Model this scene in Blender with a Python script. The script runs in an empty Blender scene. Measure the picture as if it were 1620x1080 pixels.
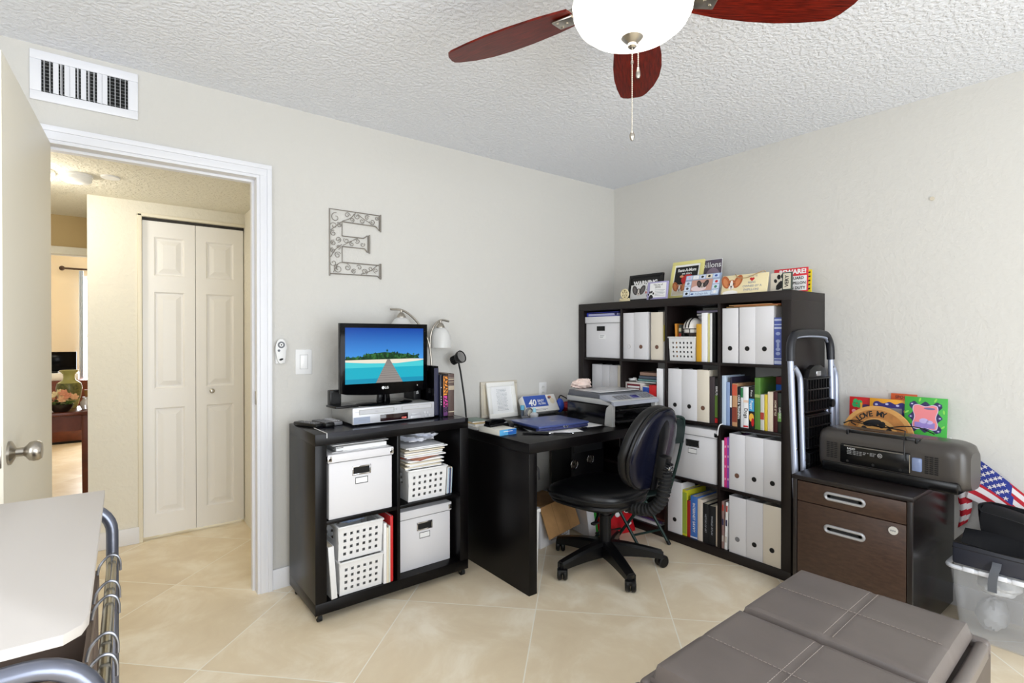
import bpy, bmesh, math, random
from mathutils import Matrix, Vector, Euler
random.seed(11)
SC = bpy.context.scene
COL = SC.collection
PI = math.pi

# ------------------------------------------------------------------ camera
cam_d = bpy.data.cameras.new('camera')
cam = bpy.data.objects.new('camera', cam_d)
COL.objects.link(cam)
cam.location = (-3.1377, -2.7904, 1.2473)
cam.rotation_euler = (PI / 2 - 0.0053, 0, -0.6532)
cam_d.sensor_width = 36
cam_d.lens = 835.17 / 1620 * 36
cam_d.shift_y = -1.88 / 1620
cam_d.clip_start = 0.05
SC.camera = cam

# ------------------------------------------------------------------ world, exposure
W = bpy.data.worlds.new('daylight')
SC.world = W
W.use_nodes = True
bg = W.node_tree.nodes['Background']
bg.inputs[0].default_value = (0.80, 0.90, 1.0, 1)
bg.inputs[1].default_value = 1.6
vs = SC.view_settings
vs.view_transform = 'Standard'
vs.look = 'None'
vs.gamma = 1
vs.use_curve_mapping = False
vs.exposure = 0.36
SC.cycles.use_denoising = True
SC.cycles.max_bounces = 10
SC.cycles.diffuse_bounces = 6
SC.cycles.caustics_reflective = False
SC.cycles.caustics_refractive = False
SC.cycles.sample_clamp_indirect = 6


def area(name, loc, rot, sx, sy, power, col=(1, 1, 1)):
    d = bpy.data.lights.new(name, 'AREA')
    d.shape = 'RECTANGLE'
    d.size, d.size_y, d.energy, d.color = sx, sy, power, col
    o = bpy.data.objects.new(name, d)
    o.location, o.rotation_euler = loc, rot
    COL.objects.link(o)
    return o


# unseen sliding door and side window added for fill, plus far room's window
area('daylight_added_door', (-2.3, -4.86, 1.12), (PI / 2, 0, 0), 2.6, 2.0, 74, (0.92, 0.96, 1.0))  # light from behind is inferred; the sliding door carrying it is added
area('fill_added_window', (-4.66, -2.45, 1.45), (PI / 2, 0, -PI / 2), 1.6, 1.5, 18, (0.95, 0.97, 1.0))  # unseen window added as fill for the bookcase front
area('daylight_far_window', (-2.95, 6.16, 1.27), (-PI / 2, 0, 0), 0.8, 1.5, 60, (0.95, 0.97, 1.0))


# ------------------------------------------------------------------ materials
def lin(c):
    c /= 255.0
    return c / 12.92 if c <= 0.04045 else ((c + 0.055) / 1.055) ** 2.4


MATS = {}


def mat(name, rgb=(200, 200, 200), rough=0.5, metal=0.0, spec=0.5, emit=0.0, bump=None, var=None, trans=0.0, coat=0.0,
        alpha=1.0, sheen=0.0, stretch=None):
    if name in MATS:
        return MATS[name]
    m = bpy.data.materials.new(name)
    m.use_nodes = True
    nt = m.node_tree
    b = nt.nodes['Principled BSDF']
    c = (lin(rgb[0]), lin(rgb[1]), lin(rgb[2]), 1)
    b.inputs['Base Color'].default_value = c
    b.inputs['Roughness'].default_value = rough
    b.inputs['Metallic'].default_value = metal
    b.inputs['Specular IOR Level'].default_value = spec
    b.inputs['Transmission Weight'].default_value = trans
    b.inputs['Coat Weight'].default_value = coat
    b.inputs['Coat Roughness'].default_value = 0.08
    b.inputs['Sheen Weight'].default_value = sheen
    b.inputs['Alpha'].default_value = alpha
    if emit:
        b.inputs['Emission Color'].default_value = c
        b.inputs['Emission Strength'].default_value = emit
    tc = None
    if var or bump:
        tc = nt.nodes.new('ShaderNodeTexCoord').outputs['Object']
        if stretch:
            mp = nt.nodes.new('ShaderNodeMapping')
            mp.inputs['Scale'].default_value = stretch
            nt.links.new(tc, mp.inputs[0])
            tc = mp.outputs[0]
    if var:
        n = nt.nodes.new('ShaderNodeTexNoise')
        n.inputs['Scale'].default_value = var[0]
        n.inputs['Detail'].default_value = 5
        n.inputs['Roughness'].default_value = 0.6
        nt.links.new(tc, n.inputs['Vector'])
        r = nt.nodes.new('ShaderNodeValToRGB')
        k = var[1]
        r.color_ramp.elements[0].position = 0.3
        r.color_ramp.elements[1].position = 0.7
        lo = var[2] if len(var) > 2 else None
        r.color_ramp.elements[0].color = (lin(lo[0]), lin(lo[1]), lin(lo[2]), 1) if lo else tuple(v * (1 - k) for v in c[:3]) + (1,)
        r.color_ramp.elements[1].color = tuple(min(1, v * (1 + k)) for v in c[:3]) + (1,)
        nt.links.new(n.outputs[0], r.inputs[0])
        nt.links.new(r.outputs[0], b.inputs['Base Color'])
    if bump:
        n = nt.nodes.new('ShaderNodeTexNoise')
        n.inputs['Scale'].default_value = bump[0]
        n.inputs['Detail'].default_value = bump[3] if len(bump) > 3 else 4
        nt.links.new(tc, n.inputs['Vector'])
        src = n.outputs[0]
        if len(bump) > 4:
            r = nt.nodes.new('ShaderNodeValToRGB')
            r.color_ramp.elements[0].position = bump[4]
            r.color_ramp.elements[1].position = bump[5]
            nt.links.new(src, r.inputs[0])
            src = r.outputs[0]
        bp = nt.nodes.new('ShaderNodeBump')
        bp.inputs['Strength'].default_value = bump[1]
        bp.inputs['Distance'].default_value = bump[2]
        nt.links.new(src, bp.inputs['Height'])
        nt.links.new(bp.outputs[0], b.inputs['Normal'])
    MATS[name] = m
    return m


# ------------------------------------------------------------------ mesh builder
I4 = Matrix.Identity(4)


def T(x, y, z):
    return Matrix.Translation((x, y, z))


def R(a, ax):
    return Matrix.Rotation(a, 4, ax)


class MB:
    """Collects shapes into one mesh. Local frame of most things: X right, Z up, front faces -Y."""

    def __init__(s, m=None):
        s.bm = bmesh.new()
        s.mats = []
        s.mi = 0
        s.M = I4.copy()
        if m:
            s.use(m)

    def use(s, m):
        if m not in s.mats:
            s.mats.append(m)
        s.mi = s.mats.index(m)
        return s

    def at(s, M):
        s.M = M
        return s

    def _take(s, t, M=None, smooth=True):
        t.transform(s.M @ (M or I4))
        for f in t.faces:
            f.material_index = s.mi
            f.smooth = smooth
        me = bpy.data.meshes.new('tmp')
        t.to_mesh(me)
        t.free()
        s.bm.from_mesh(me)
        bpy.data.meshes.remove(me)
        return s

    def box(s, x0, x1, y0, y1, z0, z1, bev=0.0, M=None, seg=2):
        t = bmesh.new()
        bmesh.ops.create_cube(t, size=1)
        for v in t.verts:
            v.co = Vector(((x0 + x1) / 2 + v.co.x * (x1 - x0), (y0 + y1) / 2 + v.co.y * (y1 - y0), (z0 + z1) / 2 + v.co.z * (z1 - z0)))
        if bev:
            bmesh.ops.bevel(t, geom=t.edges[:], offset=bev, segments=seg, profile=0.5, affect='EDGES')
        return s._take(t, M)

    def frus(s, x0, x1, y0, y1, z0, z1, k0=1.0, k1=1.0, bev=0.0, M=None):
        """box whose bottom is scaled by k0 and whose top is scaled by k1"""
        t = bmesh.new()
        bmesh.ops.create_cube(t, size=1)
        cx, cy = (x0 + x1) / 2, (y0 + y1) / 2
        for v in t.verts:
            k = k1 if v.co.z > 0 else k0
            v.co = Vector((cx + v.co.x * (x1 - x0) * k, cy + v.co.y * (y1 - y0) * k, z1 if v.co.z > 0 else z0))
        if bev:
            bmesh.ops.bevel(t, geom=t.edges[:], offset=bev, segments=2, profile=0.5, affect='EDGES')
        return s._take(t, M)

    def cyl(s, p0, p1, r0, r1=None, seg=20, M=None):
        p0, p1 = Vector(p0), Vector(p1)
        d = p1 - p0
        t = bmesh.new()
        bmesh.ops.create_cone(t, cap_ends=True, segments=seg, radius1=r0, radius2=r0 if r1 is None else r1, depth=d.length)
        q = d.to_track_quat('Z', 'Y').to_matrix().to_4x4()
        t.transform(Matrix.Translation((p0 + p1) / 2) @ q)
        return s._take(t, M)

    def tube(s, pts, r, seg=10, closed=False, M=None, rad=None, flat=1.0):
        pts = [Vector(p) for p in pts]
        n = len(pts)
        t = bmesh.new()
        rings = []
        tang = []
        for i in range(n):
            if closed:
                a, b = pts[i - 1], pts[(i + 1) % n]
            else:
                a, b = pts[max(0, i - 1)], pts[min(n - 1, i + 1)]
            tang.append((b - a).normalized())
        up = Vector((0, 0, 1)) if abs(tang[0].z) < 0.9 else Vector((0, 1, 0))
        nrm = (up - tang[0] * up.dot(tang[0])).normalized()
        for i in range(n):
            nrm = (nrm - tang[i] * nrm.dot(tang[i]))
            nrm = nrm.normalized() if nrm.length > 1e-6 else tang[i].orthogonal().normalized()
            bi = tang[i].cross(nrm)
            rr = rad[i] if rad else r
            rings.append([t.verts.new(pts[i] + (nrm * math.cos(2 * PI * k / seg) + bi * math.sin(2 * PI * k / seg) * flat) * rr) for k in range(seg)])
        for i in range(n - 1 + (1 if closed else 0)):
            A, B = rings[i], rings[(i + 1) % n]
            for k in range(seg):
                t.faces.new((A[k], A[(k + 1) % seg], B[(k + 1) % seg], B[k]))
        if not closed:
            t.faces.new(rings[0][::-1])
            t.faces.new(rings[-1])
        bmesh.ops.recalc_face_normals(t, faces=t.faces[:])
        return s._take(t, M)

    def lathe(s, prof, seg=32, M=None):
        t = bmesh.new()
        rings = []
        for r, z in prof:
            if r < 1e-5:
                rings.append([t.verts.new((0, 0, z))])
            else:
                rings.append([t.verts.new((r * math.cos(2 * PI * k / seg), r * math.sin(2 * PI * k / seg), z)) for k in range(seg)])
        for A, B in zip(rings, rings[1:]):
            for k in range(seg):
                a0, a1 = A[k % len(A)], A[(k + 1) % len(A)]
                b0, b1 = B[k % len(B)], B[(k + 1) % len(B)]
                vs_ = []
                for v in (a0, a1, b1, b0):
                    if v not in vs_:
                        vs_.append(v)
                if len(vs_) > 2:
                    t.faces.new(vs_)
        bmesh.ops.recalc_face_normals(t, faces=t.faces[:])
        return s._take(t, M)

    def prism(s, poly, y0, y1, bev=0.0, M=None):
        """polygon in XZ extruded from y0 to y1"""
        t = bmesh.new()
        A = [t.verts.new((x, y0, z)) for x, z in poly]
        B = [t.verts.new((x, y1, z)) for x, z in poly]
        n = len(poly)
        t.faces.new(A)
        t.faces.new(B[::-1])
        for i in range(n):
            t.faces.new((A[i], B[i], B[(i + 1) % n], A[(i + 1) % n]))
        bmesh.ops.recalc_face_normals(t, faces=t.faces[:])
        if bev:
            es = [e for e in t.edges if abs(e.verts[0].co.y - e.verts[1].co.y) < 1e-6]
            bmesh.ops.bevel(t, geom=es, offset=bev, segments=2, profile=0.5, affect='EDGES')
        return s._take(t, M)

    def ball(s, c, rx, ry=None, rz=None, seg=20, M=None):
        t = bmesh.new()
        bmesh.ops.create_uvsphere(t, u_segments=seg, v_segments=max(6, seg // 2), radius=1)
        t.transform(T(*c) @ Matrix.Diagonal((rx, ry or rx, rz or rx, 1)))
        return s._take(t, M)

    def sheet(s, f, nu, nv, thick=0.0, M=None, closed_u=False):
        t = bmesh.new()
        V = [[t.verts.new(f(i / nu, j / nv)) for j in range(nv + 1)] for i in range(nu + (0 if closed_u else 1))]
        m_ = len(V)
        for i in range(nu):
            for j in range(nv):
                t.faces.new((V[i][j], V[(i + 1) % m_][j], V[(i + 1) % m_][j + 1], V[i][j + 1]))
        bmesh.ops.recalc_face_normals(t, faces=t.faces[:])
        if thick:
            bmesh.ops.solidify(t, geom=t.faces[:], thickness=thick)
        return s._take(t, M)

    def holes(s, w, h, nx, ny, hs, mx, mz0, mz1, thick, M=None):
        """panel in XZ (x centred, z from 0) with nx x ny square holes"""
        px = (w - 2 * mx - hs) / (nx - 1)
        pz = (h - mz0 - mz1 - hs) / (ny - 1)
        xs = [-w / 2]
        for i in range(nx):
            xs += [-w / 2 + mx + i * px, -w / 2 + mx + i * px + hs]
        xs.append(w / 2)
        zs = [0]
        for j in range(ny):
            zs += [mz0 + j * pz, mz0 + j * pz + hs]
        zs.append(h)
        t = bmesh.new()
        V = [[t.verts.new((x, 0, z)) for z in zs] for x in xs]
        for i in range(len(xs) - 1):
            for j in range(len(zs) - 1):
                if i % 2 == 1 and j % 2 == 1:
                    continue
                t.faces.new((V[i][j], V[i + 1][j], V[i + 1][j + 1], V[i][j + 1]))
        bmesh.ops.recalc_face_normals(t, faces=t.faces[:])
        bmesh.ops.solidify(t, geom=t.faces[:], thickness=thick)
        return s._take(t, M, smooth=False)

    # flat decoration facing -Y
    def poly2(s, pts, y, M=None):
        t = bmesh.new()
        f = t.faces.new([t.verts.new((x, y, z)) for x, z in pts])
        f.normal_update()
        if f.normal.y > 0:
            f.normal_flip()
        return s._take(t, M, smooth=False)

    def rect2(s, x0, x1, z0, z1, y, M=None):
        return s.poly2([(x0, z0), (x1, z0), (x1, z1), (x0, z1)], y, M)

    def ell2(s, cx, cz, rx, rz, y, rot=0, seg=20, M=None):
        c, q = math.cos(rot), math.sin(rot)
        return s.poly2([(cx + rx * math.cos(2 * PI * k / seg) * c - rz * math.sin(2 * PI * k / seg) * q,
                         cz + rx * math.cos(2 * PI * k / seg) * q + rz * math.sin(2 * PI * k / seg) * c) for k in range(seg)], y, M)

    def star2(s, cx, cz, r, y, M=None):
        return s.poly2([(cx + (r if k % 2 == 0 else r * 0.4) * math.sin(k * PI / 5), cz + (r if k % 2 == 0 else r * 0.4) * math.cos(k * PI / 5)) for k in range(10)], y, M)

    def text(s, body, x, z, size, y, M=None, align='CENTER', bold=0.0, sx=1.0, rot=0.0, shear=0.0, depth=0.0, width=None):
        cu = bpy.data.curves.new('txt', 'FONT')
        cu.body = body
        cu.size = size
        cu.align_x = align
        cu.align_y = 'CENTER'
        cu.offset = bold * size
        cu.shear = shear
        cu.extrude = depth
        cu.resolution_u = 2
        o = bpy.data.objects.new('txt', cu)
        COL.objects.link(o)
        bpy.context.view_layer.update()
        if width and o.dimensions.x > 0:
            sx = width / o.dimensions.x
        dg = bpy.context.evaluated_depsgraph_get()
        me = bpy.data.meshes.new_from_object(o.evaluated_get(dg))
        bpy.data.objects.remove(o)
        bpy.data.curves.remove(cu)
        t = bmesh.new()
        t.from_mesh(me)
        bpy.data.meshes.remove(me)
        t.transform(T(x, y, z) @ R(-rot, 'Y') @ R(PI / 2, 'X') @ Matrix.Diagonal((sx, 1, 1, 1)))
        return s._take(t, M, smooth=False)


def obj(name, mb, parent=None, loc=None, rot=None, sharp=38):
    me = bpy.data.meshes.new(name)
    mb.bm.to_mesh(me)
    mb.bm.free()
    for m in mb.mats:
        me.materials.append(m)
    me.set_sharp_from_angle(angle=math.radians(sharp))
    o = bpy.data.objects.new(name, me)
    COL.objects.link(o)
    if parent:
        o.parent = parent
    if loc:
        o.location = loc
    if rot:
        o.rotation_euler = rot
    return o


def tag(o, label, cat, group=None, kind=None):
    o['label'], o['category'] = label, cat
    if group:
        o['group'] = group
    if kind:
        o['kind'] = kind
    return o


def thing(name, label, cat, loc=(0, 0, 0), rz=0.0, group=None, tilt=0.0, ry=0.0):
    o = bpy.data.objects.new(name, None)
    o.empty_display_size = 0.05
    COL.objects.link(o)
    o.location = loc
    o.rotation_euler = (tilt, ry, rz)
    return tag(o, label, cat, group)


def struct(name, mb, parent=None, **k):
    o = obj(name, mb, parent, **k)
    if not parent:
        o['kind'] = 'structure'
    return o


def dup(root, label, loc=None, rz=None, group=None, tilt=None):
    """copy of a thing with copies of its parts and sub-parts"""
    r = root.copy()
    COL.objects.link(r)
    if loc is not None:
        r.location = loc
    e = list(r.rotation_euler)
    if rz is not None:
        e[2] = rz
    if tilt is not None:
        e[0] = tilt
    r.rotation_euler = e
    r['label'] = label
    if group:
        r['group'] = group
    for ch in root.children:
        c = ch.copy()
        COL.objects.link(c)
        c.parent = r
        for g in ch.children:
            d = g.copy()
            COL.objects.link(d)
            d.parent = c
    return r


def arc(c, r, a0, a1, n, plane='xz', r2=None):
    out = []
    for i in range(n + 1):
        a = a0 + (a1 - a0) * i / n
        u, v = r * math.cos(a), (r2 or r) * math.sin(a)
        if plane == 'xz':
            out.append((c[0] + u, c[1], c[2] + v))
        elif plane == 'yz':
            out.append((c[0], c[1] + u, c[2] + v))
        else:
            out.append((c[0] + u, c[1] + v, c[2]))
    return out


def smoothpath(pts, n=8):
    """Catmull-Rom through the points"""
    P = [Vector(p) for p in pts]
    P = [P[0] * 2 - P[1]] + P + [P[-1] * 2 - P[-2]]
    out = []
    for i in range(1, len(P) - 2):
        for k in range(n):
            t = k / n
            a, b, c, d = P[i - 1:i + 3]
            out.append(0.5 * ((2 * b) + (c - a) * t + (2 * a - 5 * b + 4 * c - d) * t * t + (3 * b - a - 3 * c + d) * t ** 3))
    out.append(P[-2])
    return out


# common materials
WALL = mat('wall_paint', (207, 205, 200), 0.75, spec=0.25, bump=(38, 0.16, 0.004, 3, 0.42, 0.62))
HALLW = mat('hall_paint', (230, 226, 214), 0.75, spec=0.25, bump=(38, 0.28, 0.004, 3, 0.42, 0.62))
TANW = mat('tan_paint', (186, 164, 122), 0.8, spec=0.2)
CEIL = mat('ceiling_texture', (233, 236, 243), 0.85, spec=0.2, bump=(58, 0.5, 0.006, 3, 0.42, 0.58))
TRIM = mat('trim_white', (228, 229, 234), 0.4, spec=0.4)
DOORM = mat('door_hall_lit', (236, 230, 214), 0.42, spec=0.4)  # cream tint puts the hall's warm light into the door colour
BIFOLD = mat('bifold_white', (240, 239, 238), 0.4, spec=0.4)
NICKEL = mat('satin_nickel', (176, 170, 160), 0.28, 1.0)
CHROME = mat('chrome', (205, 205, 208), 0.12, 1.0)
STEEL = mat('grey_tube', (150, 152, 160), 0.3, 0.9)
BLACKBROWN = mat('black_brown_veneer', (10, 8, 9), 0.3, spec=0.2, bump=(60, 0.05, 0.001), stretch=(1, 1, 8))
SHELFW = mat('dark_brown_veneer', (23, 15, 14), 0.42, spec=0.4, bump=(60, 0.05, 0.001), stretch=(1, 1, 8))
CABW = mat('cabinet_walnut', (62, 44, 34), 0.42, spec=0.45, var=(26, 0.35), stretch=(1, 0.15, 3.5))
CABTOP = mat('cabinet_black_brown', (26, 20, 19), 0.36, spec=0.5)
BLKPL = mat('black_plastic', (12, 12, 14), 0.38, spec=0.35)
BLKMAT = mat('black_matte', (14, 14, 15), 0.7)
BLKGL = mat('black_gloss', (5, 5, 7), 0.12, spec=0.12)
GREYPL = mat('grey_plastic', (120, 120, 124), 0.4)
WHITEPL = mat('white_plastic', (228, 228, 228), 0.4)
WBOX = mat('white_boxboard', (222, 221, 224), 0.55)
PAPER = mat('paper_white', (238, 238, 238), 0.7)
CREAM = mat('paper_cream', (226, 216, 194), 0.7)
INK = mat('ink_black', (20, 20, 22), 0.7)
GREYINK = mat('ink_grey', (150, 152, 160), 0.7)
REDM = mat('red_print', (196, 30, 32), 0.5)
HOLE = mat('recess_shade', (10, 9, 9), 0.8)  # near-black colour stands in for the shade inside holes and slots


def col(r, g, b, rough=0.5):
    return mat('tint_%d_%d_%d' % (r, g, b), (r, g, b), rough)


# ------------------------------------------------------------------ room shell
ZC = 2.40
HZ = 2.075
XW, YS = -4.65, -4.86
# floor: diagonal 60 cm tiles
fm = bpy.data.materials.new('diagonal_tile')
fm.use_nodes = True
nt = fm.node_tree
B = nt.nodes['Principled BSDF']
tc = nt.nodes.new('ShaderNodeTexCoord')
sx_ = nt.nodes.new('ShaderNodeSeparateXYZ')
nt.links.new(tc.outputs['Object'], sx_.inputs[0])


def mth(op, a, b=None, c=None):
    n = nt.nodes.new('ShaderNodeMath')
    n.operation = op
    for i, v in enumerate((a, b, c)):
        if v is None:
            continue
        if isinstance(v, (int, float)):
            n.inputs[i].default_value = v
        else:
            nt.links.new(v, n.inputs[i])
    return n.outputs[0]


TS = 0.607
u = mth('DIVIDE', mth('SUBTRACT', mth('MULTIPLY', mth('SUBTRACT', sx_.outputs[0], sx_.outputs[1]), 0.70711), -0.456), TS)
v = mth('DIVIDE', mth('SUBTRACT', mth('MULTIPLY', mth('ADD', sx_.outputs[0], sx_.outputs[1]), 0.70711), -1.175), TS)
du, dv = mth('PINGPONG', u, 0.5), mth('PINGPONG', v, 0.5)
near = mth('LESS_THAN', mth('MINIMUM', du, dv), 0.0042)
cb = nt.nodes.new('ShaderNodeCombineXYZ')
nt.links.new(mth('FLOOR', u), cb.inputs[0])
nt.links.new(mth('FLOOR', v), cb.inputs[1])
wn = nt.nodes.new('ShaderNodeTexWhiteNoise')
nt.links.new(cb.outputs[0], wn.inputs['Vector'])
va = nt.nodes.new('ShaderNodeVectorMath')
va.operation = 'MULTIPLY_ADD'
nt.links.new(wn.outputs['Color'], va.inputs[0])
va.inputs[1].default_value = (9, 9, 9)
nt.links.new(tc.outputs['Object'], va.inputs[2])
n1 = nt.nodes.new('ShaderNodeTexNoise')
n1.inputs['Scale'].default_value = 3.4
n1.inputs['Detail'].default_value = 7
n1.inputs['Roughness'].default_value = 0.62
n1.inputs['Distortion'].default_value = 0.5
nt.links.new(va.outputs[0], n1.inputs['Vector'])
rp = nt.nodes.new('ShaderNodeValToRGB')
rp.color_ramp.elements[0].position = 0.30
rp.color_ramp.elements[0].color = (lin(228), lin(210), lin(180), 1)
rp.color_ramp.elements[1].position = 0.66
rp.color_ramp.elements[1].color = (lin(250), lin(239), lin(217), 1)
e = rp.color_ramp.elements.new(0.48)
e.color = (lin(236), lin(220), lin(191), 1)
nt.links.new(n1.outputs[0], rp.inputs[0])
mx = nt.nodes.new('ShaderNodeMix')
mx.data_type = 'RGBA'
nt.links.new(near, mx.inputs[0])
nt.links.new(rp.outputs[0], mx.inputs[6])
mx.inputs[7].default_value = (lin(251), lin(245), lin(230), 1)
nt.links.new(mx.outputs[2], B.inputs['Base Color'])
B.inputs['Roughness'].default_value = 0.3
B.inputs['Specular IOR Level'].default_value = 0.35

struct('floor', MB(fm).box(XW - 0.12, 0.12, YS - 0.12, 6.2, -0.12, 0))
struct('ceiling', MB(CEIL).box(XW - 0.12, 0.12, YS - 0.12, 0.06, ZC, ZC + 0.1))
# door wall (north), opening x -3.345 .. -2.565, z < 2.02
w = MB(WALL)
w.box(XW - 0.12, -3.36, 0, 0.12, 0, ZC).box(-2.55, 0.12, 0, 0.12, 0, ZC).box(-3.36, -2.55, 0, 0.12, 2.035, ZC)
struct('wall_north', w)
struct('wall_east', MB(WALL).box(0, 0.12, YS - 0.12, 0, 0, ZC))
# west wall with an added unseen window, south wall with an added sliding door
w = MB(WALL)
w.box(XW - 0.12, XW, YS - 0.12, -3.28, 0, ZC).box(XW - 0.12, XW, -1.62, 0, 0, ZC).box(XW - 0.12, XW, -3.28, -1.62, 0, 0.68).box(XW - 0.12, XW, -3.28, -1.62, 2.22, ZC)
struct('wall_west', w)
w = MB(WALL)
w.box(XW, -3.65, YS - 0.12, YS, 0, ZC).box(-0.95, 0, YS - 0.12, YS, 0, ZC).box(-3.65, -0.95, YS - 0.12, YS, 2.14, ZC)
struct('wall_south', w)
GLASS = mat('window_glass', (255, 255, 255), 0.02, trans=1.0, spec=0.2)
w = MB(TRIM)
for x0, x1 in ((-3.65, -2.3), (-2.3, -0.95)):
    w.box(x0, x0 + 0.06, YS - 0.09, YS - 0.03, 0.02, 2.14).box(x1 - 0.06, x1, YS - 0.09, YS - 0.03, 0.02, 2.14)
    w.box(x0, x1, YS - 0.09, YS - 0.03, 0.02, 0.1).box(x0, x1, YS - 0.09, YS - 0.03, 2.06, 2.14)
wd = struct('window_added_south', w)
w = MB(TRIM)
for a, b, c, d in ((-3.28, -1.62, 0.68, 0.74), (-3.28, -1.62, 2.16, 2.22), (-3.28, -3.22, 0.68, 2.22), (-1.68, -1.62, 0.68, 2.22), (-2.48, -2.42, 0.68, 2.22)):
    w.box(XW - 0.09, XW - 0.03, a, b, c, d)
struct('window_added_west', w)

# baseboards
struct('baseboard_north', MB(TRIM).box(-2.498, 0, -0.014, 0, 0, 0.10, 0.004))
struct('baseboard_east', MB(TRIM).box(-0.014, 0, YS, 0, 0, 0.10, 0.004))
# door casing: stepped profile, both legs and head
w = MB(TRIM)
xL, xR, zt = -3.345, -2.565, 2.02
for o0, o1, d in ((0.0, 0.014, 0.011), (0.014, 0.046, 0.016), (0.046, 0.067, 0.021)):
    w.box(xR + o0, xR + o1, -d, 0, 0, zt + o0, 0.001).box(xL - o1, xL - o0, -d, 0, 0, zt + o0, 0.001)
    w.box(xL - o1, xR + o1, -d, 0, zt + o0, zt + o1, 0.001)
# jamb and stop
w.box(xR, xR + 0.016, 0, 0.12, 0, zt).box(xL - 0.016, xL, 0, 0.12, 0, zt).box(xL - 0.016, xR + 0.016, 0, 0.12, zt, zt + 0.016)
w.box(xR - 0.011, xR, 0.045, 0.08, 0, zt - 0.011).box(xL, xR, 0.045, 0.08, zt - 0.011, zt)
tr = struct('trim_1', w)
struct('strike_plate', MB(NICKEL).box(xR - 0.002, xR + 0.001, 0.006, 0.036, 0.92, 0.985, 0.001), tr)

# open room door, hinged at the left jamb
d1 = struct('door_1', MB(DOORM).box(0, 0.825, -0.035, 0, 0.012, 2.02, 0.002), loc=(-3.3165, -0.004, 0), rot=(0, 0, math.radians(-93.2)))


def knob(mb, sgn, x, z, y0):
    M = T(x, y0, z) @ R(PI / 2 * (1 if sgn < 0 else -1), 'X')
    mb.lathe([(0, 0), (0.033, 0), (0.033, 0.006), (0.022, 0.012), (0.0125, 0.016), (0.0125, 0.032), (0.016, 0.036), (0.026, 0.044),
              (0.0285, 0.054), (0.0275, 0.064), (0.022, 0.071), (0.008, 0.073), (0, 0.073)], 28, M)


k = MB(NICKEL)
knob(k, 1, 0.765, 0.925, 0)
struct('door_knob', k, d1)
struct('latch_plate', MB(NICKEL).box(0.8245, 0.827, -0.030, -0.004, 0.895, 0.955, 0.001), d1)

# ------------------------------------------------------------------ hallway seen through the door
HX = -2.405
w = MB(HALLW)
w.box(-3.232, -2.975, 1.13, 1.25, 0, HZ).box(-2.975, HX, 1.13, 1.25, 1.985, HZ)
w.box(-3.232, -3.112, 1.25, 1.9, 0, HZ)
struct('wall_hall', w)
struct('wall_hall_right', MB(HALLW).box(HX, HX + 0.12, 0.12, 1.25, 0, HZ))
struct('wall_hall_left', MB(HALLW).box(-4.1, -3.98, 0.12, 6.2, 0, 2.5))
struct('ceiling_hall', MB(mat('hall_ceiling', (230, 226, 212), 0.85, bump=(46, 0.6, 0.006, 3, 0.42, 0.58))).box(-4.1, HX + 0.12, 0.06, 1.90, HZ, HZ + 0.08))
w = MB(TRIM).box(-3.232, -2.99, 1.116, 1.13, 0, 0.10, 0.004)
struct('baseboard_hall', w)
w = MB(mat('casing_cream', (232, 226, 208), 0.45))
w.box(-2.995, -2.973, 1.118, 1.135, 0, 2.0, 0.003).box(-2.995, HX, 1.118, 1.135, 1.985, 2.004, 0.003)
struct('trim_2', w)
# bifold closet door: two leaves with three raised panels each
bf = struct('door_2', MB(mat('track_dark', (40, 36, 32), 0.6)).box(-2.97, HX - 0.002, 1.15, 1.19, 1.968, 1.985))
for i, (x0, x1) in enumerate(((-2.969, -2.691), (-2.688, -2.412))):
    w = MB(BIFOLD)
    w.box(x0, x1, 1.160, 1.180, 0.02, 1.966)
    cx = (x0 + x1) / 2
    hw = 0.080
    pz = ((0.15, 0.81), (0.93, 1.53), (1.63, 1.87))
    t = bmesh.new()

    def quad(p):
        t.faces.new([t.verts.new(q) for q in p])

    def fr_(xa, xb, za, zb, y=1.146):
        quad(((xa, y, za), (xb, y, za), (xb, y, zb), (xa, y, zb)))
    fr_(x0, cx - hw, 0.02, 1.966)
    fr_(cx + hw, x1, 0.02, 1.966)
    zz = [0.02] + [q for p in pz for q in p] + [1.966]
    for q in range(0, 8, 2):
        fr_(cx - hw, cx + hw, zz[q], zz[q + 1])
    for z0, z1 in pz:
        ring = [(0.0, 1.146), (0.009, 1.1575), (0.018, 1.1575), (0.046, 1.1475)]
        for (i0, ya), (i1, yb) in zip(ring, ring[1:]):
            o_ = [(cx - hw + i0, z0 + i0), (cx + hw - i0, z0 + i0), (cx + hw - i0, z1 - i0), (cx - hw + i0, z1 - i0)]
            n_ = [(cx - hw + i1, z0 + i1), (cx + hw - i1, z0 + i1), (cx + hw - i1, z1 - i1), (cx - hw + i1, z1 - i1)]
            for q in range(4):
                r = (q + 1) % 4
                quad(((o_[q][0], ya, o_[q][1]), (o_[r][0], ya, o_[r][1]), (n_[r][0], yb, n_[r][1]), (n_[q][0], yb, n_[q][1])))
        fr_(cx - hw + 0.046, cx + hw - 0.046, z0 + 0.046, z1 - 0.046, 1.1475)
    for xx in (x0, x1):
        quad(((xx, 1.146, 0.02), (xx, 1.162, 0.02), (xx, 1.162, 1.966), (xx, 1.146, 1.966)))
    for f in t.faces:
        f.normal_update()
        if f.normal.y > 0:
            f.normal_flip()
    w._take(t, smooth=False)
    leaf = struct('door_leaf', w, bf)
    if i == 1:
        k = MB(NICKEL)
        k.lathe([(0, 0), (0.008, 0), (0.007, 0.012), (0.014, 0.018), (0.015, 0.026), (0.009, 0.032), (0, 0.033)], 20, T(-2.60, 1.146, 0.90) @ R(PI / 2, 'X'))
        struct('door_knob', k, leaf)

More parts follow.
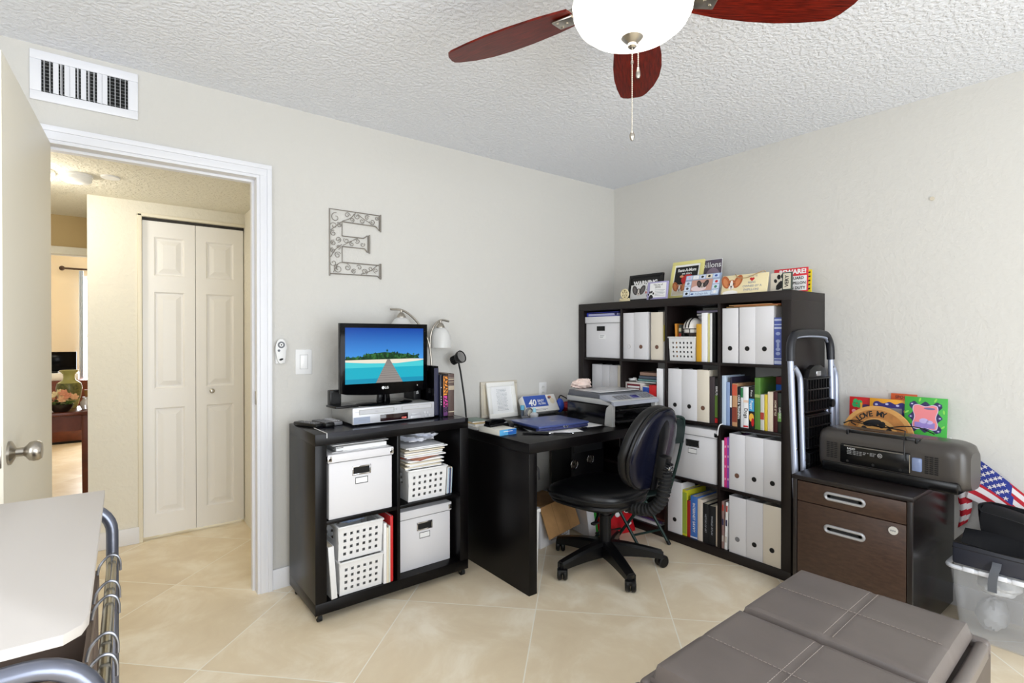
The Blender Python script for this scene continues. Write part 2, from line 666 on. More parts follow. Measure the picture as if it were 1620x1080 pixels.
# far room beyond the hall
w = MB(TANW).box(-4.1, -3.11, 1.90, 1.98, 1.86, 2.5)
struct('wall_header', w)
struct('trim_3', MB(HALLW).box(-4.1, -3.11, 1.885, 1.99, 1.81, 1.862, 0.004))
w = MB(mat('far_tan', (224, 208, 180), 0.8)).box(-4.1, -3.40, 6.0, 6.12, 0, 2.5).box(-2.55, -2.2, 6.0, 6.12, 0, 2.5).box(-3.40, -2.55, 6.0, 6.12, 0, 0.5).box(-3.40, -2.55, 6.0, 6.12, 2.05, 2.5)
struct('wall_far', w)
w = MB(TRIM)
for q in ((-3.40, -3.37, 0.5, 2.05), (-2.6, -2.55, 0.5, 2.05), (-3.37, -2.6, 0.5, 0.55), (-3.37, -2.6, 2.0, 2.05), (-3.37, -2.6, 1.25, 1.29)):
    w.box(q[0], q[1], 6.02, 6.08, q[2], q[3])
struct('window_3', w)
w = MB(mat('far_side', (214, 196, 160), 0.8)).box(-2.4, -2.28, 1.98, 6.0, 0, 2.5)
w.box(-3.112, -2.28, 1.9, 1.98, 0, 2.5)
struct('wall_far_right', w)
struct('ceiling_far', MB(mat('far_ceiling', (232, 230, 224), 0.85)).box(-4.1, -2.2, 1.98, 6.2, 2.42, 2.5))


# ================================================================== shared builders
def cube_unit(name, label, nx, nz, m, loc, rz, cell=0.335, d=0.39, t=0.05, ti=0.0165, mi=None, cellz=None, ms=None):
    cz_ = cellz or cell
    """open cube shelving: front at local y = 0, x from 0, z from 0"""
    r = thing(name, label, 'shelf', loc, rz)
    Wd = 2 * t + nx * cell + (nx - 1) * ti
    Hd = 2 * t + nz * cz_ + (nz - 1) * ti
    obj('top_panel', MB(m).box(0, Wd, 0, d, Hd - t, Hd, 0.0015), r)
    obj('bottom_panel', MB(m).box(0, Wd, 0, d, 0, t, 0.0015), r)
    obj('side_panel', MB(ms or m).box(0, t, 0, d, t, Hd - t, 0.001), r)
    obj('side_panel', MB(ms or m).box(Wd - t, Wd, 0, d, t, Hd - t, 0.001), r)
    mi = mi or m
    for i in range(1, nx):
        x = t + i * cell + (i - 1) * ti
        obj('divider', MB(mi).box(x, x + ti, 0.003, d, t, Hd - t, 0.0008), r)
    for j in range(1, nz):
        z = t + j * cz_ + (j - 1) * ti
        w = MB(mi)
        for i in range(nx):
            x = t + i * (cell + ti)
            w.box(x + 0.0002, x + cell - 0.0002, 0.0035, d, z, z + ti, 0.0008)
        obj('shelf_board', w, r)
    return r, Wd, Hd


def storage_box(label, loc, rz, w_=0.318, d=0.30, h=0.30, lid=0.045, group=None, metal=True, holder=True, sticker='frame', lm=None, dx=0.0):
    """lidded boxboard box; origin bottom front left"""
    r = thing('storage_box', label, 'box', loc, rz, group)
    obj('box_body', MB(WBOX).box(0.006, w_ - 0.006, 0.006, d - 0.006, 0, h - 0.004, 0.0025), r)
    l = obj('lid', MB(WBOX).box(0, w_, 0, d, h - lid, h, 0.0025), r)
    obj('lid_edge', MB(mat('edge_shadow_line', (70, 68, 70), 0.6)).box(0.001, w_ - 0.001, 0.001, d - 0.001, h - lid - 0.0018, h - lid), l)  # dark strip painting the shadow line under the lid
    if metal:
        for x0, x1 in ((-0.001, 0.018), (w_ - 0.018, w_ + 0.001)):
            c = MB(CHROME).box(x0, x1, -0.0012, 0.018, h - lid + 0.006, h - lid + 0.03, 0.0008)
            c.use(INK).ell2((x0 + x1) / 2, h - lid + 0.018, 0.003, 0.003, -0.0016)
            obj('corner_protector', c, l)
    cx = w_ / 2 + dx
    zt_ = h - lid - 0.03
    if holder:
        c = MB(CHROME)
        hw, hh = 0.044, 0.041
        c.box(cx - hw, cx + hw, 0.002, 0.008, zt_ - hh, zt_ - hh + 0.006, 0.001).box(cx - hw, cx + hw, 0.002, 0.008, zt_ - 0.006, zt_, 0.001)
        c.box(cx - hw, cx - hw + 0.006, 0.002, 0.008, zt_ - hh, zt_, 0.001).box(cx + hw - 0.006, cx + hw, 0.002, 0.008, zt_ - hh, zt_, 0.001)
        hld = obj('label_holder', c, r)
        hld['label'] = 'metal label holder round a dark hand hole'
        obj('hand_hole', MB(HOLE).box(cx - hw + 0.005, cx + hw - 0.005, 0.0045, 0.007, zt_ - hh + 0.005, zt_ - 0.005), hld)
    if sticker:
        z1 = zt_ - 0.052
        s_ = MB(PAPER).box(cx - 0.03, cx + 0.03, 0.0045, 0.007, z1 - 0.03, z1)
        if sticker == 'frame':
            s_.use(INK)
            for a, b, cc, dd in ((-0.03, 0.03, -0.003, 0), (-0.03, 0.03, -0.03, -0.027), (-0.03, -0.0275, -0.03, 0), (0.0275, 0.03, -0.03, 0)):
                s_.rect2(cx + a, cx + b, z1 + cc, z1 + dd, 0.0041)
        else:
            s_.use(GREYINK)
            for q in range(3):
                s_.rect2(cx - 0.022, cx + 0.02 - q * 0.006, z1 - 0.008 - q * 0.007, z1 - 0.005 - q * 0.007, 0.0041)
        obj('sticker', s_, r)
    return r


def magazine_file(label, loc, rz, w_=0.094, d=0.25, h=0.312, group=None, mw=None, hole=True, hole_x=0.0, hole_z=0.082, holem=None):
    """open-topped upright file, tall spine to the front"""
    r = thing('magazine_file', label, 'magazine file', loc, rz, group)
    m = mw or WBOX
    b = MB(m)
    t = 0.003
    b.box(0, w_, 0, t, 0, h, 0.001).box(t, w_ - t, t, d, 0, t)
    prof = [(0, 0), (d, 0), (d, h * 0.42), (d * 0.62, h * 0.80), (d * 0.52, h * 0.93), (d * 0.40, h), (0, h)]
    for x in (0, w_ - t):
        t_ = bmesh.new()
        A = [t_.verts.new((x, t + y * (d - t) / d, z)) for y, z in prof]
        Bv = [t_.verts.new((x + t, t + y * (d - t) / d, z)) for y, z in prof]
        t_.faces.new(A)
        t_.faces.new(Bv[::-1])
        for q in range(len(prof)):
            t_.faces.new((A[q], Bv[q], Bv[(q + 1) % len(prof)], A[(q + 1) % len(prof)]))
        bmesh.ops.recalc_face_normals(t_, faces=t_.faces[:])
        b._take(t_, smooth=False)
    b.box(0, w_, d, d + t, 0, h * 0.42)
    obj('file_body', b, r)
    obj('file_contents', MB(PAPER).box(t * 2, w_ - t * 2, t * 2, d * 0.9, t, h * 0.40), r)
    if hole:
        c = MB(mat('hole_rim', (150, 146, 142), 0.4, 0.6)).cyl((w_ / 2 + hole_x, 0.001, hole_z), (w_ / 2 + hole_x, -0.0012, hole_z), 0.0135, seg=24)
        c.use(holem or HOLE).ell2(w_ / 2 + hole_x, hole_z, 0.0125, 0.0125, -0.0016, seg=24)
        obj('finger_hole', c, r)
    return r


def book(label, loc, rz, w_, d, h, cm, pages=CREAM, group=None, deco=None, name='book', lean=0.0, cat='book', cover_t=0.0025, parts=True):
    """upright book, spine to the front; origin bottom front left"""
    r = thing(name, label, cat, loc, rz, group, ry=lean)
    c = MB(cm)
    t = min(cover_t, w_ / 5)
    c.box(0, w_, 0, t * 1.5, 0, h, min(0.002, w_ / 6)).box(0, t, t, d, 0, h).box(w_ - t, w_, t, d, 0, h)
    if deco:
        deco(c, w_, h)
    obj('cover', c, r)
    obj('page_block', MB(pages).box(t, w_ - t, t * 1.5, d - 0.004, 0.003, h - 0.003), r)
    return r


def spine(tx, tm, size, z=None, rot=-PI / 2, bold=0.02, bands=()):
    def f(c, w_, h):
        y = -0.0006
        for m, z0, z1 in bands:
            c.use(m).rect2(0.0005, w_ - 0.0005, z0 * h, z1 * h, y)
        if tx:
            c.use(tm).text(tx, w_ / 2, (z or 0.5) * h, size, y - 0.0003, rot=rot, bold=bold)
    return f


def basket(label, loc, rz, w_=0.195, d=0.25, h=0.155, group=None, cols=6, rows=4):
    """white plastic basket with square holes and a rolled rim; origin bottom front left"""
    r = thing('plastic_basket', label, 'basket', loc, rz, group)
    m = WHITEPL
    g = MB(m)
    t = 0.003
    taper = 0.012
    hs = w_ * 0.062
    # front and back with holes, sides with a hand slot, leaning outwards
    ang = math.atan2(taper, h)
    g.holes(w_ - 0.006, h, cols, rows, hs, 0.022, 0.022, 0.03, t, T(w_ / 2, taper, 0.0) @ R(ang, 'X'))
    g.holes(w_ - 0.006, h, cols, rows, hs, 0.022, 0.022, 0.03, t, T(w_ / 2, d - taper, 0.0) @ R(-ang, 'X'))
    for x, a in ((0.008, -1), (w_ - 0.008, 1)):
        M = T(x, d / 2, 0) @ R(a * math.atan2(0.008, h), 'Y') @ R(PI / 2, 'Z')
        g.box(-d / 2 + taper, d / 2 - taper, -t / 2, t / 2, 0, h * 0.52, 0, M)
        g.box(-d / 2 + 0.004, -d / 2 + 0.07, -t / 2, t / 2, h * 0.5, h, 0, M).box(d / 2 - 0.07, d / 2 - 0.004, -t / 2, t / 2, h * 0.5, h, 0, M)
        g.box(-d / 2 + 0.06, d / 2 - 0.06, -t / 2, t / 2, h * 0.88, h, 0, M)
    g.box(0.01, w_ - 0.01, taper, d - taper, 0, t)
    obj('basket_body', g, r)
    rim = MB(m)
    for a in ((0, w_, -0.006, 0.003), (0, w_, d - 0.003, d + 0.006), (-0.003, 0.006, -0.006, d + 0.006), (w_ - 0.006, w_ + 0.003, -0.006, d + 0.006)):
        rim.box(a[0], a[1], a[2], a[3], h - 0.007, h + 0.002, 0.002)
    obj('rim', rim, r)
    return r


def crumple(mb, cx, cy, cz, rx, ry, rz_, seed, n=18, amp=0.35):
    rnd = random.Random(seed)
    ph = [(rnd.uniform(2, 6), rnd.uniform(2, 6), rnd.uniform(0, 6)) for _ in range(5)]

    def f(u, v):
        a, b = 2 * PI * u, PI * v
        k = 1 + amp * sum(math.sin(p * a + q * b * 1.7 + s) for p, q, s in ph) / 5 + rnd.uniform(-amp, amp) * 0.28
        return (cx + rx * k * math.cos(a) * math.sin(b), cy + ry * k * math.sin(a) * math.sin(b), cz - rz_ * k * math.cos(b))
    mb.sheet(f, n * 2, n, closed_u=True)
    return mb


def paper_stack(mb, x0, x1, y0, y1, z0, n, dz, seed, jit=0.012, mats=None):
    rnd = random.Random(seed)
    mats = mats or [PAPER]
    for i in range(n):
        a = rnd.uniform(-0.06, 0.06)
        cx, cy = (x0 + x1) / 2 + rnd.uniform(-jit, jit), (y0 + y1) / 2 + rnd.uniform(-jit, jit)
        mb.use(mats[i % len(mats)])
        mb.box(-(x1 - x0) / 2, (x1 - x0) / 2, -(y1 - y0) / 2, (y1 - y0) / 2, 0, dz * 0.85, 0, T(cx, cy, z0 + i * dz) @ R(a, 'Z'))
    return mb


# ================================================================== rolling cube cart by the door
CA = 0.0126
CO = (-2.4287, -0.4635, 0.0366)


def cart(u_, v_, w_):
    return (CO[0] + u_ * math.cos(CA) - v_ * math.sin(CA), CO[1] + u_ * math.sin(CA) + v_ * math.cos(CA), CO[2] + w_)


ct, _, _ = cube_unit('cube_cart', 'black brown four-cube shelf cart on casters beside the doorway', 2, 2, BLACKBROWN, CO, CA, cell=0.337, ti=0.016)
ct['category'] = 'shelf cart'
for x in (0.024, 0.766):
    for y in (0.022, 0.34):
        c = MB(NICKEL).box(-0.014, 0.014, -0.016, 0.016, -0.003, 0.0, 0.0005, T(x, y, 0))
        for s_ in (-1, 1):
            c.prism([(-0.012, -0.003), (0.012, -0.003), (0.012, -0.024), (0.004, -0.024)], s_ * 0.010 - 0.001, s_ * 0.010 + 0.001, 0, T(x, y, 0) @ R(PI / 2, 'Z') @ R(0, 'X'))
        cs = obj("caster", c, ct)
        obj("wheel", MB(BLKMAT).cyl((x - 0.009, y + 0.004, -0.0184), (x + 0.009, y + 0.004, -0.0184), 0.0181, seg=24), cs)

# vinyl mat folded over the cart's front edge
VINYL = mat('dark_vinyl', (30, 31, 40), 0.22, spec=0.6)
mt = thing('desk_mat', 'thin dark vinyl mat hanging over the front edge of the rolling cart top', 'mat', cart(0.0, 0, 0.79), CA)
obj('mat_sheet', MB(VINYL).box(0.052, 0.77, -0.0022, 0.30, 0.0002, 0.002).box(0.052, 0.77, -0.0024, -0.0004, -0.018, 0.002), mt)
obj('mat_edge', MB(WHITEPL).box(0.0495, 0.0522, -0.0026, 0.27, 0.0002, 0.0026).box(0.0495, 0.0522, -0.0028, -0.0004, -0.02, 0.0026), mt)

# ---- inside the cart
storage_box('white lidded storage box in the rolling cart carrying a ring binder', cart(0.0565, 0.004, 0.4038), CA, w_=0.312, d=0.33, h=0.288, lid=0.036)
storage_box('white lidded storage box in the bottom right cube of the rolling cart', cart(0.4095, 0.055, 0.0506), CA, w_=0.312, d=0.31, h=0.300, lid=0.042)
rb = thing('ring_binder', 'white ring binder lying on the storage box inside the cart', 'binder', cart(0.085, 0.03, 0.6932), CA)
obj('cover', MB(WHITEPL).box(0, 0.27, 0, 0.28, 0, 0.003, 0.001).box(0, 0.27, 0, 0.28, 0.031, 0.034, 0.001).box(0, 0.27, 0.278, 0.281, 0, 0.034, 0.001), rb)
obj('paper_block', MB(PAPER).box(0.02, 0.262, 0.006, 0.26, 0.004, 0.022), rb)
c = MB(CHROME).box(0.004, 0.05, 0.002, 0.27, 0.0035, 0.006)
c.tube(arc((0.02, 0.012, 0.014), 0.011, -PI / 2, PI, 14), 0.0016, 6)
c.tube([(0.02, 0.0, 0.018), (0.05, 0.0, 0.021)], 0.0012, 6)
obj('ring_mechanism', c, rb)

basket('white basket stuffed with papers in the upper right cube of the cart', cart(0.452, 0.012, 0.4038), CA, w_=0.215, d=0.27, h=0.155)
c = thing('paper_stack', 'heap of magazines and loose papers piled on the cart basket', 'papers', cart(0, 0, 0), CA)
g = MB()
paper_stack(g, 0.455, 0.655, 0.03, 0.26, 0.5615, 7, 0.006, 4, 0.010, [PAPER, CREAM, PAPER])
g.use(col(150, 60, 50)).box(-0.09, 0.07, -0.1, 0.1, 0, 0.003, 0, T(0.54, 0.13, 0.604) @ R(0.5, 'Z'))
g.use(col(190, 120, 90)).box(-0.09, 0.07, -0.1, 0.1, 0, 0.003, 0, T(0.54, 0.12, 0.6085) @ R(0.35, 'Z'))
obj('magazines', g, c)
g = MB()
paper_stack(g, 0.46, 0.68, 0.05, 0.28, 0.613, 8, 0.006, 9, 0.02, [PAPER, PAPER, CREAM])
obj('loose_sheets', g, c)
g = MB(mat('clear_bag', (226, 228, 236), 0.25, spec=0.6))
crumple(g, 0.575, 0.17, 0.700, 0.105, 0.10, 0.026, 3)
tag(obj('plastic_bag', g, None, cart(0, 0, 0), (0, 0, CA)), 'crumpled white plastic bag on top of the paper heap in the cart', 'bag')
c = thing('magazine_bundle', 'bundle of glossy magazines wedged upright right of the stuffed cart basket', 'magazines', cart(0.676, 0.03, 0.405), CA, ry=0.05)
g = MB()
for i, q in enumerate((PAPER, col(120, 170, 205), PAPER, col(60, 70, 110), CREAM, col(170, 200, 220))):
    g.use(q).box(i * 0.006, i * 0.006 + 0.005, 0.004 * (i % 3), 0.2, 0, 0.135 - 0.006 * (i % 2))
obj('magazines', g, c)

basket('white basket of plastic bags stacked on another one in the bottom left cart cube', cart(0.103, 0.004, 0.2075), CA, w_=0.212, d=0.26, h=0.155)
basket('empty-looking white basket under the bag-filled one in the bottom left cart cube', cart(0.108, 0.004, 0.0505), CA, w_=0.207, d=0.26, h=0.152)
g = MB(mat('bag_bluewhite', (170, 186, 214), 0.3, spec=0.6))
crumple(g, 0.20, 0.13, 0.352, 0.068, 0.08, 0.012, 8)
tag(obj('plastic_bag', g, None, cart(0, 0, 0.012), (0, 0, CA)), 'bluish crumpled plastic bags heaped in the top stacked basket of the cart', 'bag')
book('white book leaning at the left end of the bottom left cart cube', cart(0.072, 0.002, 0.052), CA, 0.026, 0.21, 0.235, WHITEPL, lean=-0.07)
for i, (x, w_, h, m, lb) in enumerate(((0.319, 0.014, 0.285, PAPER, 'white magazine file folder standing right of the stacked cart baskets'),
                                     (0.3335, 0.010, 0.262, CREAM, 'cream booklet between a white folder and the red folder in the cart'),
                                     (0.344, 0.008, 0.268, col(214, 216, 206), 'pale grey booklet touching the red folder in the cart'))):
    book(lb, cart(x, 0.004, 0.0505), CA, w_, 0.24, h, m, pages=PAPER)
book('red folder standing upright beside the divider in the bottom left cart cube', cart(0.3525, 0.006, 0.0505), CA, 0.015, 0.28, 0.312, REDM, pages=PAPER)

# ---- on the cart
ZT = CO[2] + 0.79
zm = ZT + 0.0028
# video recorder
SILV = mat('silver_plastic', (172, 172, 170), 0.35, 0.35)
SILV2 = mat('silver_light', (196, 197, 202), 0.32, 0.2)
v = thing('video_recorder', 'silver video and disc recorder under the television', 'recorder', (-2.231, -0.382, zm), 0.02)
obj('case', MB(SILV).box(0.002, 0.434, 0.012, 0.285, 0.010, 0.085, 0.003), v)
fp = MB(SILV2).box(0, 0.436, 0, 0.014, 0.008, 0.086, 0.003)
fp.use(SILV).rect2(0.03, 0.21, 0.052, 0.077, -0.0004).use(SILV2).rect2(0.034, 0.206, 0.055, 0.074, -0.0007)
fp.use(SILV).rect2(0.25, 0.42, 0.056, 0.077, -0.0004).use(SILV2).rect2(0.254, 0.416, 0.059, 0.075, -0.0007)
fp.use(mat('blue_grey_panel', (150, 160, 180), 0.35)).rect2(0.004, 0.085, 0.012, 0.042, -0.0004)
fp.use(GREYINK).text('STEREO', 0.02, 0.065, 0.007, -0.0009).text('VIDEO', 0.118, 0.064, 0.006, -0.0009).text('DVD', 0.34, 0.067, 0.006, -0.0009).text('RECORDER', 0.05, 0.026, 0.008, -0.0009)
obj('front_panel', fp, v)
dp = obj('display', MB(mat('display_glass', (30, 6, 10), 0.08)).box(0.137, 0.285, -0.001, 0.002, 0.012, 0.044, 0.0008), v)
obj('display_digits', MB(mat('lit_digits', (240, 120, 110), 0.4, emit=1.2)).text('12:00', 0.262, 0.02, 0.012, -0.0016), dp)
bt = MB(SILV2).box(0.297, 0.357, -0.004, 0.002, 0.010, 0.024, 0.002).box(0.305, 0.345, -0.003, 0.002, 0.030, 0.036, 0.001)
for x, z in ((0.378, 0.036), (0.395, 0.034), (0.385, 0.02), (0.405, 0.02), (0.213, 0.066), (0.224, 0.066)):
    bt.cyl((x, -0.004, z), (x, 0.002, z), 0.006 if z < 0.05 else 0.0035, seg=14)
obj('buttons', bt, v)
for x in (0.04, 0.395):
    for y in (0.04, 0.25):
        obj('foot', MB(BLKMAT).cyl((x, y, 0), (x, y, 0.011), 0.012), v)
zv = zm + 0.085

# television
tv = thing('television', 'small flat television showing a pier to a palm island', 'television', (-2.0285, -0.30, zv), 0.0)
b = MB(BLKGL)
hw, z0, z1 = 0.2325, 0.056, 0.402
n = 14
pts = [(-hw, z0 + 0.008)] + [(-hw + 2 * hw * i / n, z0 - 0.012 * math.sin(PI * i / n) + 0.003) for i in range(1, n)] + [(hw, z0 + 0.008), (hw, z1), (-hw, z1)]
b.prism(pts, 0, 0.030, 0.002)
b.use(BLKPL).frus(-0.19, 0.19, -0.015, 0.015, 0, 0.03, 1.0, 0.7, 0.004, T(0, 0.046, 0.23) @ R(-PI / 2, 'X') @ Matrix.Diagonal((1, 9, 1, 1)))
obj('housing', b, tv)
sx0, sx1, sz0, sz1 = -0.209, 0.208, 0.107, 0.380
SKYS = bpy.data.materials.new('screen_sky')
SKYS.use_nodes = True
t_ = SKYS.node_tree
Bp = t_.nodes['Principled BSDF']
tc_ = t_.nodes.new('ShaderNodeTexCoord')
sp = t_.nodes.new('ShaderNodeSeparateXYZ')
t_.links.new(tc_.outputs['Object'], sp.inputs[0])
mr = t_.nodes.new('ShaderNodeMapRange')
mr.inputs[1].default_value, mr.inputs[2].default_value = 0.23, 0.38
t_.links.new(sp.outputs[2], mr.inputs[0])
cr = t_.nodes.new('ShaderNodeValToRGB')
cr.color_ramp.elements[0].color = (lin(62), lin(140), lin(214), 1)
cr.color_ramp.elements[1].color = (lin(8), lin(60), lin(150), 1)
t_.links.new(mr.outputs[0], cr.inputs[0])
t_.links.new(cr.outputs[0], Bp.inputs['Emission Color'])
Bp.inputs['Emission Strength'].default_value = 0.95
Bp.inputs['Base Color'].default_value = (0, 0, 0, 1)
Bp.inputs['Roughness'].default_value = 0.35
Bp.inputs['Specular IOR Level'].default_value = 0.15


def scr(r, g, b_):
    m = mat('screen_%d_%d_%d' % (r, g, b_), (r, g, b_), 0.4, spec=0.1, emit=0.9)
    m.node_tree.nodes['Principled BSDF'].inputs['Base Color'].default_value = (0, 0, 0, 1)
    return m


s_ = MB(SKYS).rect2(sx0, sx1, sz0, sz1, -0.0008)
s_.use(scr(30, 168, 190)).rect2(sx0, sx1, sz0, 0.222, -0.0011)
s_.use(scr(72, 196, 206)).rect2(sx0, sx1, 0.185, 0.212, -0.0013)
s_.use(scr(24, 140, 172)).rect2(sx0, sx1, sz0, 0.130, -0.0013)
s_.use(scr(226, 218, 200)).poly2([(sx0, 0.213), (-0.10, 0.206), (0.06, 0.203), (0.18, 0.213), (sx1, 0.217), (sx1, 0.222), (0.08, 0.227), (sx0, 0.225)], -0.0015)
rnd = random.Random(5)
# island of palms: low mound plus ragged crowns
s_.use(scr(24, 60, 30)).poly2([(sx0, 0.223), (0.185, 0.225), (0.175, 0.238), (0.13, 0.246), (0.06, 0.254), (-0.01, 0.26), (-0.1, 0.25), (-0.13, 0.236), (sx0, 0.232)], -0.0017)
for i in range(110):
    x = rnd.uniform(sx0 + 0.006, 0.178)
    zt_ = 0.236 + 0.022 * max(0.1, math.cos((x - 0.02) / 0.22 * PI / 2) ** 1) * (1 if x > -0.125 else 0.35)
    z = rnd.uniform(0.228, zt_)
    s_.use(rnd.choice((scr(34, 84, 40), scr(22, 56, 30), scr(52, 104, 52), scr(18, 44, 26)))).star2(x, z, rnd.uniform(0.005, 0.010), -0.0019 - i * 0.000004)
s_.use(scr(20, 60, 28)).star2(0.005, 0.268, 0.009, -0.0023)
# pier
s_.use(scr(140, 134, 130)).poly2([(-0.055, sz0), (0.09, sz0), (0.018, 0.224), (0.006, 0.224)], -0.0025)
for i in range(14):
    z = sz0 + 0.112 * (1 - (1 - i / 14) ** 1.6)
    k_ = (z - sz0) / (0.224 - sz0)
    xl, xr = -0.055 + k_ * 0.061, 0.09 - k_ * 0.072
    s_.use(scr(104, 98, 96)).rect2(xl, xr, z, z + 0.0018, -0.0027)
so = obj('screen', s_, tv)
lg = MB(WHITEPL).ell2(-0.016, 0.082, 0.0075, 0.0075, -0.0008).text('LG', 0.0035, 0.0815, 0.016, -0.0008, bold=0.03)
lg.use(INK).rect2(-0.0175, -0.0165, 0.0795, 0.0865, -0.0011).rect2(-0.0175, -0.0125, 0.0785, 0.0795, -0.0011)
obj('logo', lg, tv)
obj('indicator', MB(CHROME).cyl((0.173, -0.001, 0.085), (0.173, 0.002, 0.085), 0.003), tv)
obj('neck', MB(BLKGL).prism([(-0.032, 0.008), (0.032, 0.008), (0.027, 0.075), (-0.027, 0.075)], 0.020, 0.05, 0.002).cyl((0, 0.012, 0.012), (0, 0.012, 0.05), 0.008), tv)
obj('base', MB(BLKGL).lathe([(0, 0), (0.15, 0), (0.152, 0.003), (0.145, 0.007), (0.05, 0.012), (0, 0.013)], 48, T(0, 0.02, 0) @ Matrix.Diagonal((1, 0.55, 1, 1))), tv)

# things beside the television
c = thing('flat_tablet', 'thin black tablet lying under the left edge of the television', 'tablet', (-2.245, -0.29, zv), 0.1)
obj('body', MB(BLKPL).box(-0.06, 0.055, -0.055, 0.055, 0, 0.010, 0.003), c)
obj('glossy_front', MB(BLKGL).box(-0.05, 0.045, -0.045, 0.045, 0.0101, 0.0112), c)
c = thing('speaker_box', 'small upright black box behind the lower left corner of the television', 'speaker', (-2.255, -0.2, zv), 0.0)
obj('body', MB(BLKPL).box(-0.028, 0.028, -0.02, 0.02, 0, 0.075, 0.004), c)
obj('grille', MB(BLKMAT).box(-0.022, 0.022, -0.0215, -0.019, 0.01, 0.065), c)

for i, (x, y, a, L, sil, lb) in enumerate(((-2.385, -0.22, 0.35, 0.17, False, 'black remote control nearest the cart corner by the doorway'),
                                     (-2.325, -0.245, 0.15, 0.15, False, 'dark remote control between another and the silver one on the cart'),
                                     (-2.275, -0.225, 0.1, 0.14, True, 'remote control with silver keypad beside the video recorder'))):
    r = thing('remote_control', lb, 'remote control', (x, y, ZT + 0.0003 if x < -2.379 else zm), a)
    obj('body', MB(BLKPL if not sil else GREYPL).box(-0.023, 0.023, -L / 2, L / 2, 0, 0.019, 0.006), r)
    k = MB(GREYPL if not sil else SILV2)
    for q in range(6):
        for p_ in (-0.012, 0, 0.012):
            k.box(p_ - 0.004, p_ + 0.004, -L / 2 + 0.02 + q * 0.018, -L / 2 + 0.03 + q * 0.018, 0.018, 0.021, 0.001)
    obj('keypad', k, r)

# books and cases at the right end of the cart
YB = -0.372
bb = 0.02
zb = zm
book('black disc case with white lettering standing on the video recorder', (-1.842, -0.235, zv + 0.0005), 0, 0.040, 0.12, 0.150, BLKPL, pages=BLKMAT,
     deco=spine('SEASONS', PAPER, 0.018, 0.45), name='disc_case', cat='case')
book('tallest glossy black case among the volumes at the cart end', (-1.785, YB + 0.02, zb), 0, 0.0265, 0.2, 0.268, BLKGL, pages=BLKMAT, name='disc_case', cat='case',
     deco=spine(None, None, 0, bands=((mat('case_shine', (34, 38, 66), 0.15), 0.04, 0.96),)))
book('narrow navy book with white dots left of the orange volume', (-1.7575, YB + 0.005, zb), 0, 0.014, 0.16, 0.222, col(14, 16, 34, 0.3),
     deco=lambda c, w_, h: [c.use(PAPER).ell2(w_ / 2, h * q, 0.002, 0.003, -0.0006) for q in (0.3, 0.36, 0.42, 0.48, 0.7)])
book('orange and magenta spined paperback at the cart end', (-1.7425, YB, zb), 0, 0.030, 0.15, 0.222, BLKPL,
     deco=lambda c, w_, h: (c.use(col(226, 140, 44)).rect2(0.002, w_ - 0.002, h * 0.5, h * 0.97, -0.0005), c.use(col(206, 60, 150)).rect2(0.002, w_ - 0.002, h * 0.24, h * 0.5, -0.0005),
                            c.use(col(92, 40, 100)).rect2(0.002, w_ - 0.002, h * 0.03, h * 0.24, -0.0005), c.use(INK).text('KAZANTZAKIS', w_ / 2, h * 0.56, 0.03, -0.0009, rot=-PI / 2, bold=0.03, width=0.0), None)[-1])
book('brown cloth volume with gilt bands, last at the right end of the cart', (-1.711, YB, zb), 0, 0.037, 0.16, 0.226, col(84, 66, 62),
     deco=spine(None, None, 0, bands=((col(200, 186, 160), 0.86, 0.875), (col(200, 186, 160), 0.9, 0.905), (col(200, 186, 160), 0.80, 0.81), (col(170, 156, 136), 0.62, 0.72), (col(190, 176, 150), 0.1, 0.12))))

# twin-arm lamp behind the television
FROST = mat('frosted_glass', (240, 240, 238), 0.35, spec=0.4, trans=0.25)
tl = thing('twin_arm_lamp', 'brushed nickel lamp with two frosted glass shades behind the television', 'lamp', (-1.695, -0.09, ZT + 0.001), 0)
obj('base', MB(NICKEL).lathe([(0, 0), (0.062, 0), (0.064, 0.006), (0.05, 0.014), (0.012, 0.02), (0, 0.021)], 36), tl)
st = smoothpath([(0.0, 0, 0.018), (0.035, 0, 0.15), (0.036, 0, 0.30), (0.010, 0, 0.42), (-0.055, 0, 0.51), (-0.135, 0, 0.568), (-0.215, 0, 0.575)], 10)
obj('stem', MB(NICKEL).tube(st, 0.006, 10), tl)
st = smoothpath([(0.030, 0, 0.33), (0.032, 0, 0.42), (0.055, 0, 0.485), (0.10, 0, 0.520), (0.155, 0, 0.515)], 10)
obj('arm', MB(NICKEL).tube(st, 0.006, 10), tl)
for x, z in ((-0.150, 0.556), (0.098, 0.503)):
    sh = obj('lamp_shade', MB(FROST).lathe([(0.018, -0.024), (0.038, -0.034), (0.056, -0.064), (0.064, -0.104), (0.0635, -0.142), (0.0615, -0.142), (0.062, -0.104), (0.054, -0.066), (0.036, -0.037), (0.016, -0.027)], 36, T(x, 0, z)), tl)
    obj('shade_holder', MB(NICKEL).lathe([(0, 0.018), (0.006, 0.018), (0.007, 0.004), (0.016, -0.004), (0.025, -0.020), (0.025, -0.026), (0, -0.026)], 28, T(x, 0, z)), sh)


# ================================================================== desk against the door wall
ZD = 0.735
dk = thing('writing_desk', 'black brown desk with a slab leg running from the cart to the bookcase', 'desk', (0, 0, 0))
obj('desktop', MB(BLACKBROWN).box(-1.5316, -0.3925, -0.827, -0.045, ZD - 0.05, ZD, 0.0015), dk)
obj('leg_panel', MB(BLACKBROWN).box(-1.5316, -1.4816, -0.827, -0.045, 0, ZD - 0.05, 0.0015), dk)
obj('modesty_rail', MB(BLACKBROWN).box(-1.4816, -0.3925, -0.075, -0.05, 0.60, ZD - 0.05, 0.001), dk)

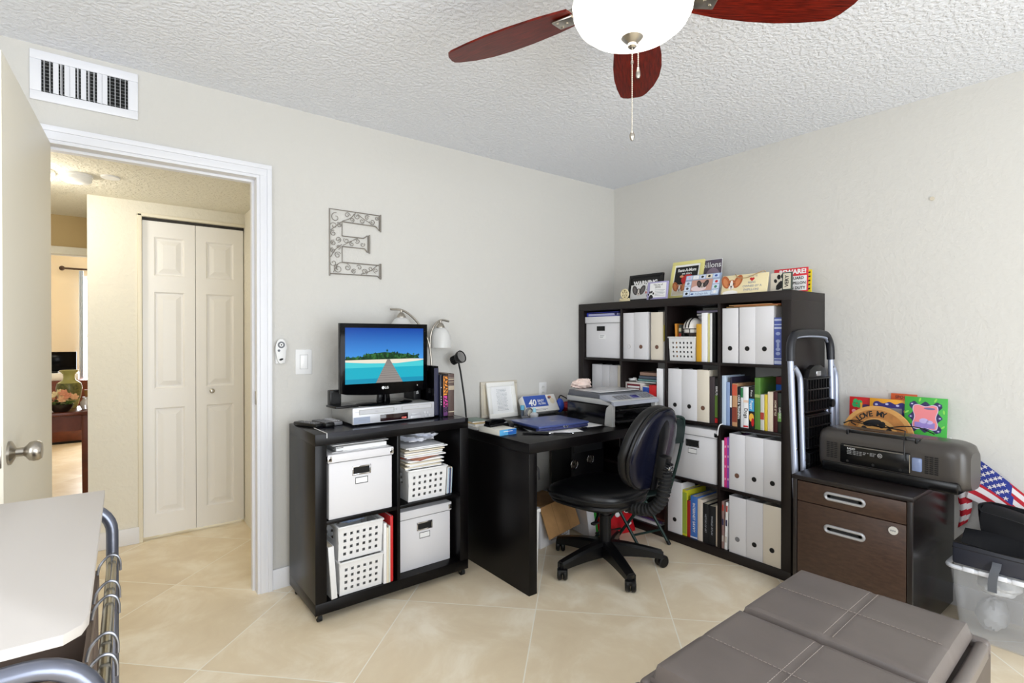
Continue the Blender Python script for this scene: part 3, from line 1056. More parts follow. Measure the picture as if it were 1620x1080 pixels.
# framed text and the plain frame behind it
fr = thing('document_frame', 'white framed printed text propped on the desk', 'picture frame', (-1.122, -0.079, ZD + 0.001), 0, tilt=-0.20)
b = MB(mat('frame_white', (240, 239, 234), 0.45))
fw, fh = 0.222, 0.228
for x0, x1, z0, z1 in ((-fw / 2, fw / 2, 0, 0.028), (-fw / 2, fw / 2, fh - 0.028, fh), (-fw / 2, -fw / 2 + 0.028, 0.028, fh - 0.028), (fw / 2 - 0.028, fw / 2, 0.028, fh - 0.028)):
    b.box(x0, x1, 0, 0.014, z0, z1, 0.002)
obj('frame', b, fr)
g = MB(PAPER).box(-fw / 2 + 0.02, fw / 2 - 0.02, 0.007, 0.011, 0.02, fh - 0.02)
g.use(GREYINK)
rnd = random.Random(2)
for q in range(17):
    hw_ = rnd.uniform(0.030, 0.043)
    x = -hw_
    while x < hw_:
        wl = rnd.uniform(0.004, 0.013)
        g.rect2(x, min(x + wl, hw_ + 0.004), 0.047 + q * 0.0083, 0.0495 + q * 0.0083, 0.0066)
        x += wl + 0.0025
obj('printed_text', g, fr)
obj('stand', MB(BLKMAT).box(-0.03, 0.03, 0, 0.004, 0, 0.13, 0, T(0, 0.014, 0.02) @ R(-0.01, 'X')), fr)
fr = thing('plain_frame', 'larger beige frame leaning on the wall behind the white framed text', 'picture frame', (-1.118, -0.030, ZD + 0.001), 0, tilt=-0.06)
b = MB(mat('frame_beige', (206, 198, 182), 0.5))
for x0, x1, z0, z1 in ((-0.145, 0.145, 0, 0.02), (-0.145, 0.145, 0.208, 0.228), (-0.145, -0.125, 0.02, 0.208), (0.125, 0.145, 0.02, 0.208)):
    b.box(x0, x1, 0, 0.012, z0, z1, 0.002)
obj('frame', b, fr)
obj('backing', MB(CREAM).box(-0.13, 0.13, 0.005, 0.010, 0.015, 0.215), fr)

# blue and white carton
bx = thing('carton', 'blue and white carton printed with a large 40 lying by the wall', 'carton', (-0.862, -0.165, ZD + 0.028), -0.03, tilt=-0.55)
BLUEP = col(52, 84, 170)
b = MB(mat('carton_white', (236, 234, 230), 0.5)).box(-0.135, 0.135, 0, 0.055, 0, 0.118, 0.002)
b.use(BLUEP).rect2(-0.133, 0.055, 0.036, 0.116, -0.0006)
b.use(PAPER).text('40', -0.075, 0.064, 0.062, -0.0012, bold=0.03, shear=0.25).text('EASY', 0.0, 0.076, 0.024, -0.0012, bold=0.02, shear=0.2).text('FILTERS', 0.004, 0.055, 0.018, -0.0012, bold=0.02, shear=0.2)
b.use(col(190, 120, 80)).ell2(0.085, 0.098, 0.016, 0.009, -0.0008).use(col(96, 60, 90)).ell2(0.078, 0.092, 0.010, 0.007, -0.0010)
b.use(col(226, 214, 190)).ell2(0.098, 0.07, 0.020, 0.022, -0.0008).use(GREYINK).rect2(-0.10, 0.04, 0.016, 0.019, -0.0008).rect2(-0.10, 0.02, 0.009, 0.012, -0.0008)
b.use(BLUEP)
for z, r in ((0.085, 0.02), (0.03, 0.018)):
    b._take((lambda t: (bmesh.ops.create_circle(t, cap_ends=True, segments=20, radius=r), t)[1])(bmesh.new()), T(0.1357, 0.027, z) @ R(PI / 2, 'Y'), smooth=False)
obj('printed_box', b, bx)

c = thing('zip_pouch', 'red pouch with a blue end right of the blue and white carton', 'pouch', (-0.645, -0.12, ZD), 0)
g = MB(col(150, 26, 30))
crumple(g, 0.03, 0, 0.035, 0.075, 0.045, 0.03, 12, n=14, amp=0.25)
obj('pouch_body', g, c)
obj('blue_end', MB(col(40, 80, 190)).ball((-0.045, -0.01, 0.05), 0.028, 0.03, 0.048), c)
obj('dark_loop', MB(BLKPL).tube(smoothpath([(-0.05, 0, 0.09), (-0.03, 0, 0.115), (0.03, 0, 0.09), (0.09, 0, 0.06)], 8), 0.004, 8), c)

c = thing('glue_bottle', 'small clear bottle with a pale blue cap in front of the carton', 'bottle', (-1.005, -0.235, ZD), 0)
obj('bottle_body', MB(mat('pale_clear', (226, 226, 230), 0.2, trans=0.3)).lathe([(0, 0), (0.024, 0), (0.026, 0.004), (0.026, 0.03), (0.012, 0.042), (0, 0.042)], 24), c)
obj('cap', MB(col(150, 206, 226)).lathe([(0, 0.042), (0.012, 0.042), (0.009, 0.065), (0.004, 0.07), (0, 0.07)], 20), c)
c = thing('tape_dispenser', 'grey tape dispenser standing behind the small capped bottle', 'tape dispenser', (-1.01, -0.19, ZD), 0.15)
g = MB(GREYPL).box(-0.06, 0.06, -0.013, 0.013, 0, 0.016, 0.004)
g.tube(arc((0, 0, 0.03), 0.028, 0, 2 * PI, 24)[:-1], 0.009, 8, closed=True)
obj('dispenser_body', g, c)
obj('tape_roll', MB(mat('clear_tape', (214, 210, 196), 0.15)).cyl((0, -0.009, 0.033), (0, 0.009, 0.033), 0.022, seg=28), c)
c = thing('pen_cup', 'narrow blue-capped tube beside the white framed text', 'tube', (-1.033, -0.15, ZD), 0)
obj('tube_body', MB(mat('tube_grey', (86, 96, 110), 0.3)).cyl((0, 0, 0), (0, 0, 0.05), 0.011), c)
obj('tube_cap', MB(col(104, 180, 214)).cyl((0, 0, 0.05), (0, 0, 0.078), 0.013), c)

# loose papers, laptop
c = thing('paper_sheets', 'white paper sheets spread on the desk under the blue laptop', 'papers', (0, 0, 0))
for i, (x, y, a) in enumerate(((-0.93, -0.56, -0.12), (-1.18, -0.60, -0.35), (-1.05, -0.50, 0.1))):
    obj('sheet', MB(PAPER).box(-0.14, 0.14, -0.105, 0.105, 0, 0.0008, 0, T(x, y, ZD + 0.0004 + i * 0.001) @ R(a, 'Z')), c)
LBLUE = mat('laptop_blue', (72, 86, 142), 0.3, 0.3, spec=0.5)
lp = thing('laptop', 'closed metallic blue laptop lying on papers', 'laptop', (-1.318, -0.648, ZD + 0.0036), -0.07)
obj('lid', MB(LBLUE).box(0, 0.355, 0, 0.285, 0.021, 0.034, 0.005), lp)
obj('base', MB(mat('laptop_base', (52, 58, 104), 0.35)).box(0.004, 0.351, 0.004, 0.282, 0.004, 0.0205, 0.004), lp)
obj('side_ports', MB(BLKPL).box(0.001, 0.0045, 0.03, 0.25, 0.006, 0.018), lp)
obj('logo_badge', MB(mat('badge', (188, 194, 214), 0.2, 0.6)).ell2(0, 0, 0.022, 0.007, 0, M=T(0.19, 0.12, 0.0345) @ R(-PI / 2, 'X')), lp)
for x in (0.175, 0.195):
    obj('latch', MB(CHROME).box(x - 0.005, x + 0.005, -0.002, 0.003, 0.013, 0.024, 0.001), lp)
c = thing('usb_cable', 'thin black cable lying in front of the laptop', 'cable', (0, 0, ZD + 0.0045))
obj('wire', MB(BLKPL).tube(smoothpath([(-1.02, -0.70, 0.002), (-0.93, -0.705, 0.002), (-0.86, -0.69, 0.002), (-0.80, -0.66, 0.002)], 8), 0.0018, 6), c)
obj('plug', MB(BLKPL).box(-1.045, -1.015, -0.708, -0.692, 0, 0.009, 0.002), c)

# flat box with hole punch
c = thing('flat_box', 'flat white box with a sky blue end at the corner of the desk', 'box', (-1.470, -0.485, ZD), 0.03)
obj('carton_body', MB(mat('greyish_box', (214, 212, 204), 0.5)).box(-0.055, 0.055, -0.088, 0.10, 0, 0.030, 0.0015), c)
obj('blue_end', MB(col(90, 170, 222)).box(-0.0553, 0.0553, -0.0892, -0.0875, 0.0004, 0.0297).use(col(36, 98, 180)).rect2(0.0, 0.054, 0.002, 0.028, -0.0894).use(PAPER).rect2(-0.03, 0.03, 0.018, 0.021, -0.0896), c)
c = thing('hole_punch', 'black desk punch resting on the flat blue-ended box', 'hole punch', (-1.452, -0.445, ZD + 0.0305), 0.12)
obj('punch_base', MB(BLKPL).box(-0.065, 0.075, -0.025, 0.03, 0, 0.012, 0.003), c)
obj('lever_handle', MB(BLKGL).prism([(-0.065, 0.012), (0.055, 0.012), (0.06, 0.024), (0.04, 0.036), (-0.04, 0.040), (-0.065, 0.030)], -0.018, 0.022, 0.004), c)
obj('metal_jaw', MB(STEEL).box(0.045, 0.09, -0.02, 0.02, 0.004, 0.016, 0.002), c)
c = thing('stapler', 'black stapler lying between the hole punch and the laptop', 'stapler', (-1.362, -0.40, ZD + 0.0006), 1.45)
obj('base', MB(BLKPL).box(-0.08, 0.08, -0.018, 0.018, 0, 0.012, 0.004), c)
obj('arm', MB(BLKPL).prism([(-0.08, 0.014), (0.08, 0.014), (0.082, 0.028), (0.05, 0.044), (-0.05, 0.050), (-0.08, 0.036)], -0.017, 0.017, 0.004), c)
for i, (x, y, a, m, lb) in enumerate(((-1.345, -0.655, -0.75, BLKPL, 'black marker with a metal tip nearest the desk corner'), (-1.235, -0.745, -0.6, BLKGL, 'slim black pen lying in front of the laptop corner'))):
    c = thing('marker_pen' if i == 0 else 'ballpoint_pen', lb, 'pen', (x, y, ZD + (0.0085 if i == 0 else 0.0075)), a)
    r_ = 0.0075 if i == 0 else 0.0045
    L = 0.14 if i == 0 else 0.10
    obj('barrel', MB(m).cyl((-L / 2, 0, 0), (L / 2, 0, 0), r_, seg=14), c)
    obj('metal_tip', MB(CHROME).cyl((L / 2, 0, 0), (L / 2 + 0.008, 0, 0), r_ * 1.0, r_ * 0.6, seg=14), c)
    obj('clip', MB(CHROME).box(0.01, L / 2, -0.0015, 0.0015, r_, r_ + 0.002), c)

# pads at the back left corner of the desk
zpad = ZD
for i, (x, y, sx, sy, h, a, m, lb) in enumerate(((-1.452, -0.245, 0.068, 0.11, 0.016, 0.02, mat('pad_white', (228, 224, 214), 0.6), 'white pad at the bottom of the notepad pile behind the flat box'),
                                             (-1.455, -0.235, 0.064, 0.09, 0.014, 0.08, col(196, 170, 120), 'tan notepad in the middle of the pile behind the flat box'),
                                             (-1.45, -0.23, 0.05, 0.07, 0.008, -0.1, col(120, 140, 130), 'small green grey notepad on top of the pile behind the flat box'))):
    c = thing('notepad', lb, 'notepad', (x, y, zpad), a)
    obj('pages', MB(PAPER).box(-sx, sx, -sy, sy, 0, h * 0.75), c)
    obj('cover', MB(m).box(-sx - 0.001, sx + 0.001, -sy - 0.001, sy + 0.001, h * 0.75, h, 0.001), c)
    zpad += h + 0.0003

# gooseneck clip lamp behind the cart
c = thing('gooseneck_lamp', 'slim black gooseneck lamp with a ribbed round head beside the cart books', 'lamp', (-1.418, -0.088, ZD), 0)
obj('base', MB(BLKPL).lathe([(0, 0), (0.04, 0), (0.042, 0.006), (0.03, 0.014), (0.008, 0.02), (0, 0.02)], 28), c)
st = smoothpath([(0, 0, 0.018), (-0.012, -0.003, 0.12), (-0.045, -0.012, 0.29), (-0.062, -0.02, 0.345), (-0.078, -0.025, 0.40)], 12)
obj('gooseneck', MB(BLKPL).tube(st, 0.0055, 8), c)
M = T(-0.075, -0.035, 0.392) @ R(0.30, 'Z') @ R(math.radians(68), 'X') @ Matrix.Diagonal((0.8, 0.8, 0.9, 1))
hd = MB(BLKPL).lathe([(0, -0.062), (0.022, -0.060), (0.026, -0.03), (0.034, -0.01), (0.045, 0.008), (0.047, 0.028), (0.043, 0.028), (0.040, 0.010), (0.03, 0.0), (0, 0.0)], 28, M)
for k in range(16):
    a = 2 * PI * k / 16
    hd.box(-0.003, 0.003, 0.024, 0.033, -0.055, -0.012, 0, M @ R(a, 'Z'))
h_ = obj('lamp_head', hd, c)
obj('reflector', MB(mat('reflector', (170, 170, 172), 0.3, 0.9)).lathe([(0, 0.004), (0.026, 0.008), (0.040, 0.022), (0.040, 0.024), (0, 0.020)], 28, M), h_)

# wall outlet behind the desk
c = thing('wall_outlet', 'white wall outlet plate above the blue and white carton', 'outlet', (-0.735, 0, 0.88), 0)
obj('plate', MB(WHITEPL).box(-0.035, 0.035, -0.006, 0, -0.057, 0.057, 0.003), c)
for z in (-0.02, 0.02):
    obj('socket', MB(mat('socket_white', (222, 222, 220), 0.4)).cyl((0, -0.0075, z), (0, -0.005, z), 0.016).use(INK).rect2(-0.007, -0.005, z, z + 0.008, -0.0077).rect2(0.005, 0.007, z, z + 0.008, -0.0077), c)

# all-in-one printer
pr = thing('printer', 'silver and black all-in-one printer at the bookcase end of the desk', 'printer', (-0.85, -0.745, ZD), -0.05)
PW, PD = 0.385, 0.40
PSIL = mat('printer_silver', (190, 190, 188), 0.35, 0.25)
PGREY = mat('printer_grey', (92, 94, 100), 0.4)
b = MB(BLKGL).box(0.004, PW - 0.004, 0.03, PD, 0, 0.115, 0.004)
obj('lower_body', b, pr)
# silver shell: arched side profile carried over the front corner
b = MB(PSIL)
b.box(0, PW, 0.0, PD, 0.118, 0.150, 0.006)
prof = [(0.0, 0.0), (0.062, 0.0), (0.055, 0.07), (0.045, 0.105), (0.02, 0.125), (0, 0.125)]
for x0, x1 in ((-0.003, 0.022), (PW - 0.022, PW + 0.003)):
    b.prism([(y, z) for y, z in prof], x0, x1, 0.002, R(PI / 2, 'Z') @ Matrix.Diagonal((1, -1, 1, 1)))
obj('silver_shell', b, pr)
b = MB(mat('printer_side', (9, 9, 11), 0.16)).box(-0.002, 0.004, 0.055, PD - 0.012, 0.006, 0.112, 0.002)
obj('side_cover', b, pr)
b = MB(PGREY).prism([(0.10, 0.150), (PD - 0.005, 0.150), (PD - 0.02, 0.186), (0.12, 0.178)], 0.004, PW - 0.004, 0.003, R(PI / 2, 'Z') @ Matrix.Diagonal((1, -1, 1, 1)))
ld = obj('scanner_lid', b, pr)
obj('lid_plate', MB(mat('lid_silver', (206, 206, 208), 0.3, 0.2)).box(0.03, PW - 0.01, 0.135, PD - 0.03, 0.1815, 0.187, 0.002), ld)
cpn = MB(mat('panel_silver', (176, 180, 192), 0.3, 0.2)).prism([(-0.012, 0.120), (0.105, 0.150), (0.105, 0.172), (0.085, 0.174), (-0.012, 0.140)], 0.0, PW, 0.003, R(PI / 2, 'Z') @ Matrix.Diagonal((1, -1, 1, 1)))
cp = obj('control_panel', cpn, pr)
PM = T(0, 0.0, 0.143) @ R(-PI / 2 + 0.33, 'X')
obj('panel_screen', MB(mat('lcd_violet', (60, 58, 130), 0.15)).box(0.20, 0.255, -0.0035, 0.002, 0.028, 0.062, 0.001, PM), cp)
k = MB(GREYPL)
for i in range(4):
    for j in range(4):
        k.box(0.06 + i * 0.03, 0.082 + i * 0.03, -0.004, 0.002, 0.012 + j * 0.015, 0.022 + j * 0.015, 0.001, PM)
        k.box(0.275 + i * 0.024, 0.290 + i * 0.024, -0.004, 0.002, 0.012 + j * 0.015, 0.022 + j * 0.015, 0.001, PM)
k = obj('keypad', k, cp)
tr_ = MB(BLKPL).box(0.03, PW - 0.03, -0.02, 0.05, 0.02, 0.035, 0.003).box(0.03, PW - 0.03, -0.004, 0.03, 0.085, 0.095, 0.002)
tr_.cyl((0.045, -0.008, 0.092), (0.075, -0.008, 0.092), 0.008)
obj('paper_tray', tr_, pr)
g = MB(mat('pinkish_tissue', (236, 214, 204), 0.8))
crumple(g, 0, 0, 0.030, 0.075, 0.035, 0.028, 21, n=16, amp=0.4)
tag(obj('tissue_bundle', g, None, (-0.735, -0.385, ZD + 0.1875)), 'crumpled pinkish tissue on the back edge of the printer', 'tissue')

# ================================================================== under the desk
c = thing('waste_bin', 'white plastic bin just inside the desk leg', 'bin', (-1.400, -0.58, 0), 0)
obj('bin_body', MB(WHITEPL).frus(-0.073, 0.073, -0.09, 0.14, 0, 0.33, 0.92, 1.0, 0.01), c)
obj('rim', MB(WHITEPL).box(-0.076, 0.076, -0.094, 0.144, 0.325, 0.345, 0.005), c)
c = thing('cardboard_carton', 'open cardboard carton with a hanging brown flap and white barcoded side under the desk', 'carton', (-1.12, -0.43, 0), 0.18)
CARD = mat('cardboard', (186, 142, 92), 0.75, var=(14, 0.12))
b = MB(mat('white_carton_side', (232, 232, 236), 0.6)).box(0, 0.29, 0, 0.22, 0, 0.245, 0.002)
b.use(CARD).box(0.006, 0.284, 0.006, 0.214, 0.2452, 0.2475)
obj('carton_body', b, c)
M = T(0.0, -0.002, 0.247) @ R(-0.36, 'X') @ R(-0.04, 'Y')
b = MB(CARD).box(-0.012, 0.302, -0.004, 0, -0.185, 0.0, 0.001, M)
b.use(col(150, 108, 66)).rect2(0.09, 0.093, -0.18, -0.004, -0.0046, M).rect2(0.2, 0.203, -0.18, -0.004, -0.0046, M)
obj('flap', b, c)
b = MB(INK)
rnd = random.Random(3)
for a, bb_, cc, dd in ((0.10, 0.27, 0.0735, 0.076), (0.10, 0.27, 0.024, 0.0265), (0.10, 0.103, 0.024, 0.076), (0.267, 0.27, 0.024, 0.076)):
    b.rect2(a, bb_, cc, dd, -0.0006)
x = 0.112
while x < 0.255:
    wl = rnd.choice((0.0015, 0.003, 0.005))
    b.rect2(x, x + wl, 0.032, 0.068, -0.0006)
    x += wl + rnd.choice((0.002, 0.004))
obj('barcode', b, c)
c = thing('white_carton', 'white box in the shadow behind the cardboard carton', 'box', (-1.16, -0.14, 0), 0.05)
obj('carton_body', MB(WBOX).box(-0.14, 0.14, -0.035, 0.08, 0, 0.25, 0.003), c)
obj('lid', MB(WBOX).box(-0.145, 0.145, -0.038, 0.083, 0.25, 0.265, 0.002), c)
c = thing('backpack', 'black bag with red trim heaped on the box under the desk', 'bag', (-1.06, -0.15, 0.272), 0.1)
g = MB(mat('black_nylon', (14, 14, 16), 0.75, bump=(40, 0.2, 0.002)))
crumple(g, 0, 0, 0.10, 0.12, 0.06, 0.098, 5, n=16, amp=0.22)
obj('bag_body', g, c)
obj('red_trim', MB(col(150, 24, 26)).tube(smoothpath([(-0.08, -0.07, 0.04), (0.0, -0.085, 0.1), (0.07, -0.07, 0.15)], 8), 0.012, 8), c)
obj('strap', MB(GREYPL).tube(smoothpath([(0.02, -0.06, 0.17), (0.09, -0.075, 0.14), (0.12, -0.06, 0.06)], 8), 0.010, 8, flat=0.4), c)
for i, (x, y, w_, h, m, lb, ln) in enumerate(((-0.780, -0.50, 0.05, 0.30, WBOX, 'white ring folder leaning between the cardboard carton and the green folder', -0.15),
                                        (-0.727, -0.49, 0.016, 0.30, mat('folder_pale', (222, 226, 232), 0.5), 'thin pale folder against the green one under the desk', -0.15),
                                        (-0.708, -0.48, 0.024, 0.27, col(36, 150, 50), 'green folder under the desk', -0.13))):
    book(lb, (x, y, 0.008), -0.15, w_, 0.19, h, m, pages=PAPER, lean=ln, name='folder', cat='folder')
c = thing('shopping_bag', 'red shopping bag with white shapes under the desk', 'bag', (-0.545, -0.50, 0), -0.1)


def bagf(u, v_):
    a = 2 * PI * u
    k = 1.0 - 0.12 * v_ + 0.05 * math.sin(3 * a + 5 * v_)
    sq = max(abs(math.cos(a)), abs(math.sin(a)))
    return (0.13 / sq ** 0.8 * math.cos(a) * k, 0.055 / sq ** 0.8 * math.sin(a) * k + 0.01 * math.sin(9 * v_ + 2 * a), 0.002 + 0.24 * v_)


b = MB(col(196, 20, 32, 0.35)).sheet(bagf, 40, 14, closed_u=True)
obj('bag_body', b, c)
b = MB(PAPER)
for x, z, rx, rz_, a in ((-0.07, 0.06, 0.03, 0.012, 0.2), (0.0, 0.03, 0.028, 0.012, -0.1), (0.06, 0.055, 0.03, 0.012, 0.3), (-0.03, 0.13, 0.025, 0.02, 0.9), (0.055, 0.14, 0.035, 0.016, -0.3), (-0.08, 0.19, 0.022, 0.013, 0.1), (0.03, 0.2, 0.03, 0.012, 0.2)):
    b.ball((x, -0.060 + 0.03 * abs(z - 0.06) + 0.006, z), rx * 0.9, 0.008, rz_, 14, T(0, 0, 0))
obj('white_motif', b, c)
c = thing('computer_tower', 'black computer tower with round metal fan rings at the back under the desk', 'computer', (-0.715, -0.27, 0), 0)
obj('case', MB(BLKPL).box(0, 0.31, 0, 0.20, 0.01, 0.60, 0.006), c)
obj('top_tray', MB(mat('dark_grey_case', (40, 41, 44), 0.4)).box(0.02, 0.29, -0.004, 0.19, 0.48, 0.575, 0.004), c)
for x, z in ((0.17, 0.425), (0.02, 0.41)):
    rg = obj('fan_ring', MB(CHROME).tube(arc((x, -0.006, z), 0.030, 0, 2 * PI, 28)[:-1], 0.003, 8, closed=True), c)
    g = MB(mat('fan_metal', (120, 112, 104), 0.4, 0.8))
    for k in range(5):
        g.box(-0.010, 0.010, -0.003, 0.001, 0.006, 0.024, 0.002, T(x, -0.002, z) @ R(k * 2 * PI / 5 + 0.4, 'Y'))
    obj('fan_blades', g, rg)
for x in (0.06, 0.16, 0.25):
    obj('port_cap', MB(GREYPL).cyl((x, 0.06, 0.60), (x, 0.06, 0.622), 0.024 if x > 0.2 else 0.014), c)

# ================================================================== office chair
LEATH = mat('black_vinyl', (13, 13, 15), 0.36, spec=0.4, bump=(160, 0.12, 0.001))
CHPL = mat('chair_plastic', (11, 11, 13), 0.32, spec=0.35)
NAVY = mat('shell_navy_glare', (12, 14, 30), 0.22, spec=0.4)  # navy base holds the bluish window glare on dark plastic
och = thing('office_chair', 'black swivel office chair with a tall oval back and five-star base', 'office chair', (-0.98, -0.81, 0), PI + 0.14)
CR = -(PI + 0.14)
base = MB(CHPL).lathe([(0, 0.055), (0.030, 0.055), (0.044, 0.075), (0.046, 0.12), (0.036, 0.135), (0, 0.135)], 28)
RB = 0.292
angs = [math.radians(a) + CR for a in (175, 247, 319, 31, 103)]
for a in angs:
    M = R(a, 'Z')
    n_ = 10
    t = bmesh.new()
    rings = []
    for i in range(n_ + 1):
        q = i / n_
        x = 0.02 + q * (RB - 0.005)
        zt_ = 0.140 - 0.050 * q ** 1.5
        th = 0.078 * (1 - q) + 0.038 * q
        hw_ = 0.036 * (1 - q) + 0.025 * q
        zb_ = zt_ - th
        rings.append([t.verts.new(M @ Vector(p)) for p in ((x, -hw_, zb_), (x, -hw_, zt_ - 0.012), (x, -hw_ * 0.6, zt_), (x, hw_ * 0.6, zt_), (x, hw_, zt_ - 0.012), (x, hw_, zb_))])
    for A, Bq in zip(rings, rings[1:]):
        for q in range(6):
            t.faces.new((A[q], A[(q + 1) % 6], Bq[(q + 1) % 6], Bq[q]))
    t.faces.new(rings[-1])
    t.faces.new(rings[0][::-1])
    bmesh.ops.recalc_face_normals(t, faces=t.faces[:])
    base._take(t)
    base.cyl(M @ Vector((RB + 0.003, 0, 0.05)), M @ Vector((RB + 0.003, 0, 0.082)), 0.0195)
bs = obj('star_base', base, och)
for i, a in enumerate(angs):
    M = R(a, 'Z') @ T(RB + 0.003, 0, 0) @ R((0.9, -0.4, 0.5, 1.3, -1.0)[i], 'Z') @ T(0.012, 0, 0)
    c = MB(CHPL)
    for s_ in (-1, 1):
        c.lathe([(0, -0.012), (0.025, -0.012), (0.0315, -0.006), (0.0315, 0.006), (0.025, 0.012), (0, 0.012)], 24, M @ T(0, s_ * 0.0145, 0.0317) @ R(PI / 2, 'X'))
    c.box(-0.027, 0.027, -0.0265, 0.0265, 0.034, 0.060, 0.010, M)
    obj('caster', c, bs)
obj('gas_column', MB(BLKPL).cyl((0, 0, 0.13), (0, 0, 0.28), 0.032).cyl((0, 0, 0.27), (0, 0, 0.36), 0.024), och)
c = MB(BLKMAT).box(-0.07, 0.07, -0.09, 0.13, 0.350, 0.374, 0.006)
mech = obj('seat_mechanism', c, och)
for (p0, p1, kn) in (((0.05, 0.02, 0.36), (0.235, 0.10, 0.315), 1), ((-0.05, -0.03, 0.362), (-0.17, 0.05, 0.350), 1)):
    lv = MB(BLKPL).cyl(p0, p1, 0.006)
    lv.box(-0.022, 0.022, -0.012, 0.012, -0.006, 0.006, 0.004, T(*p1))
    obj('lever', lv, mech)


def superell(rx, ry, rz, p, q, f=None):
    def g(u_, v_):
        a, b_ = 2 * PI * u_, PI * (v_ - 0.5)

        def sp_(x, e_):
            return math.copysign(abs(x) ** e_, x)
        x = rx * sp_(math.cos(a), p) * sp_(math.cos(b_), q)
        z = rz * sp_(math.sin(a), p) * sp_(math.cos(b_), q)
        y = ry * sp_(math.sin(b_), q)
        P = Vector((x, y, z))
        return f(P) if f else P
    return g


# seat: rounded slab with a waterfall front (front = -Y)
def seatf(P):
    return Vector((P.x * (1 - 0.10 * max(0, P.z / 0.23)), P.z - 0.045, P.y + 0.412 - 0.10 * (max(0, -P.z - 0.10)) ** 1.3 * 2 - 0.008 * (1 - (P.x / 0.23) ** 2) * (1 if P.y > 0 else 0)))


st_ = obj('seat_cushion', MB(LEATH).sheet(superell(0.245, 0.052, 0.24, 0.62, 0.55, seatf), 56, 18, closed_u=True), och)
obj('seat_pan', MB(CHPL).sheet(superell(0.235, 0.020, 0.23, 0.62, 0.45, lambda P: Vector((P.x, P.z - 0.045, P.y + 0.372))), 48, 10, closed_u=True), och)
obj('seat_piping', MB(BLKMAT).tube([seatf(superell(0.246, 0.0, 0.241, 0.62, 1.0)(k / 60, 0.5)) for k in range(60)], 0.005, 6, closed=True), st_)

# backrest, reclined, curved round the sitter
BMX = T(0, 0.235, 0.70) @ R(-0.20, 'X')


def backf(P):
    # narrower at the top, wrapped forward at the sides
    k = 1.0 - 0.22 * (P.z / 0.23 + 0.15)
    x = P.x * (k if P.z > -0.05 else 1.0 - 0.02)
    return BMX @ Vector((x, P.y - 0.55 * x * x + 0.04, P.z))


def backf2(P):
    k = 1.0 - 0.22 * (P.z / 0.23 + 0.15)
    x = P.x * (k if P.z > -0.05 else 1.0 - 0.02)
    return BMX @ Vector((x, P.y * (1 if P.y > 0 else 0.4) - 0.55 * x * x + 0.078, P.z))


bk = obj('backrest', MB(LEATH).sheet(superell(0.225, 0.036, 0.215, 0.78, 0.5, backf), 56, 18, closed_u=True), och)
sh = MB(NAVY).sheet(superell(0.218, 0.026, 0.208, 0.78, 0.42, backf2), 56, 18, closed_u=True)
shell = obj('back_shell', sh, och)
obj('shell_rim', MB(CHPL).tube([backf2(superell(0.2195, 0.0, 0.2095, 0.78, 1.0)(k / 64, 0.5)) for k in range(64)], 0.0085, 8, closed=True), shell)
# rib down the middle of the shell, adjusting knob, bracket and bellows
c = MB(CHPL)


def ribf(u_, v_):
    z = -0.20 + 0.36 * v_
    hw_ = 0.055 * (0.7 + 0.3 * v_)
    x = hw_ * (2 * u_ - 1)
    return BMX @ Vector((x, 0.107 + 0.010 * (1 - (2 * u_ - 1) ** 2) - 0.03 * max(0, v_ - 0.75) * 4 * 0.5, z))


c.sheet(ribf, 10, 12, 0.01)
obj('back_rib', c, shell)
kn = MB(CHROME).lathe([(0, 0), (0.016, 0), (0.016, 0.012), (0.010, 0.016), (0.010, 0.022), (0, 0.023)], 20, BMX @ T(0.0, 0.155, -0.075) @ R(-PI / 2, 'X'))
kh = MB(BLKPL).box(-0.032, 0.032, 0.095, 0.152, -0.13, -0.02, 0.006, BMX)
for k in range(8):
    kh.cyl(BMX @ Vector((0.027 * math.cos(k * PI / 4), 0.150, -0.075 + 0.027 * math.sin(k * PI / 4))), BMX @ Vector((0.027 * math.cos(k * PI / 4), 0.168, -0.075 + 0.027 * math.sin(k * PI / 4))), 0.007, seg=8)
br = obj('back_bracket', kh, och)
obj('adjusting_knob', kn, br)
bp_ = smoothpath([(0, 0.12, 0.362), (0, 0.20, 0.356), (0, 0.285, 0.375), (0, 0.340, 0.44), (0, 0.358, 0.53), (0, 0.362, 0.60)], 16)
obj('bellows', MB(BLKMAT).tube(bp_, 0.03, 14, rad=[0.034 if k % 4 < 2 else 0.025 for k in range(len(bp_))]), och)
obj('bracket_bar', MB(BLKPL).tube(bp_, 0.018, 8, flat=0.5), och)

# ================================================================== narrow folding chair by the bookcase
GRN = mat('dark_green_tube', (20, 44, 40), 0.3, 0.2)
fc = thing('folding_chair', 'dark green tubular folding chair between the office chair and bookcase', 'folding chair', (0, 0, 0))
A_, B_ = Vector((-0.668, -0.800, 0.0)), Vector((-0.457, -0.842, 0.0))
wv = (B_ - A_).normalized()
fv = Vector((-0.35, 0.55, 0)).normalized()


def fpt(foot, d, z):
    return foot + fv * d + Vector((0, 0, z))


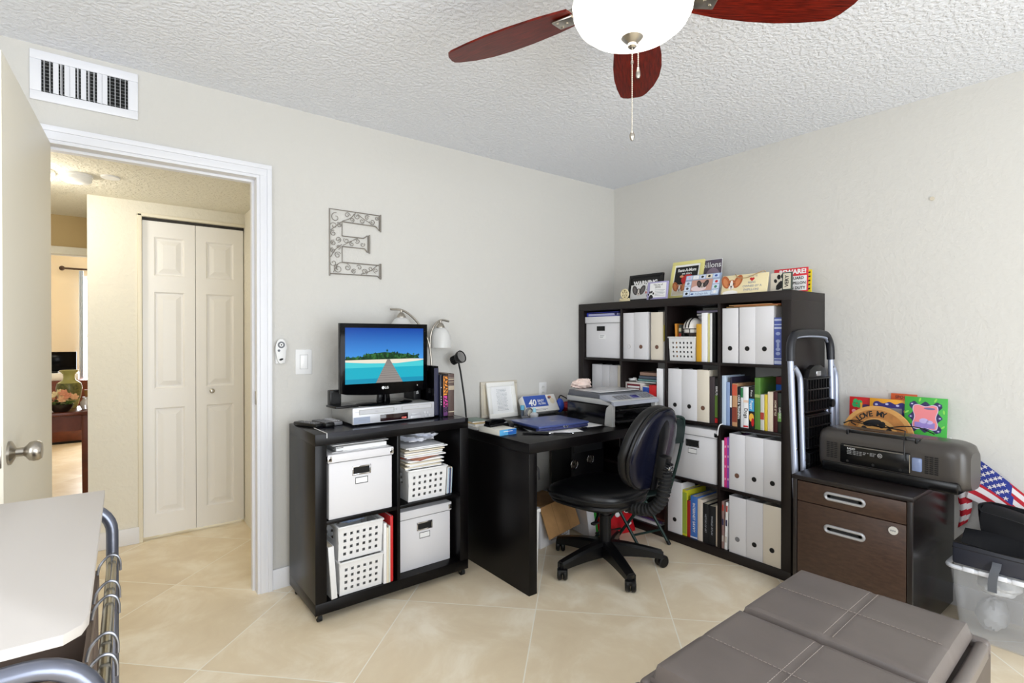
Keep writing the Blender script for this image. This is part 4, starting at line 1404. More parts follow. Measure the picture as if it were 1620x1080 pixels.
for k, foot in enumerate((A_, B_)):
    lg_ = obj('leg', MB(GRN).tube([fpt(foot, 0.0, 0.006), fpt(foot, 0.16, 0.29), fpt(foot, 0.172, 0.312)], 0.0095, 10), fc)
    obj('foot_cap', MB(BLKPL).cyl(fpt(foot, -0.004, 0.0), fpt(foot, 0.008, 0.025), 0.012), lg_)
    obj('leg', MB(GRN).tube([fpt(foot, 0.30, 0.006) + wv * (0.014 if k else -0.014) * -1, fpt(foot, 0.105, 0.29) + wv * (0.014 if k else -0.014) * -1, fpt(foot, 0.092, 0.312) + wv * (0.014 if k else -0.014) * -1], 0.0095, 10), fc)
obj('crossbar', MB(GRN).tube([fpt(A_, 0.045, 0.085), fpt(B_, 0.045, 0.085)], 0.007, 8), fc)
obj('crossbar', MB(GRN).tube([fpt(A_, 0.275, 0.065) + wv * 0.014, fpt(B_, 0.275, 0.065) - wv * 0.014], 0.007, 8), fc)
M = Matrix((( wv.x, fv.x, 0, 0), (wv.y, fv.y, 0, 0), (0, 0, 1, 0), (0, 0, 0, 1)))
obj('seat', MB(mat('green_seat', (18, 34, 32), 0.5)).box(-0.01, 0.225, -0.01, 0.19, 0.308, 0.320, 0.005, T(A_.x, A_.y, 0) @ M), fc)
E_ = [fpt(A_, 0.0, 0.31), fpt(A_, -0.06, 0.55), fpt(A_, -0.085, 0.72), fpt(A_, -0.09, 0.775) + wv * 0.03, fpt(B_, -0.09, 0.775) - wv * 0.03, fpt(B_, -0.085, 0.72), fpt(B_, -0.06, 0.55), fpt(B_, 0.0, 0.31)]
obj('back_frame', MB(GRN).tube(smoothpath(E_, 6), 0.0095, 10), fc)
obj('backrest', MB(mat('green_seat', (18, 34, 32), 0.5)).box(0.006, 0.208, -0.092, -0.080, 0.62, 0.765, 0.004, T(A_.x, A_.y, 0) @ M), fc)


# ================================================================== tall bookcase
SY0, SX0 = -0.008, -0.39
bkc, SWd, SHd = cube_unit('bookcase', 'tall dark brown bookcase of sixteen open cubes against the right wall', 4, 4, SHELFW, (SX0, SY0, 0), -PI / 2, cell=0.3425, cellz=0.335)
RZ = -PI / 2
ROW = {4: 0.0505, 3: 0.402, 2: 0.7535, 1: 1.105}


def sh_(x, d, z):
    return (SX0 + d, SY0 - x, z)


WF = mat('file_cream', (228, 219, 203), 0.6)
BRN = mat('hole_brown', (110, 76, 60), 0.6)
# ---- row 1
storage_box('white storage box with a printed sticker in the top left cube of the bookcase', sh_(0.054, 0.01, ROW[1]), RZ, w_=0.328, d=0.33, h=0.290, lid=0.045, holder=False, metal=False, sticker='print')
b_ = MB(HOLE).box(-0.037, 0.037, 0.003, 0.008, 0.19, 0.222)
o = obj('label_slot', b_, bpy.data.objects['storage_box.002'], (0.150, 0, 0))
c = thing('blue_folder', 'translucent blue folder lying on the top left storage box of the bookcase', 'folder', sh_(0.062, 0.02, ROW[1] + 0.291), RZ)
BLF = mat('blue_folder_plastic', (50, 60, 168), 0.25)
obj('cover', MB(BLF).box(0, 0.30, 0, 0.26, 0, 0.004, 0.001).box(0, 0.30, 0, 0.26, 0.026, 0.030, 0.001).box(0, 0.005, 0, 0.26, 0, 0.03, 0.001), c)
obj('papers', MB(mat('blue_paper', (170, 172, 206), 0.6)).box(0.012, 0.29, 0.004, 0.25, 0.005, 0.02), c)
obj('zip_pull', MB(mat('navy_dot', (20, 20, 70), 0.4)).cyl((0.275, 0.002, 0.014), (0.275, -0.003, 0.014), 0.009), c)


def label_files(specs):
    for x, z, w_, h, lb, m, hole, hm, dd in specs:
        magazine_file(lb, sh_(x, dd, z), RZ, w_=w_, h=h, mw=m, hole=hole, holem=hm)


label_files((
    (0.411, ROW[1], 0.098, 0.306, 'white magazine file with a faint hole, first in the top second cube of the bookcase', None, True, WBOX, 0.012),
    (0.5105, ROW[1], 0.104, 0.307, 'white magazine file with a brown hole beside the cream file in the top row', None, True, BRN, 0.008),
    (0.639, ROW[1], 0.090, 0.303, 'cream magazine file with yellow sheets showing, top row of the bookcase', WF, True, BRN, 0.014),
    (1.134, ROW[1], 0.094, 0.306, 'leftmost of three matching magazine files in the top right cube of the bookcase', None, True, None, 0.012),
    (1.2365, ROW[1], 0.090, 0.307, 'middle of three matching magazine files in the top right cube of the bookcase', None, True, None, 0.010),
    (1.3275, ROW[1], 0.096, 0.308, 'magazine file touching the blue decorated book in the top right cube', None, True, None, 0.012),
    (0.771, ROW[2], 0.100, 0.302, 'white magazine file beside the divider, behind the top of the office chair', None, True, None, 0.012),
    (0.8715, ROW[2], 0.101, 0.303, 'middle white magazine file in the cube behind the office chair back', None, True, None, 0.010),
    (0.974, ROW[2], 0.076, 0.304, 'cream magazine file beside the dark binder in the second row', WF, True, BRN, 0.012),
    (1.1785, ROW[3], 0.092, 0.310, 'white magazine file next to the pink and purple magazines', None, True, BRN, 0.010),
    (1.272, ROW[3], 0.100, 0.309, 'white magazine file in the middle above the lowest right cube, third row down', None, True, None, 0.010),
    (1.373, ROW[3], 0.095, 0.308, 'rightmost white magazine file in the third row of the bookcase', None, True, None, 0.010),
    (0.772, ROW[4], 0.099, 0.314, 'white magazine file left of the yellow book in the bottom row', None, True, None, 0.010),
    (1.1785, ROW[4], 0.098, 0.314, 'white bottom row magazine file touching the leaning magazines', None, True, GREYPL, 0.010),
    (1.278, ROW[4], 0.092, 0.315, 'middle one of three white magazine files in the bottom right cube', None, True, None, 0.010),
    (1.371, ROW[4], 0.096, 0.315, 'cream-tinted magazine file in the bottom right corner of the bookcase', WF, True, None, 0.010),
))
c = thing('yellow_sheets', 'yellow and olive sheets at the right of the cream top row magazine file', 'papers', sh_(0.7305, 0.02, ROW[1]), RZ)
obj('sheets', MB(col(206, 190, 70)).box(0, 0.004, 0, 0.2, 0.12, 0.22).use(col(150, 134, 50)).box(0.004, 0.009, 0.01, 0.22, 0, 0.26).use(PAPER).box(0.0, 0.004, 0.0, 0.2, 0, 0.115), c)

# c3 of row 1: basket with a toy helmet
basket('white basket holding books and a toy football helmet in the top row of the bookcase', sh_(0.772, 0.012, ROW[1]), RZ, w_=0.188, d=0.155, h=0.146)
c = thing('football_helmet', 'small white football helmet with black stripes in the top row basket', 'helmet', sh_(0.900, 0.09, ROW[1] + 0.196), RZ)
hm = MB(mat('helmet_white', (232, 228, 222), 0.25))


def helmf(u_, v_):
    a, b_ = 2 * PI * u_, PI * v_ * 0.62
    return (0.060 * math.cos(a) * math.sin(b_), 0.072 * math.sin(a) * math.sin(b_), 0.066 * math.cos(b_))


hm.sheet(helmf, 32, 16, 0.003, closed_u=True)
obj('helmet_shell', hm, c)
g = MB(INK)
for x in (-0.011, 0.011):
    g.tube([(x, 0.0735 * math.sin(q), 0.0675 * math.cos(q)) for q in [(-1.5 + 0.25 * k) for k in range(13)]], 0.0035, 6)
obj('stripes', g, c)
g = MB(BLKPL)
for z in (-0.028, -0.045, -0.002):
    g.tube(arc((0, -0.02, z), 0.056, PI, 2 * PI, 14, 'xy', 0.058 if z > -0.03 else 0.05), 0.0026, 6)
for x in (-0.02, 0.02):
    g.tube([(x, -0.075, -0.002), (x, -0.074, -0.045)], 0.0024, 6)
obj('face_mask', g, c)
obj('padding', MB(mat('helmet_pad', (150, 130, 120), 0.7)).ball((0, 0.005, -0.012), 0.052, 0.05, 0.034), c)
book('orange spined book leaning in the top row basket', sh_(0.806, 0.045, ROW[1] + 0.006), RZ, 0.014, 0.09, 0.222, col(226, 150, 56), lean=-0.06)
book('small book with a dark red and green cover behind the toy helmet', sh_(0.824, 0.045, ROW[1] + 0.006), RZ, 0.018, 0.09, 0.216, col(60, 66, 60), deco=spine(None, None, 0, bands=((col(150, 40, 34), 0.62, 0.75), (col(206, 200, 170), 0.8, 0.9))), lean=0)
c = thing('white_carton', 'white carton with books on top, behind the yellow envelope in the top row', 'box', sh_(0.872, 0.185, ROW[1]), RZ)
obj('carton_body', MB(WBOX).box(0, 0.125, 0, 0.13, 0, 0.272, 0.002), c)
obj('lid', MB(WBOX).box(-0.003, 0.128, -0.003, 0.133, 0.225, 0.275, 0.002), c)
for i, (m, z) in enumerate(((PAPER, 0.2755), (mat('mauve_book', (170, 160, 190), 0.5), 0.293))):
    c = thing('book', ('white' if i == 0 else 'mauve') + ' book lying on the white carton in the top row of the bookcase', 'book', sh_(0.865, 0.175, ROW[1] + z), RZ)
    obj('cover', MB(m).box(0, 0.14, 0, 0.13, 0, 0.002).box(0, 0.14, 0, 0.13, 0.0145, 0.0165).box(0, 0.14, 0, 0.002, 0, 0.0165), c)
    obj('page_block', MB(PAPER).box(0.002, 0.138, 0.002, 0.128, 0.002, 0.0145), c)
for x, w_, h, m, lb in ((0.9655, 0.034, 0.222, col(212, 158, 36), 'mustard yellow envelopes upright beside the top row basket'),
                        (1.001, 0.038, 0.286, mat('bright_white', (246, 246, 248), 0.45), 'bright white binder beside the mustard envelopes'),
                        (1.0405, 0.012, 0.280, col(214, 208, 150), 'pale yellow folder between white binders in the top row'),
                        (1.054, 0.014, 0.282, PAPER, 'slim white binder against the black one in the top row'),
                        (1.0695, 0.020, 0.288, BLKPL, 'slim black binder at the divider in the top row')):
    book(lb, sh_(x, 0.014, ROW[1]), RZ, w_, 0.26 if x > 1 else 0.15, h, m, pages=PAPER, name='binder', cat='binder')
book('blue decorated hardback at the right end of the top row', sh_(1.4255, 0.012, ROW[1]), RZ, 0.0425, 0.24, 0.246, col(70, 86, 160),
     deco=lambda c, w_, h: [c.use(col(176, 186, 214)).rect2(0.001, w_ - 0.001, h * a, h * b_, -0.0005) for a, b_ in ((0.02, 0.09), (0.12, 0.14), (0.76, 0.80), (0.84, 0.86), (0.93, 0.97))] + [
         c.use(col(150, 164, 206)).ell2(w_ / 2, h * q, 0.012, 0.009, -0.0007) for q in (0.24, 0.33, 0.5, 0.66)] + [c.ell2(w_ / 2, h * 0.42, 0.007, 0.016, -0.0009)])
c = thing('manila_envelopes', 'brown envelopes lying across the magazine files in the top right cube', 'envelopes', sh_(1.142, 0.015, ROW[1] + 0.3095), RZ)
obj('envelope', MB(col(176, 136, 84)).box(0.01, 0.30, 0.01, 0.26, 0, 0.004, 0, R(-0.03, 'Z')), c)
obj('envelope', MB(col(150, 84, 46)).box(0.06, 0.318, 0, 0.25, 0.0045, 0.009), c)
obj('envelope', MB(col(190, 150, 104)).box(0.03, 0.27, 0.0, 0.24, 0.0095, 0.0125), c)

# ---- row 2
for x, w_, lb in ((0.078, 0.094, 'left of the plain white files behind the printer in the second row'), (0.1735, 0.072, 'middle plain white file behind the printer in the second row'),
                  (0.247, 0.070, 'plain white file nearest the divider behind the printer'), (0.319, 0.071, 'narrow cream file behind the printer, against the divider')):
    magazine_file(lb, sh_(x, 0.06, ROW[2]), RZ, w_=w_, h=0.300, hole=False, mw=WBOX if x < 0.3 else WF)
c = thing('tea_carton', 'white carton with a maroon printed panel in the second row of the bookcase', 'carton', sh_(0.415, 0.03, ROW[2]), RZ)
b = MB(mat('carton_grey', (214, 206, 200), 0.55)).box(0, 0.145, 0, 0.20, 0, 0.196, 0.002)
b.use(col(112, 30, 42)).rect2(0.014, 0.125, 0.095, 0.185, -0.0006).use(PAPER).rect2(0.02, 0.119, 0.160, 0.172, -0.0009).text('ESTATE', 0.07, 0.118, 0.022, -0.0009, bold=0.02).text('1', 0.07, 0.138, 0.014, -0.0009)
obj('carton_body', b, c)
zz = ROW[2] + 0.1965
c = thing('cable_bundle', 'small white coiled cable on the maroon-panelled carton', 'cable', sh_(0.450, 0.07, zz), RZ)
obj('coil', MB(WHITEPL).tube([(0.028 * math.cos(k * 0.5) - 0.002 * k * 0.1, 0.02 * math.sin(k * 0.5), 0.006 + 0.0006 * k) for k in range(30)], 0.004, 8), c)
for i, (m, h, lb) in enumerate(((col(190, 200, 196), 0.012, 'pale green book at the bottom of the pile on the maroon-panelled carton'), (col(110, 150, 150), 0.014, 'teal book above the pale green one in the second row pile'),
                                (col(80, 90, 104), 0.020, 'slate book in the second row pile'), (col(150, 120, 104), 0.024, 'brown book topping the second row pile'))):
    c = thing('book', lb, 'book', sh_(0.512 + 0.004 * i, 0.035 + 0.004 * i, zz), RZ)
    obj('cover', MB(m).box(0, 0.15, 0, 0.19, 0, 0.002).box(0, 0.15, 0, 0.19, h - 0.002, h).box(0, 0.15, 0, 0.002, 0, h), c)
    obj('page_block', MB(CREAM).box(0.002, 0.146, 0.002, 0.188, 0.002, h - 0.002), c)
    zz += h + 0.0003
c = thing('photo_box', 'small box printed with a face, left of the red box in the second row', 'box', sh_(0.565, 0.025, ROW[2]), RZ)
b = MB(mat('white_small', (226, 224, 222), 0.5)).box(0, 0.052, 0, 0.15, 0, 0.176, 0.002)
b.use(col(50, 84, 170)).rect2(0, 0.052, 0.135, 0.172, -0.0006).use(col(206, 150, 120)).ell2(0.028, 0.085, 0.020, 0.034, -0.0008).use(col(60, 40, 34)).ell2(0.028, 0.112, 0.022, 0.016, -0.0010)
obj('box_body', b, c)
c = thing('red_box', 'bright red upright box in the second row of the bookcase', 'box', sh_(0.619, 0.02, ROW[2]), RZ)
obj('box_body', MB(col(206, 28, 32)).box(0, 0.055, 0, 0.16, 0, 0.188, 0.002).use(col(240, 170, 160)).ell2(0.03, 0.1, 0.006, 0.03, -0.0006), c)
book('tall white binder beside the red box in the second row', sh_(0.684, 0.012, ROW[2]), RZ, 0.048, 0.26, 0.298, mat('bright_white', (246, 246, 248), 0.45), pages=PAPER, name='binder', cat='binder')
for x, w_, h, m, lb, dc in (
        (1.052, 0.033, 0.268, col(62, 52, 56), 'dark grey binder right of the cream magazine file', None),
        (1.0865, 0.022, 0.262, INK, 'black and green spined book at the divider in the second row', spine('BIRDS', PAPER, 0.02, 0.72, bands=((col(96, 130, 50), 0.14, 0.62), (REDM, 0.02, 0.12)))),):
    book(lb, sh_(x, 0.016, ROW[2]), RZ, w_, 0.25, h, m, deco=dc)
DOTS = lambda m1, n_: (lambda c, w_, h: [c.use(m1).rect2(w_ * 0.25, w_ * 0.75, h * (0.1 + 0.8 * k / n_), h * (0.1 + 0.8 * k / n_) + 0.006, -0.0006) for k in range(n_)])
BK2 = (
    (1.129, 0.026, 0.278, mat('ice_blue', (196, 212, 232), 0.45), 'pale ice blue tall book, first in the crowded second row cube', None),
    (1.1555, 0.022, 0.244, col(142, 164, 206), 'medium blue book beside the pale ice blue one', None),
    (1.178, 0.013, 0.272, col(40, 36, 56), 'thin dark navy book with a white band beside the blue pair', spine(None, None, 0, bands=((PAPER, 0.38, 0.62),))),
    (1.1915, 0.030, 0.238, col(196, 150, 110), 'tan and terracotta spined book in the crowded second row', spine(None, None, 0, bands=((col(206, 90, 66), 0.72, 0.98), (col(140, 66, 50), 0.1, 0.45)))),
    (1.2225, 0.018, 0.222, INK, 'black dog training book with white lettering', spine('CARE & TRAINING', PAPER, 0.016, 0.5)),
    (1.241, 0.016, 0.222, col(214, 216, 220), 'grey white spined book with a green top', spine(None, None, 0, bands=((col(40, 120, 70), 0.74, 0.98),))),
    (1.2575, 0.029, 0.224, mat('bright_white', (246, 246, 248), 0.45), 'white book about dogs in the middle of the crowded cube', spine('Dogs', INK, 0.026, 0.36, bands=((REDM, 0.02, 0.06), (col(232, 206, 186), 0.62, 0.68)))),
    (1.287, 0.033, 0.226, INK, 'black book with sky blue panel and yellow and red shapes', lambda c, w_, h: (
        c.use(col(70, 160, 214)).rect2(0.002, w_ - 0.001, h * 0.42, h * 0.72, -0.0005), c.use(PAPER).text('Puppy', w_ / 2, h * 0.57, 0.020, -0.0008, rot=-PI / 2, bold=0.02).text('Please', w_ / 2, h * 0.85, 0.014, -0.0008, rot=-PI / 2),
        c.use(col(232, 180, 70)).ell2(w_ * 0.5, h * 0.27, w_ * 0.42, h * 0.1, -0.0006), c.use(REDM).ell2(w_ * 0.72, h * 0.16, w_ * 0.24, h * 0.1, -0.0008), None)[-1]),
    (1.3205, 0.031, 0.278, col(84, 130, 54), 'tall green book in the crowded second row cube', spine(None, None, 0, bands=((col(160, 180, 110), 0.62, 0.68),))),
    (1.352, 0.021, 0.190, col(206, 206, 200), 'short pale spined book under a blue flash, right of the green one', spine(None, None, 0, bands=((col(170, 60, 50), 0.3, 0.5),))),
    (1.3735, 0.017, 0.192, col(222, 196, 60), 'yellow paperback in the crowded second row cube', None),
    (1.391, 0.029, 0.208, col(232, 218, 196), 'cream paperback right of the yellow one', None),
    (1.4205, 0.023, 0.210, col(72, 26, 30), 'dark maroon paperback with pale lettering near the bookcase side', spine('HOME STYLE', CREAM, 0.014, 0.6)),
    (1.444, 0.022, 0.206, col(40, 50, 42), 'last dark green black paperback against the bookcase side', spine('GARDENS', PAPER, 0.013, 0.5, bands=((col(120, 170, 90), 0.28, 0.5),))),
)
for x, w_, h, m, lb, dc in BK2:
    book(lb, sh_(x, 0.016, ROW[2]), RZ, w_ - 0.0006, 0.2 if h > 0.21 else 0.15, h, m, deco=dc)
book('tall dark book with maroon and blue picture behind the pale and yellow paperbacks', sh_(1.357, 0.175, ROW[2]), RZ, 0.05, 0.15, 0.28, col(40, 40, 48), deco=spine(None, None, 0, bands=((col(120, 36, 44), 0.85, 0.99), (col(40, 96, 190), 0.6, 0.84))))
book('tall black book at the back of the crowded cube', sh_(1.41, 0.18, ROW[2]), RZ, 0.05, 0.15, 0.27, INK)
c = thing('loose_cable', 'white cable hooked over the shelf edge below the crowded cube', 'cable', (0, 0, 0))
obj('wire', MB(WHITEPL).tube(smoothpath([(-0.30, SY0 - 1.136, ROW[2] + 0.0035), (-0.385, SY0 - 1.134, ROW[2] + 0.004), (-0.398, SY0 - 1.128, ROW[2] - 0.006), (-0.400, SY0 - 1.122, ROW[2] - 0.03), (-0.399, SY0 - 1.119, ROW[2] - 0.06)], 8), 0.003, 8), c)

# ---- row 3
storage_box('white storage box behind the office chair bellows, third row of the bookcase', sh_(0.779, 0.01, ROW[3]), RZ, w_=0.325, d=0.33, h=0.312, lid=0.045)
for x, w_, h, m, lb in ((1.129, 0.014, 0.262, PAPER, 'white backed magazine at the divider left of the pink ones'), (1.1435, 0.016, 0.280, col(214, 58, 130), 'hot pink spined magazines in the third row'),
                        (1.160, 0.016, 0.284, col(150, 84, 178), 'purple spined magazines beside the white third row file')):
    book(lb, sh_(x, 0.016, ROW[3]), RZ, w_, 0.22, h, m, pages=PAPER, name='magazine', cat='magazine',
         deco=(lambda c, w_, h: [c.use(col(236, 190, 210)).rect2(w_ * 0.3, w_ * 0.7, h * q, h * q + 0.012, -0.0006) for q in (0.15, 0.4, 0.6, 0.8)]) if x > 1.14 else None)
c = thing('loose_papers', 'loose papers lying on the white magazine files of the third row', 'papers', sh_(1.2, 0.09, ROW[3] + 0.3115), RZ)
obj('sheets', MB(PAPER).box(0, 0.24, 0, 0.2, 0, 0.002, 0, R(0.12, 'Z')).use(col(190, 196, 216)).box(0.02, 0.2, 0.02, 0.18, 0.0025, 0.005), c)

# ---- row 4
zz = ROW[4]
for i, (m, h, lb) in enumerate(((PAPER, 0.016, 'white magazine lying at the bottom of the lowest row behind the folding chair'), (col(84, 60, 110), 0.012, 'purple magazine on the white one behind the folding chair'), (col(120, 70, 60), 0.014, 'brown magazine on top of the pair behind the folding chair'))):
    c = thing('magazine', lb, 'magazine', sh_(0.46 + 0.012 * i, 0.02 + 0.012 * i, zz), RZ)
    obj('cover', MB(m).box(0, 0.24, 0, 0.28, 0, 0.001).box(0, 0.24, 0, 0.28, h - 0.001, h).box(0, 0.24, 0, 0.0015, 0, h), c)
    obj('page_block', MB(PAPER).box(0.001, 0.238, 0.0015, 0.278, 0.001, h - 0.001), c)
    zz += h + 0.0003
c = thing('wire_rack', 'black wire rack standing in the lowest row behind the folding chair', 'rack', sh_(0.725, 0.04, ROW[4]), RZ)
g = MB(BLKPL)
for k in range(9):
    g.tube([(0, 0.02 + 0.025 * k, 0.004), (0, 0.02 + 0.025 * k, 0.27)], 0.0016, 6)
obj('wires', g, c)
obj('rack_frame', MB(BLKPL).tube([(0, 0.01, 0.003), (0, 0.235, 0.003), (0, 0.235, 0.272), (0, 0.01, 0.272)], 0.003, 6, closed=True), c)
BK4 = (
    (0.872, 0.031, 0.276, col(212, 206, 46), 'yellow spiral book in the bottom row of the bookcase', spine(None, None, 0, bands=((col(150, 170, 60), 0.05, 0.95),))),
    (0.904, 0.023, 0.218, col(164, 34, 30), 'short red book beside the yellow spiral one', None),
    (0.9275, 0.046, 0.252, col(66, 116, 196), 'thick blue book with white lettering in the bottom row', spine('INTERNET SAVVY', PAPER, 0.022, 0.5, bands=((col(232, 232, 240), 0.02, 0.05),))),
    (0.975, 0.033, 0.244, col(226, 214, 200), 'cream book between the blue and the black books', None),
    (1.010, 0.037, 0.228, INK, 'left black book with white lettering in the bottom row', spine('HISTORY OF ART', GREYINK, 0.014, 0.5)),
    (1.048, 0.043, 0.224, INK, 'right black book with white lettering in the bottom row', spine('WORLD ATLAS', GREYINK, 0.016, 0.5)),
    (1.093, 0.012, 0.234, col(216, 202, 184), 'thin cream booklet at the divider in the bottom row', None),
)
for x, w_, h, m, lb, dc in BK4:
    book(lb, sh_(x, 0.016, ROW[4]), RZ, w_, 0.2, h, m, deco=dc)
book('tan cardboard folder standing behind the black books in the bottom row', sh_(1.0, 0.235, ROW[4]), RZ, 0.10, 0.13, 0.31, col(196, 164, 116), name='folder', cat='folder')
for x, lb, ln, m in ((1.129, 'leaning magazine with a dark red cover edge at the bottom divider', 0.06, col(150, 120, 116)), (1.1465, 'white leaning magazine beside the bottom right files', 0.10, PAPER)):
    book(lb, sh_(x, 0.016, ROW[4] + 0.001), RZ, 0.015, 0.22, 0.268, m, pages=PAPER, name='magazine', cat='magazine', lean=0.03 if x > 1.14 else 0.0,
         deco=lambda c, w_, h: [c.use(q_).rect2(w_ * 0.2, w_ * 0.85, h * a, h * (a + 0.13), -0.0006) for q_, a in ((col(176, 60, 50), 0.8), (col(50, 50, 84), 0.5), (col(200, 190, 180), 0.15))])

# ---- on top of the bookcase
ZS = SHd


def card(name, label, cat, x, d, w_, h, tilt, draw, m=PAPER, th=0.008, dz=0.0, turn=0.0, framew=0.0, fm=None):
    """flat decorated thing standing on the bookcase; x is its left edge"""
    r = thing(name, label, cat, sh_(x, d, ZS + 0.0005 + dz), RZ + turn, tilt=-tilt)
    if framew:
        f = MB(fm)
        for a, b_, c_, d_ in ((0, w_, 0, framew), (0, w_, h - framew, h), (0, framew, framew, h - framew), (w_ - framew, w_, framew, h - framew)):
            f.box(a, b_, -0.004, th, c_, d_, 0.0015)
        obj('frame', f, r)
        k = MB(m).box(framew * 0.7, w_ - framew * 0.7, 0.0, th - 0.001, framew * 0.7, h - framew * 0.7)
        draw(k)
        obj('picture', k, r)
    else:
        k = MB(m).box(0, w_, 0, th, 0, h, 0.0012)
        draw(k)
        obj('board', k, r)
    return r


def pawprint(k, cx, cz, s, y, m=INK):
    k.use(m).poly2([(cx + s * a, cz + s * b_) for a, b_ in ((-0.62, -0.9), (-0.3, -0.95), (0.1, -0.75), (0.5, -0.72), (0.68, -0.4), (0.5, -0.1), (0.2, 0.18), (-0.05, 0.22), (-0.3, 0.02), (-0.6, -0.4))], y)
    for a, b_, rr in ((-0.72, 0.25, 0.2), (-0.3, 0.75, 0.24), (0.2, 0.85, 0.24), (0.66, 0.45, 0.22)):
        k.ell2(cx + s * a, cz + s * b_, s * rr, s * rr * 1.35, y, rot=-a * 0.5)


def papillon(k, cx, cz, s, y, ear=(176, 96, 52), ear2=(206, 130, 80), face=(240, 232, 224)):
    k.use(col(*ear)).ell2(cx - s * 0.62, cz + s * 0.25, s * 0.40, s * 0.68, y, rot=0.45).ell2(cx + s * 0.62, cz + s * 0.25, s * 0.40, s * 0.68, y, rot=-0.45)
    k.use(col(*ear2)).ell2(cx - s * 0.62, cz + s * 0.2, s * 0.22, s * 0.48, y - 0.0003, rot=0.45).ell2(cx + s * 0.62, cz + s * 0.2, s * 0.22, s * 0.48, y - 0.0003, rot=-0.45)
    k.use(col(*ear)).ell2(cx, cz, s * 0.42, s * 0.46, y - 0.0005)
    k.use(col(*face)).ell2(cx, cz - s * 0.05, s * 0.15, s * 0.46, y - 0.0008).ell2(cx, cz - s * 0.3, s * 0.27, s * 0.22, y - 0.0008)
    k.use(INK).ell2(cx, cz - s * 0.24, s * 0.09, s * 0.07, y - 0.0011).ell2(cx - s * 0.22, cz + s * 0.03, s * 0.065, s * 0.065, y - 0.0011).ell2(cx + s * 0.22, cz + s * 0.03, s * 0.065, s * 0.065, y - 0.0011)
    k.rect2(cx - s * 0.1, cx + s * 0.1, cz - s * 0.40, cz - s * 0.385, y - 0.0011)


# calendar and framed things, back to front
def dr(k):
    k.use(mat('calendar_dusk', (92, 80, 96), 0.45)).rect2(0.002, 0.358, 0.002, 0.252, -0.0005)
    k.use(col(150, 132, 150)).ell2(0.30, 0.14, 0.05, 0.06, -0.0008).use(col(60, 48, 60)).ell2(0.05, 0.12, 0.05, 0.11, -0.0008).use(col(180, 168, 180)).ell2(0.07, 0.15, 0.016, 0.05, -0.0010)
    k.use(PAPER).text('Papillons', 0.355, 0.218, 0.05, -0.0012, align='RIGHT', bold=0.01)


card('wall_calendar', 'dusky purple calendar standing at the back behind the yellow frame on the bookcase', 'calendar', 0.602, 0.27, 0.36, 0.255, 0.12, dr, th=0.004)


def dr(k):
    k.use(BLKMAT).rect2(0.028, 0.192, 0.095, 0.212, -0.0004).use(CREAM).rect2(0.028, 0.192, 0.028, 0.095, -0.0004)
    k.use(PAPER).text('Rent-A-Mom', 0.112, 0.188, 0.028, -0.0009, bold=0.03, width=0.13).text('pet sitters', 0.115, 0.166, 0.017, -0.0009, bold=0.02)
    k.use(REDM).ell2(0.125, 0.125, 0.045, 0.034, -0.0007).use(col(214, 150, 110)).ell2(0.08, 0.148, 0.014, 0.008, -0.0009)
    papillon(k, 0.075, 0.07, 0.05, -0.0006)


card('framed_cartoon', 'yellow framed black poster leaning at the back of the bookcase top', 'picture frame', 0.700, 0.10, 0.225, 0.248, 0.26, dr, m=PAPER, framew=0.022, fm=mat('pale_yellow_frame', (226, 218, 140), 0.4), th=0.012)


def dr(k):
    k.use(BLKMAT).rect2(0.02, 0.262, 0.12, 0.172, -0.0004).use(PAPER).text('WARNING', 0.141, 0.128, 0.042, -0.0009, bold=0.05, width=0.20)
    papillon(k, 0.09, 0.07, 0.052, -0.0006, (70, 66, 66), (110, 104, 104))
    k.use(INK).text('SPOILED', 0.195, 0.100, 0.018, -0.0009, bold=0.03).text('OVERFED', 0.195, 0.082, 0.018, -0.0009, bold=0.03).use(REDM).text('PAPILLON', 0.198, 0.061, 0.022, -0.0009, bold=0.03).use(INK).text('ON DUTY', 0.198, 0.04, 0.018, -0.0009, bold=0.03)


card('warning_sign', 'black framed dog warning sign at the corner end of the bookcase top', 'sign', 0.345, 0.13, 0.282, 0.19, 0.16, dr, framew=0.02, fm=BLKPL, th=0.012)
# round cream token on a little stand
c = thing('round_ornament', 'small cream carved round ornament on a bone-shaped stand at the left of the bookcase top', 'ornament', sh_(0.408, 0.03, ZS), RZ)
ORN = mat('ornament_cream', (226, 212, 172), 0.6)
g = MB(ORN).box(-0.036, 0.036, -0.010, 0.012, 0, 0.018, 0.006)
for x in (-0.034, 0.034):
    g.ball((x, 0, 0.006), 0.011, 0.010, 0.008).ball((x, 0, 0.015), 0.010, 0.010, 0.008)
obj('stand', g, c)
g = MB(ORN).tube(arc((0, 0, 0.052), 0.030, 0, 2 * PI, 32)[:-1], 0.006, 10, closed=True)
obj('ring', g, c)
g = MB(mat('ornament_dark', (90, 74, 50), 0.7)).cyl((0, 0.004, 0.052), (0, 0.007, 0.052), 0.027, seg=28)
g.use(ORN)
for a in range(6):
    g.ball((0.017 * math.cos(a * PI / 3), 0.0, 0.052 + 0.017 * math.sin(a * PI / 3)), 0.007, 0.005, 0.008)
g.ball((0, -0.001, 0.052), 0.009, 0.006, 0.009)
obj('carving', g, c)


def dr(k):
    k.use(PAPER).rect2(0.02, 0.145, 0.012, 0.105, -0.0004)
    k.use(INK).text('The Joy of', 0.082, 0.093, 0.017, -0.0008, bold=0.01).text('DOG', 0.082, 0.077, 0.018, -0.0008, bold=0.02)
    for q in range(5):
        k.use(GREYINK).rect2(0.06, 0.138 - (q % 2) * 0.01, 0.058 - q * 0.009, 0.0605 - q * 0.009, -0.0008)
    pawprint(k, 0.032, 0.026, 0.027, -0.0009)


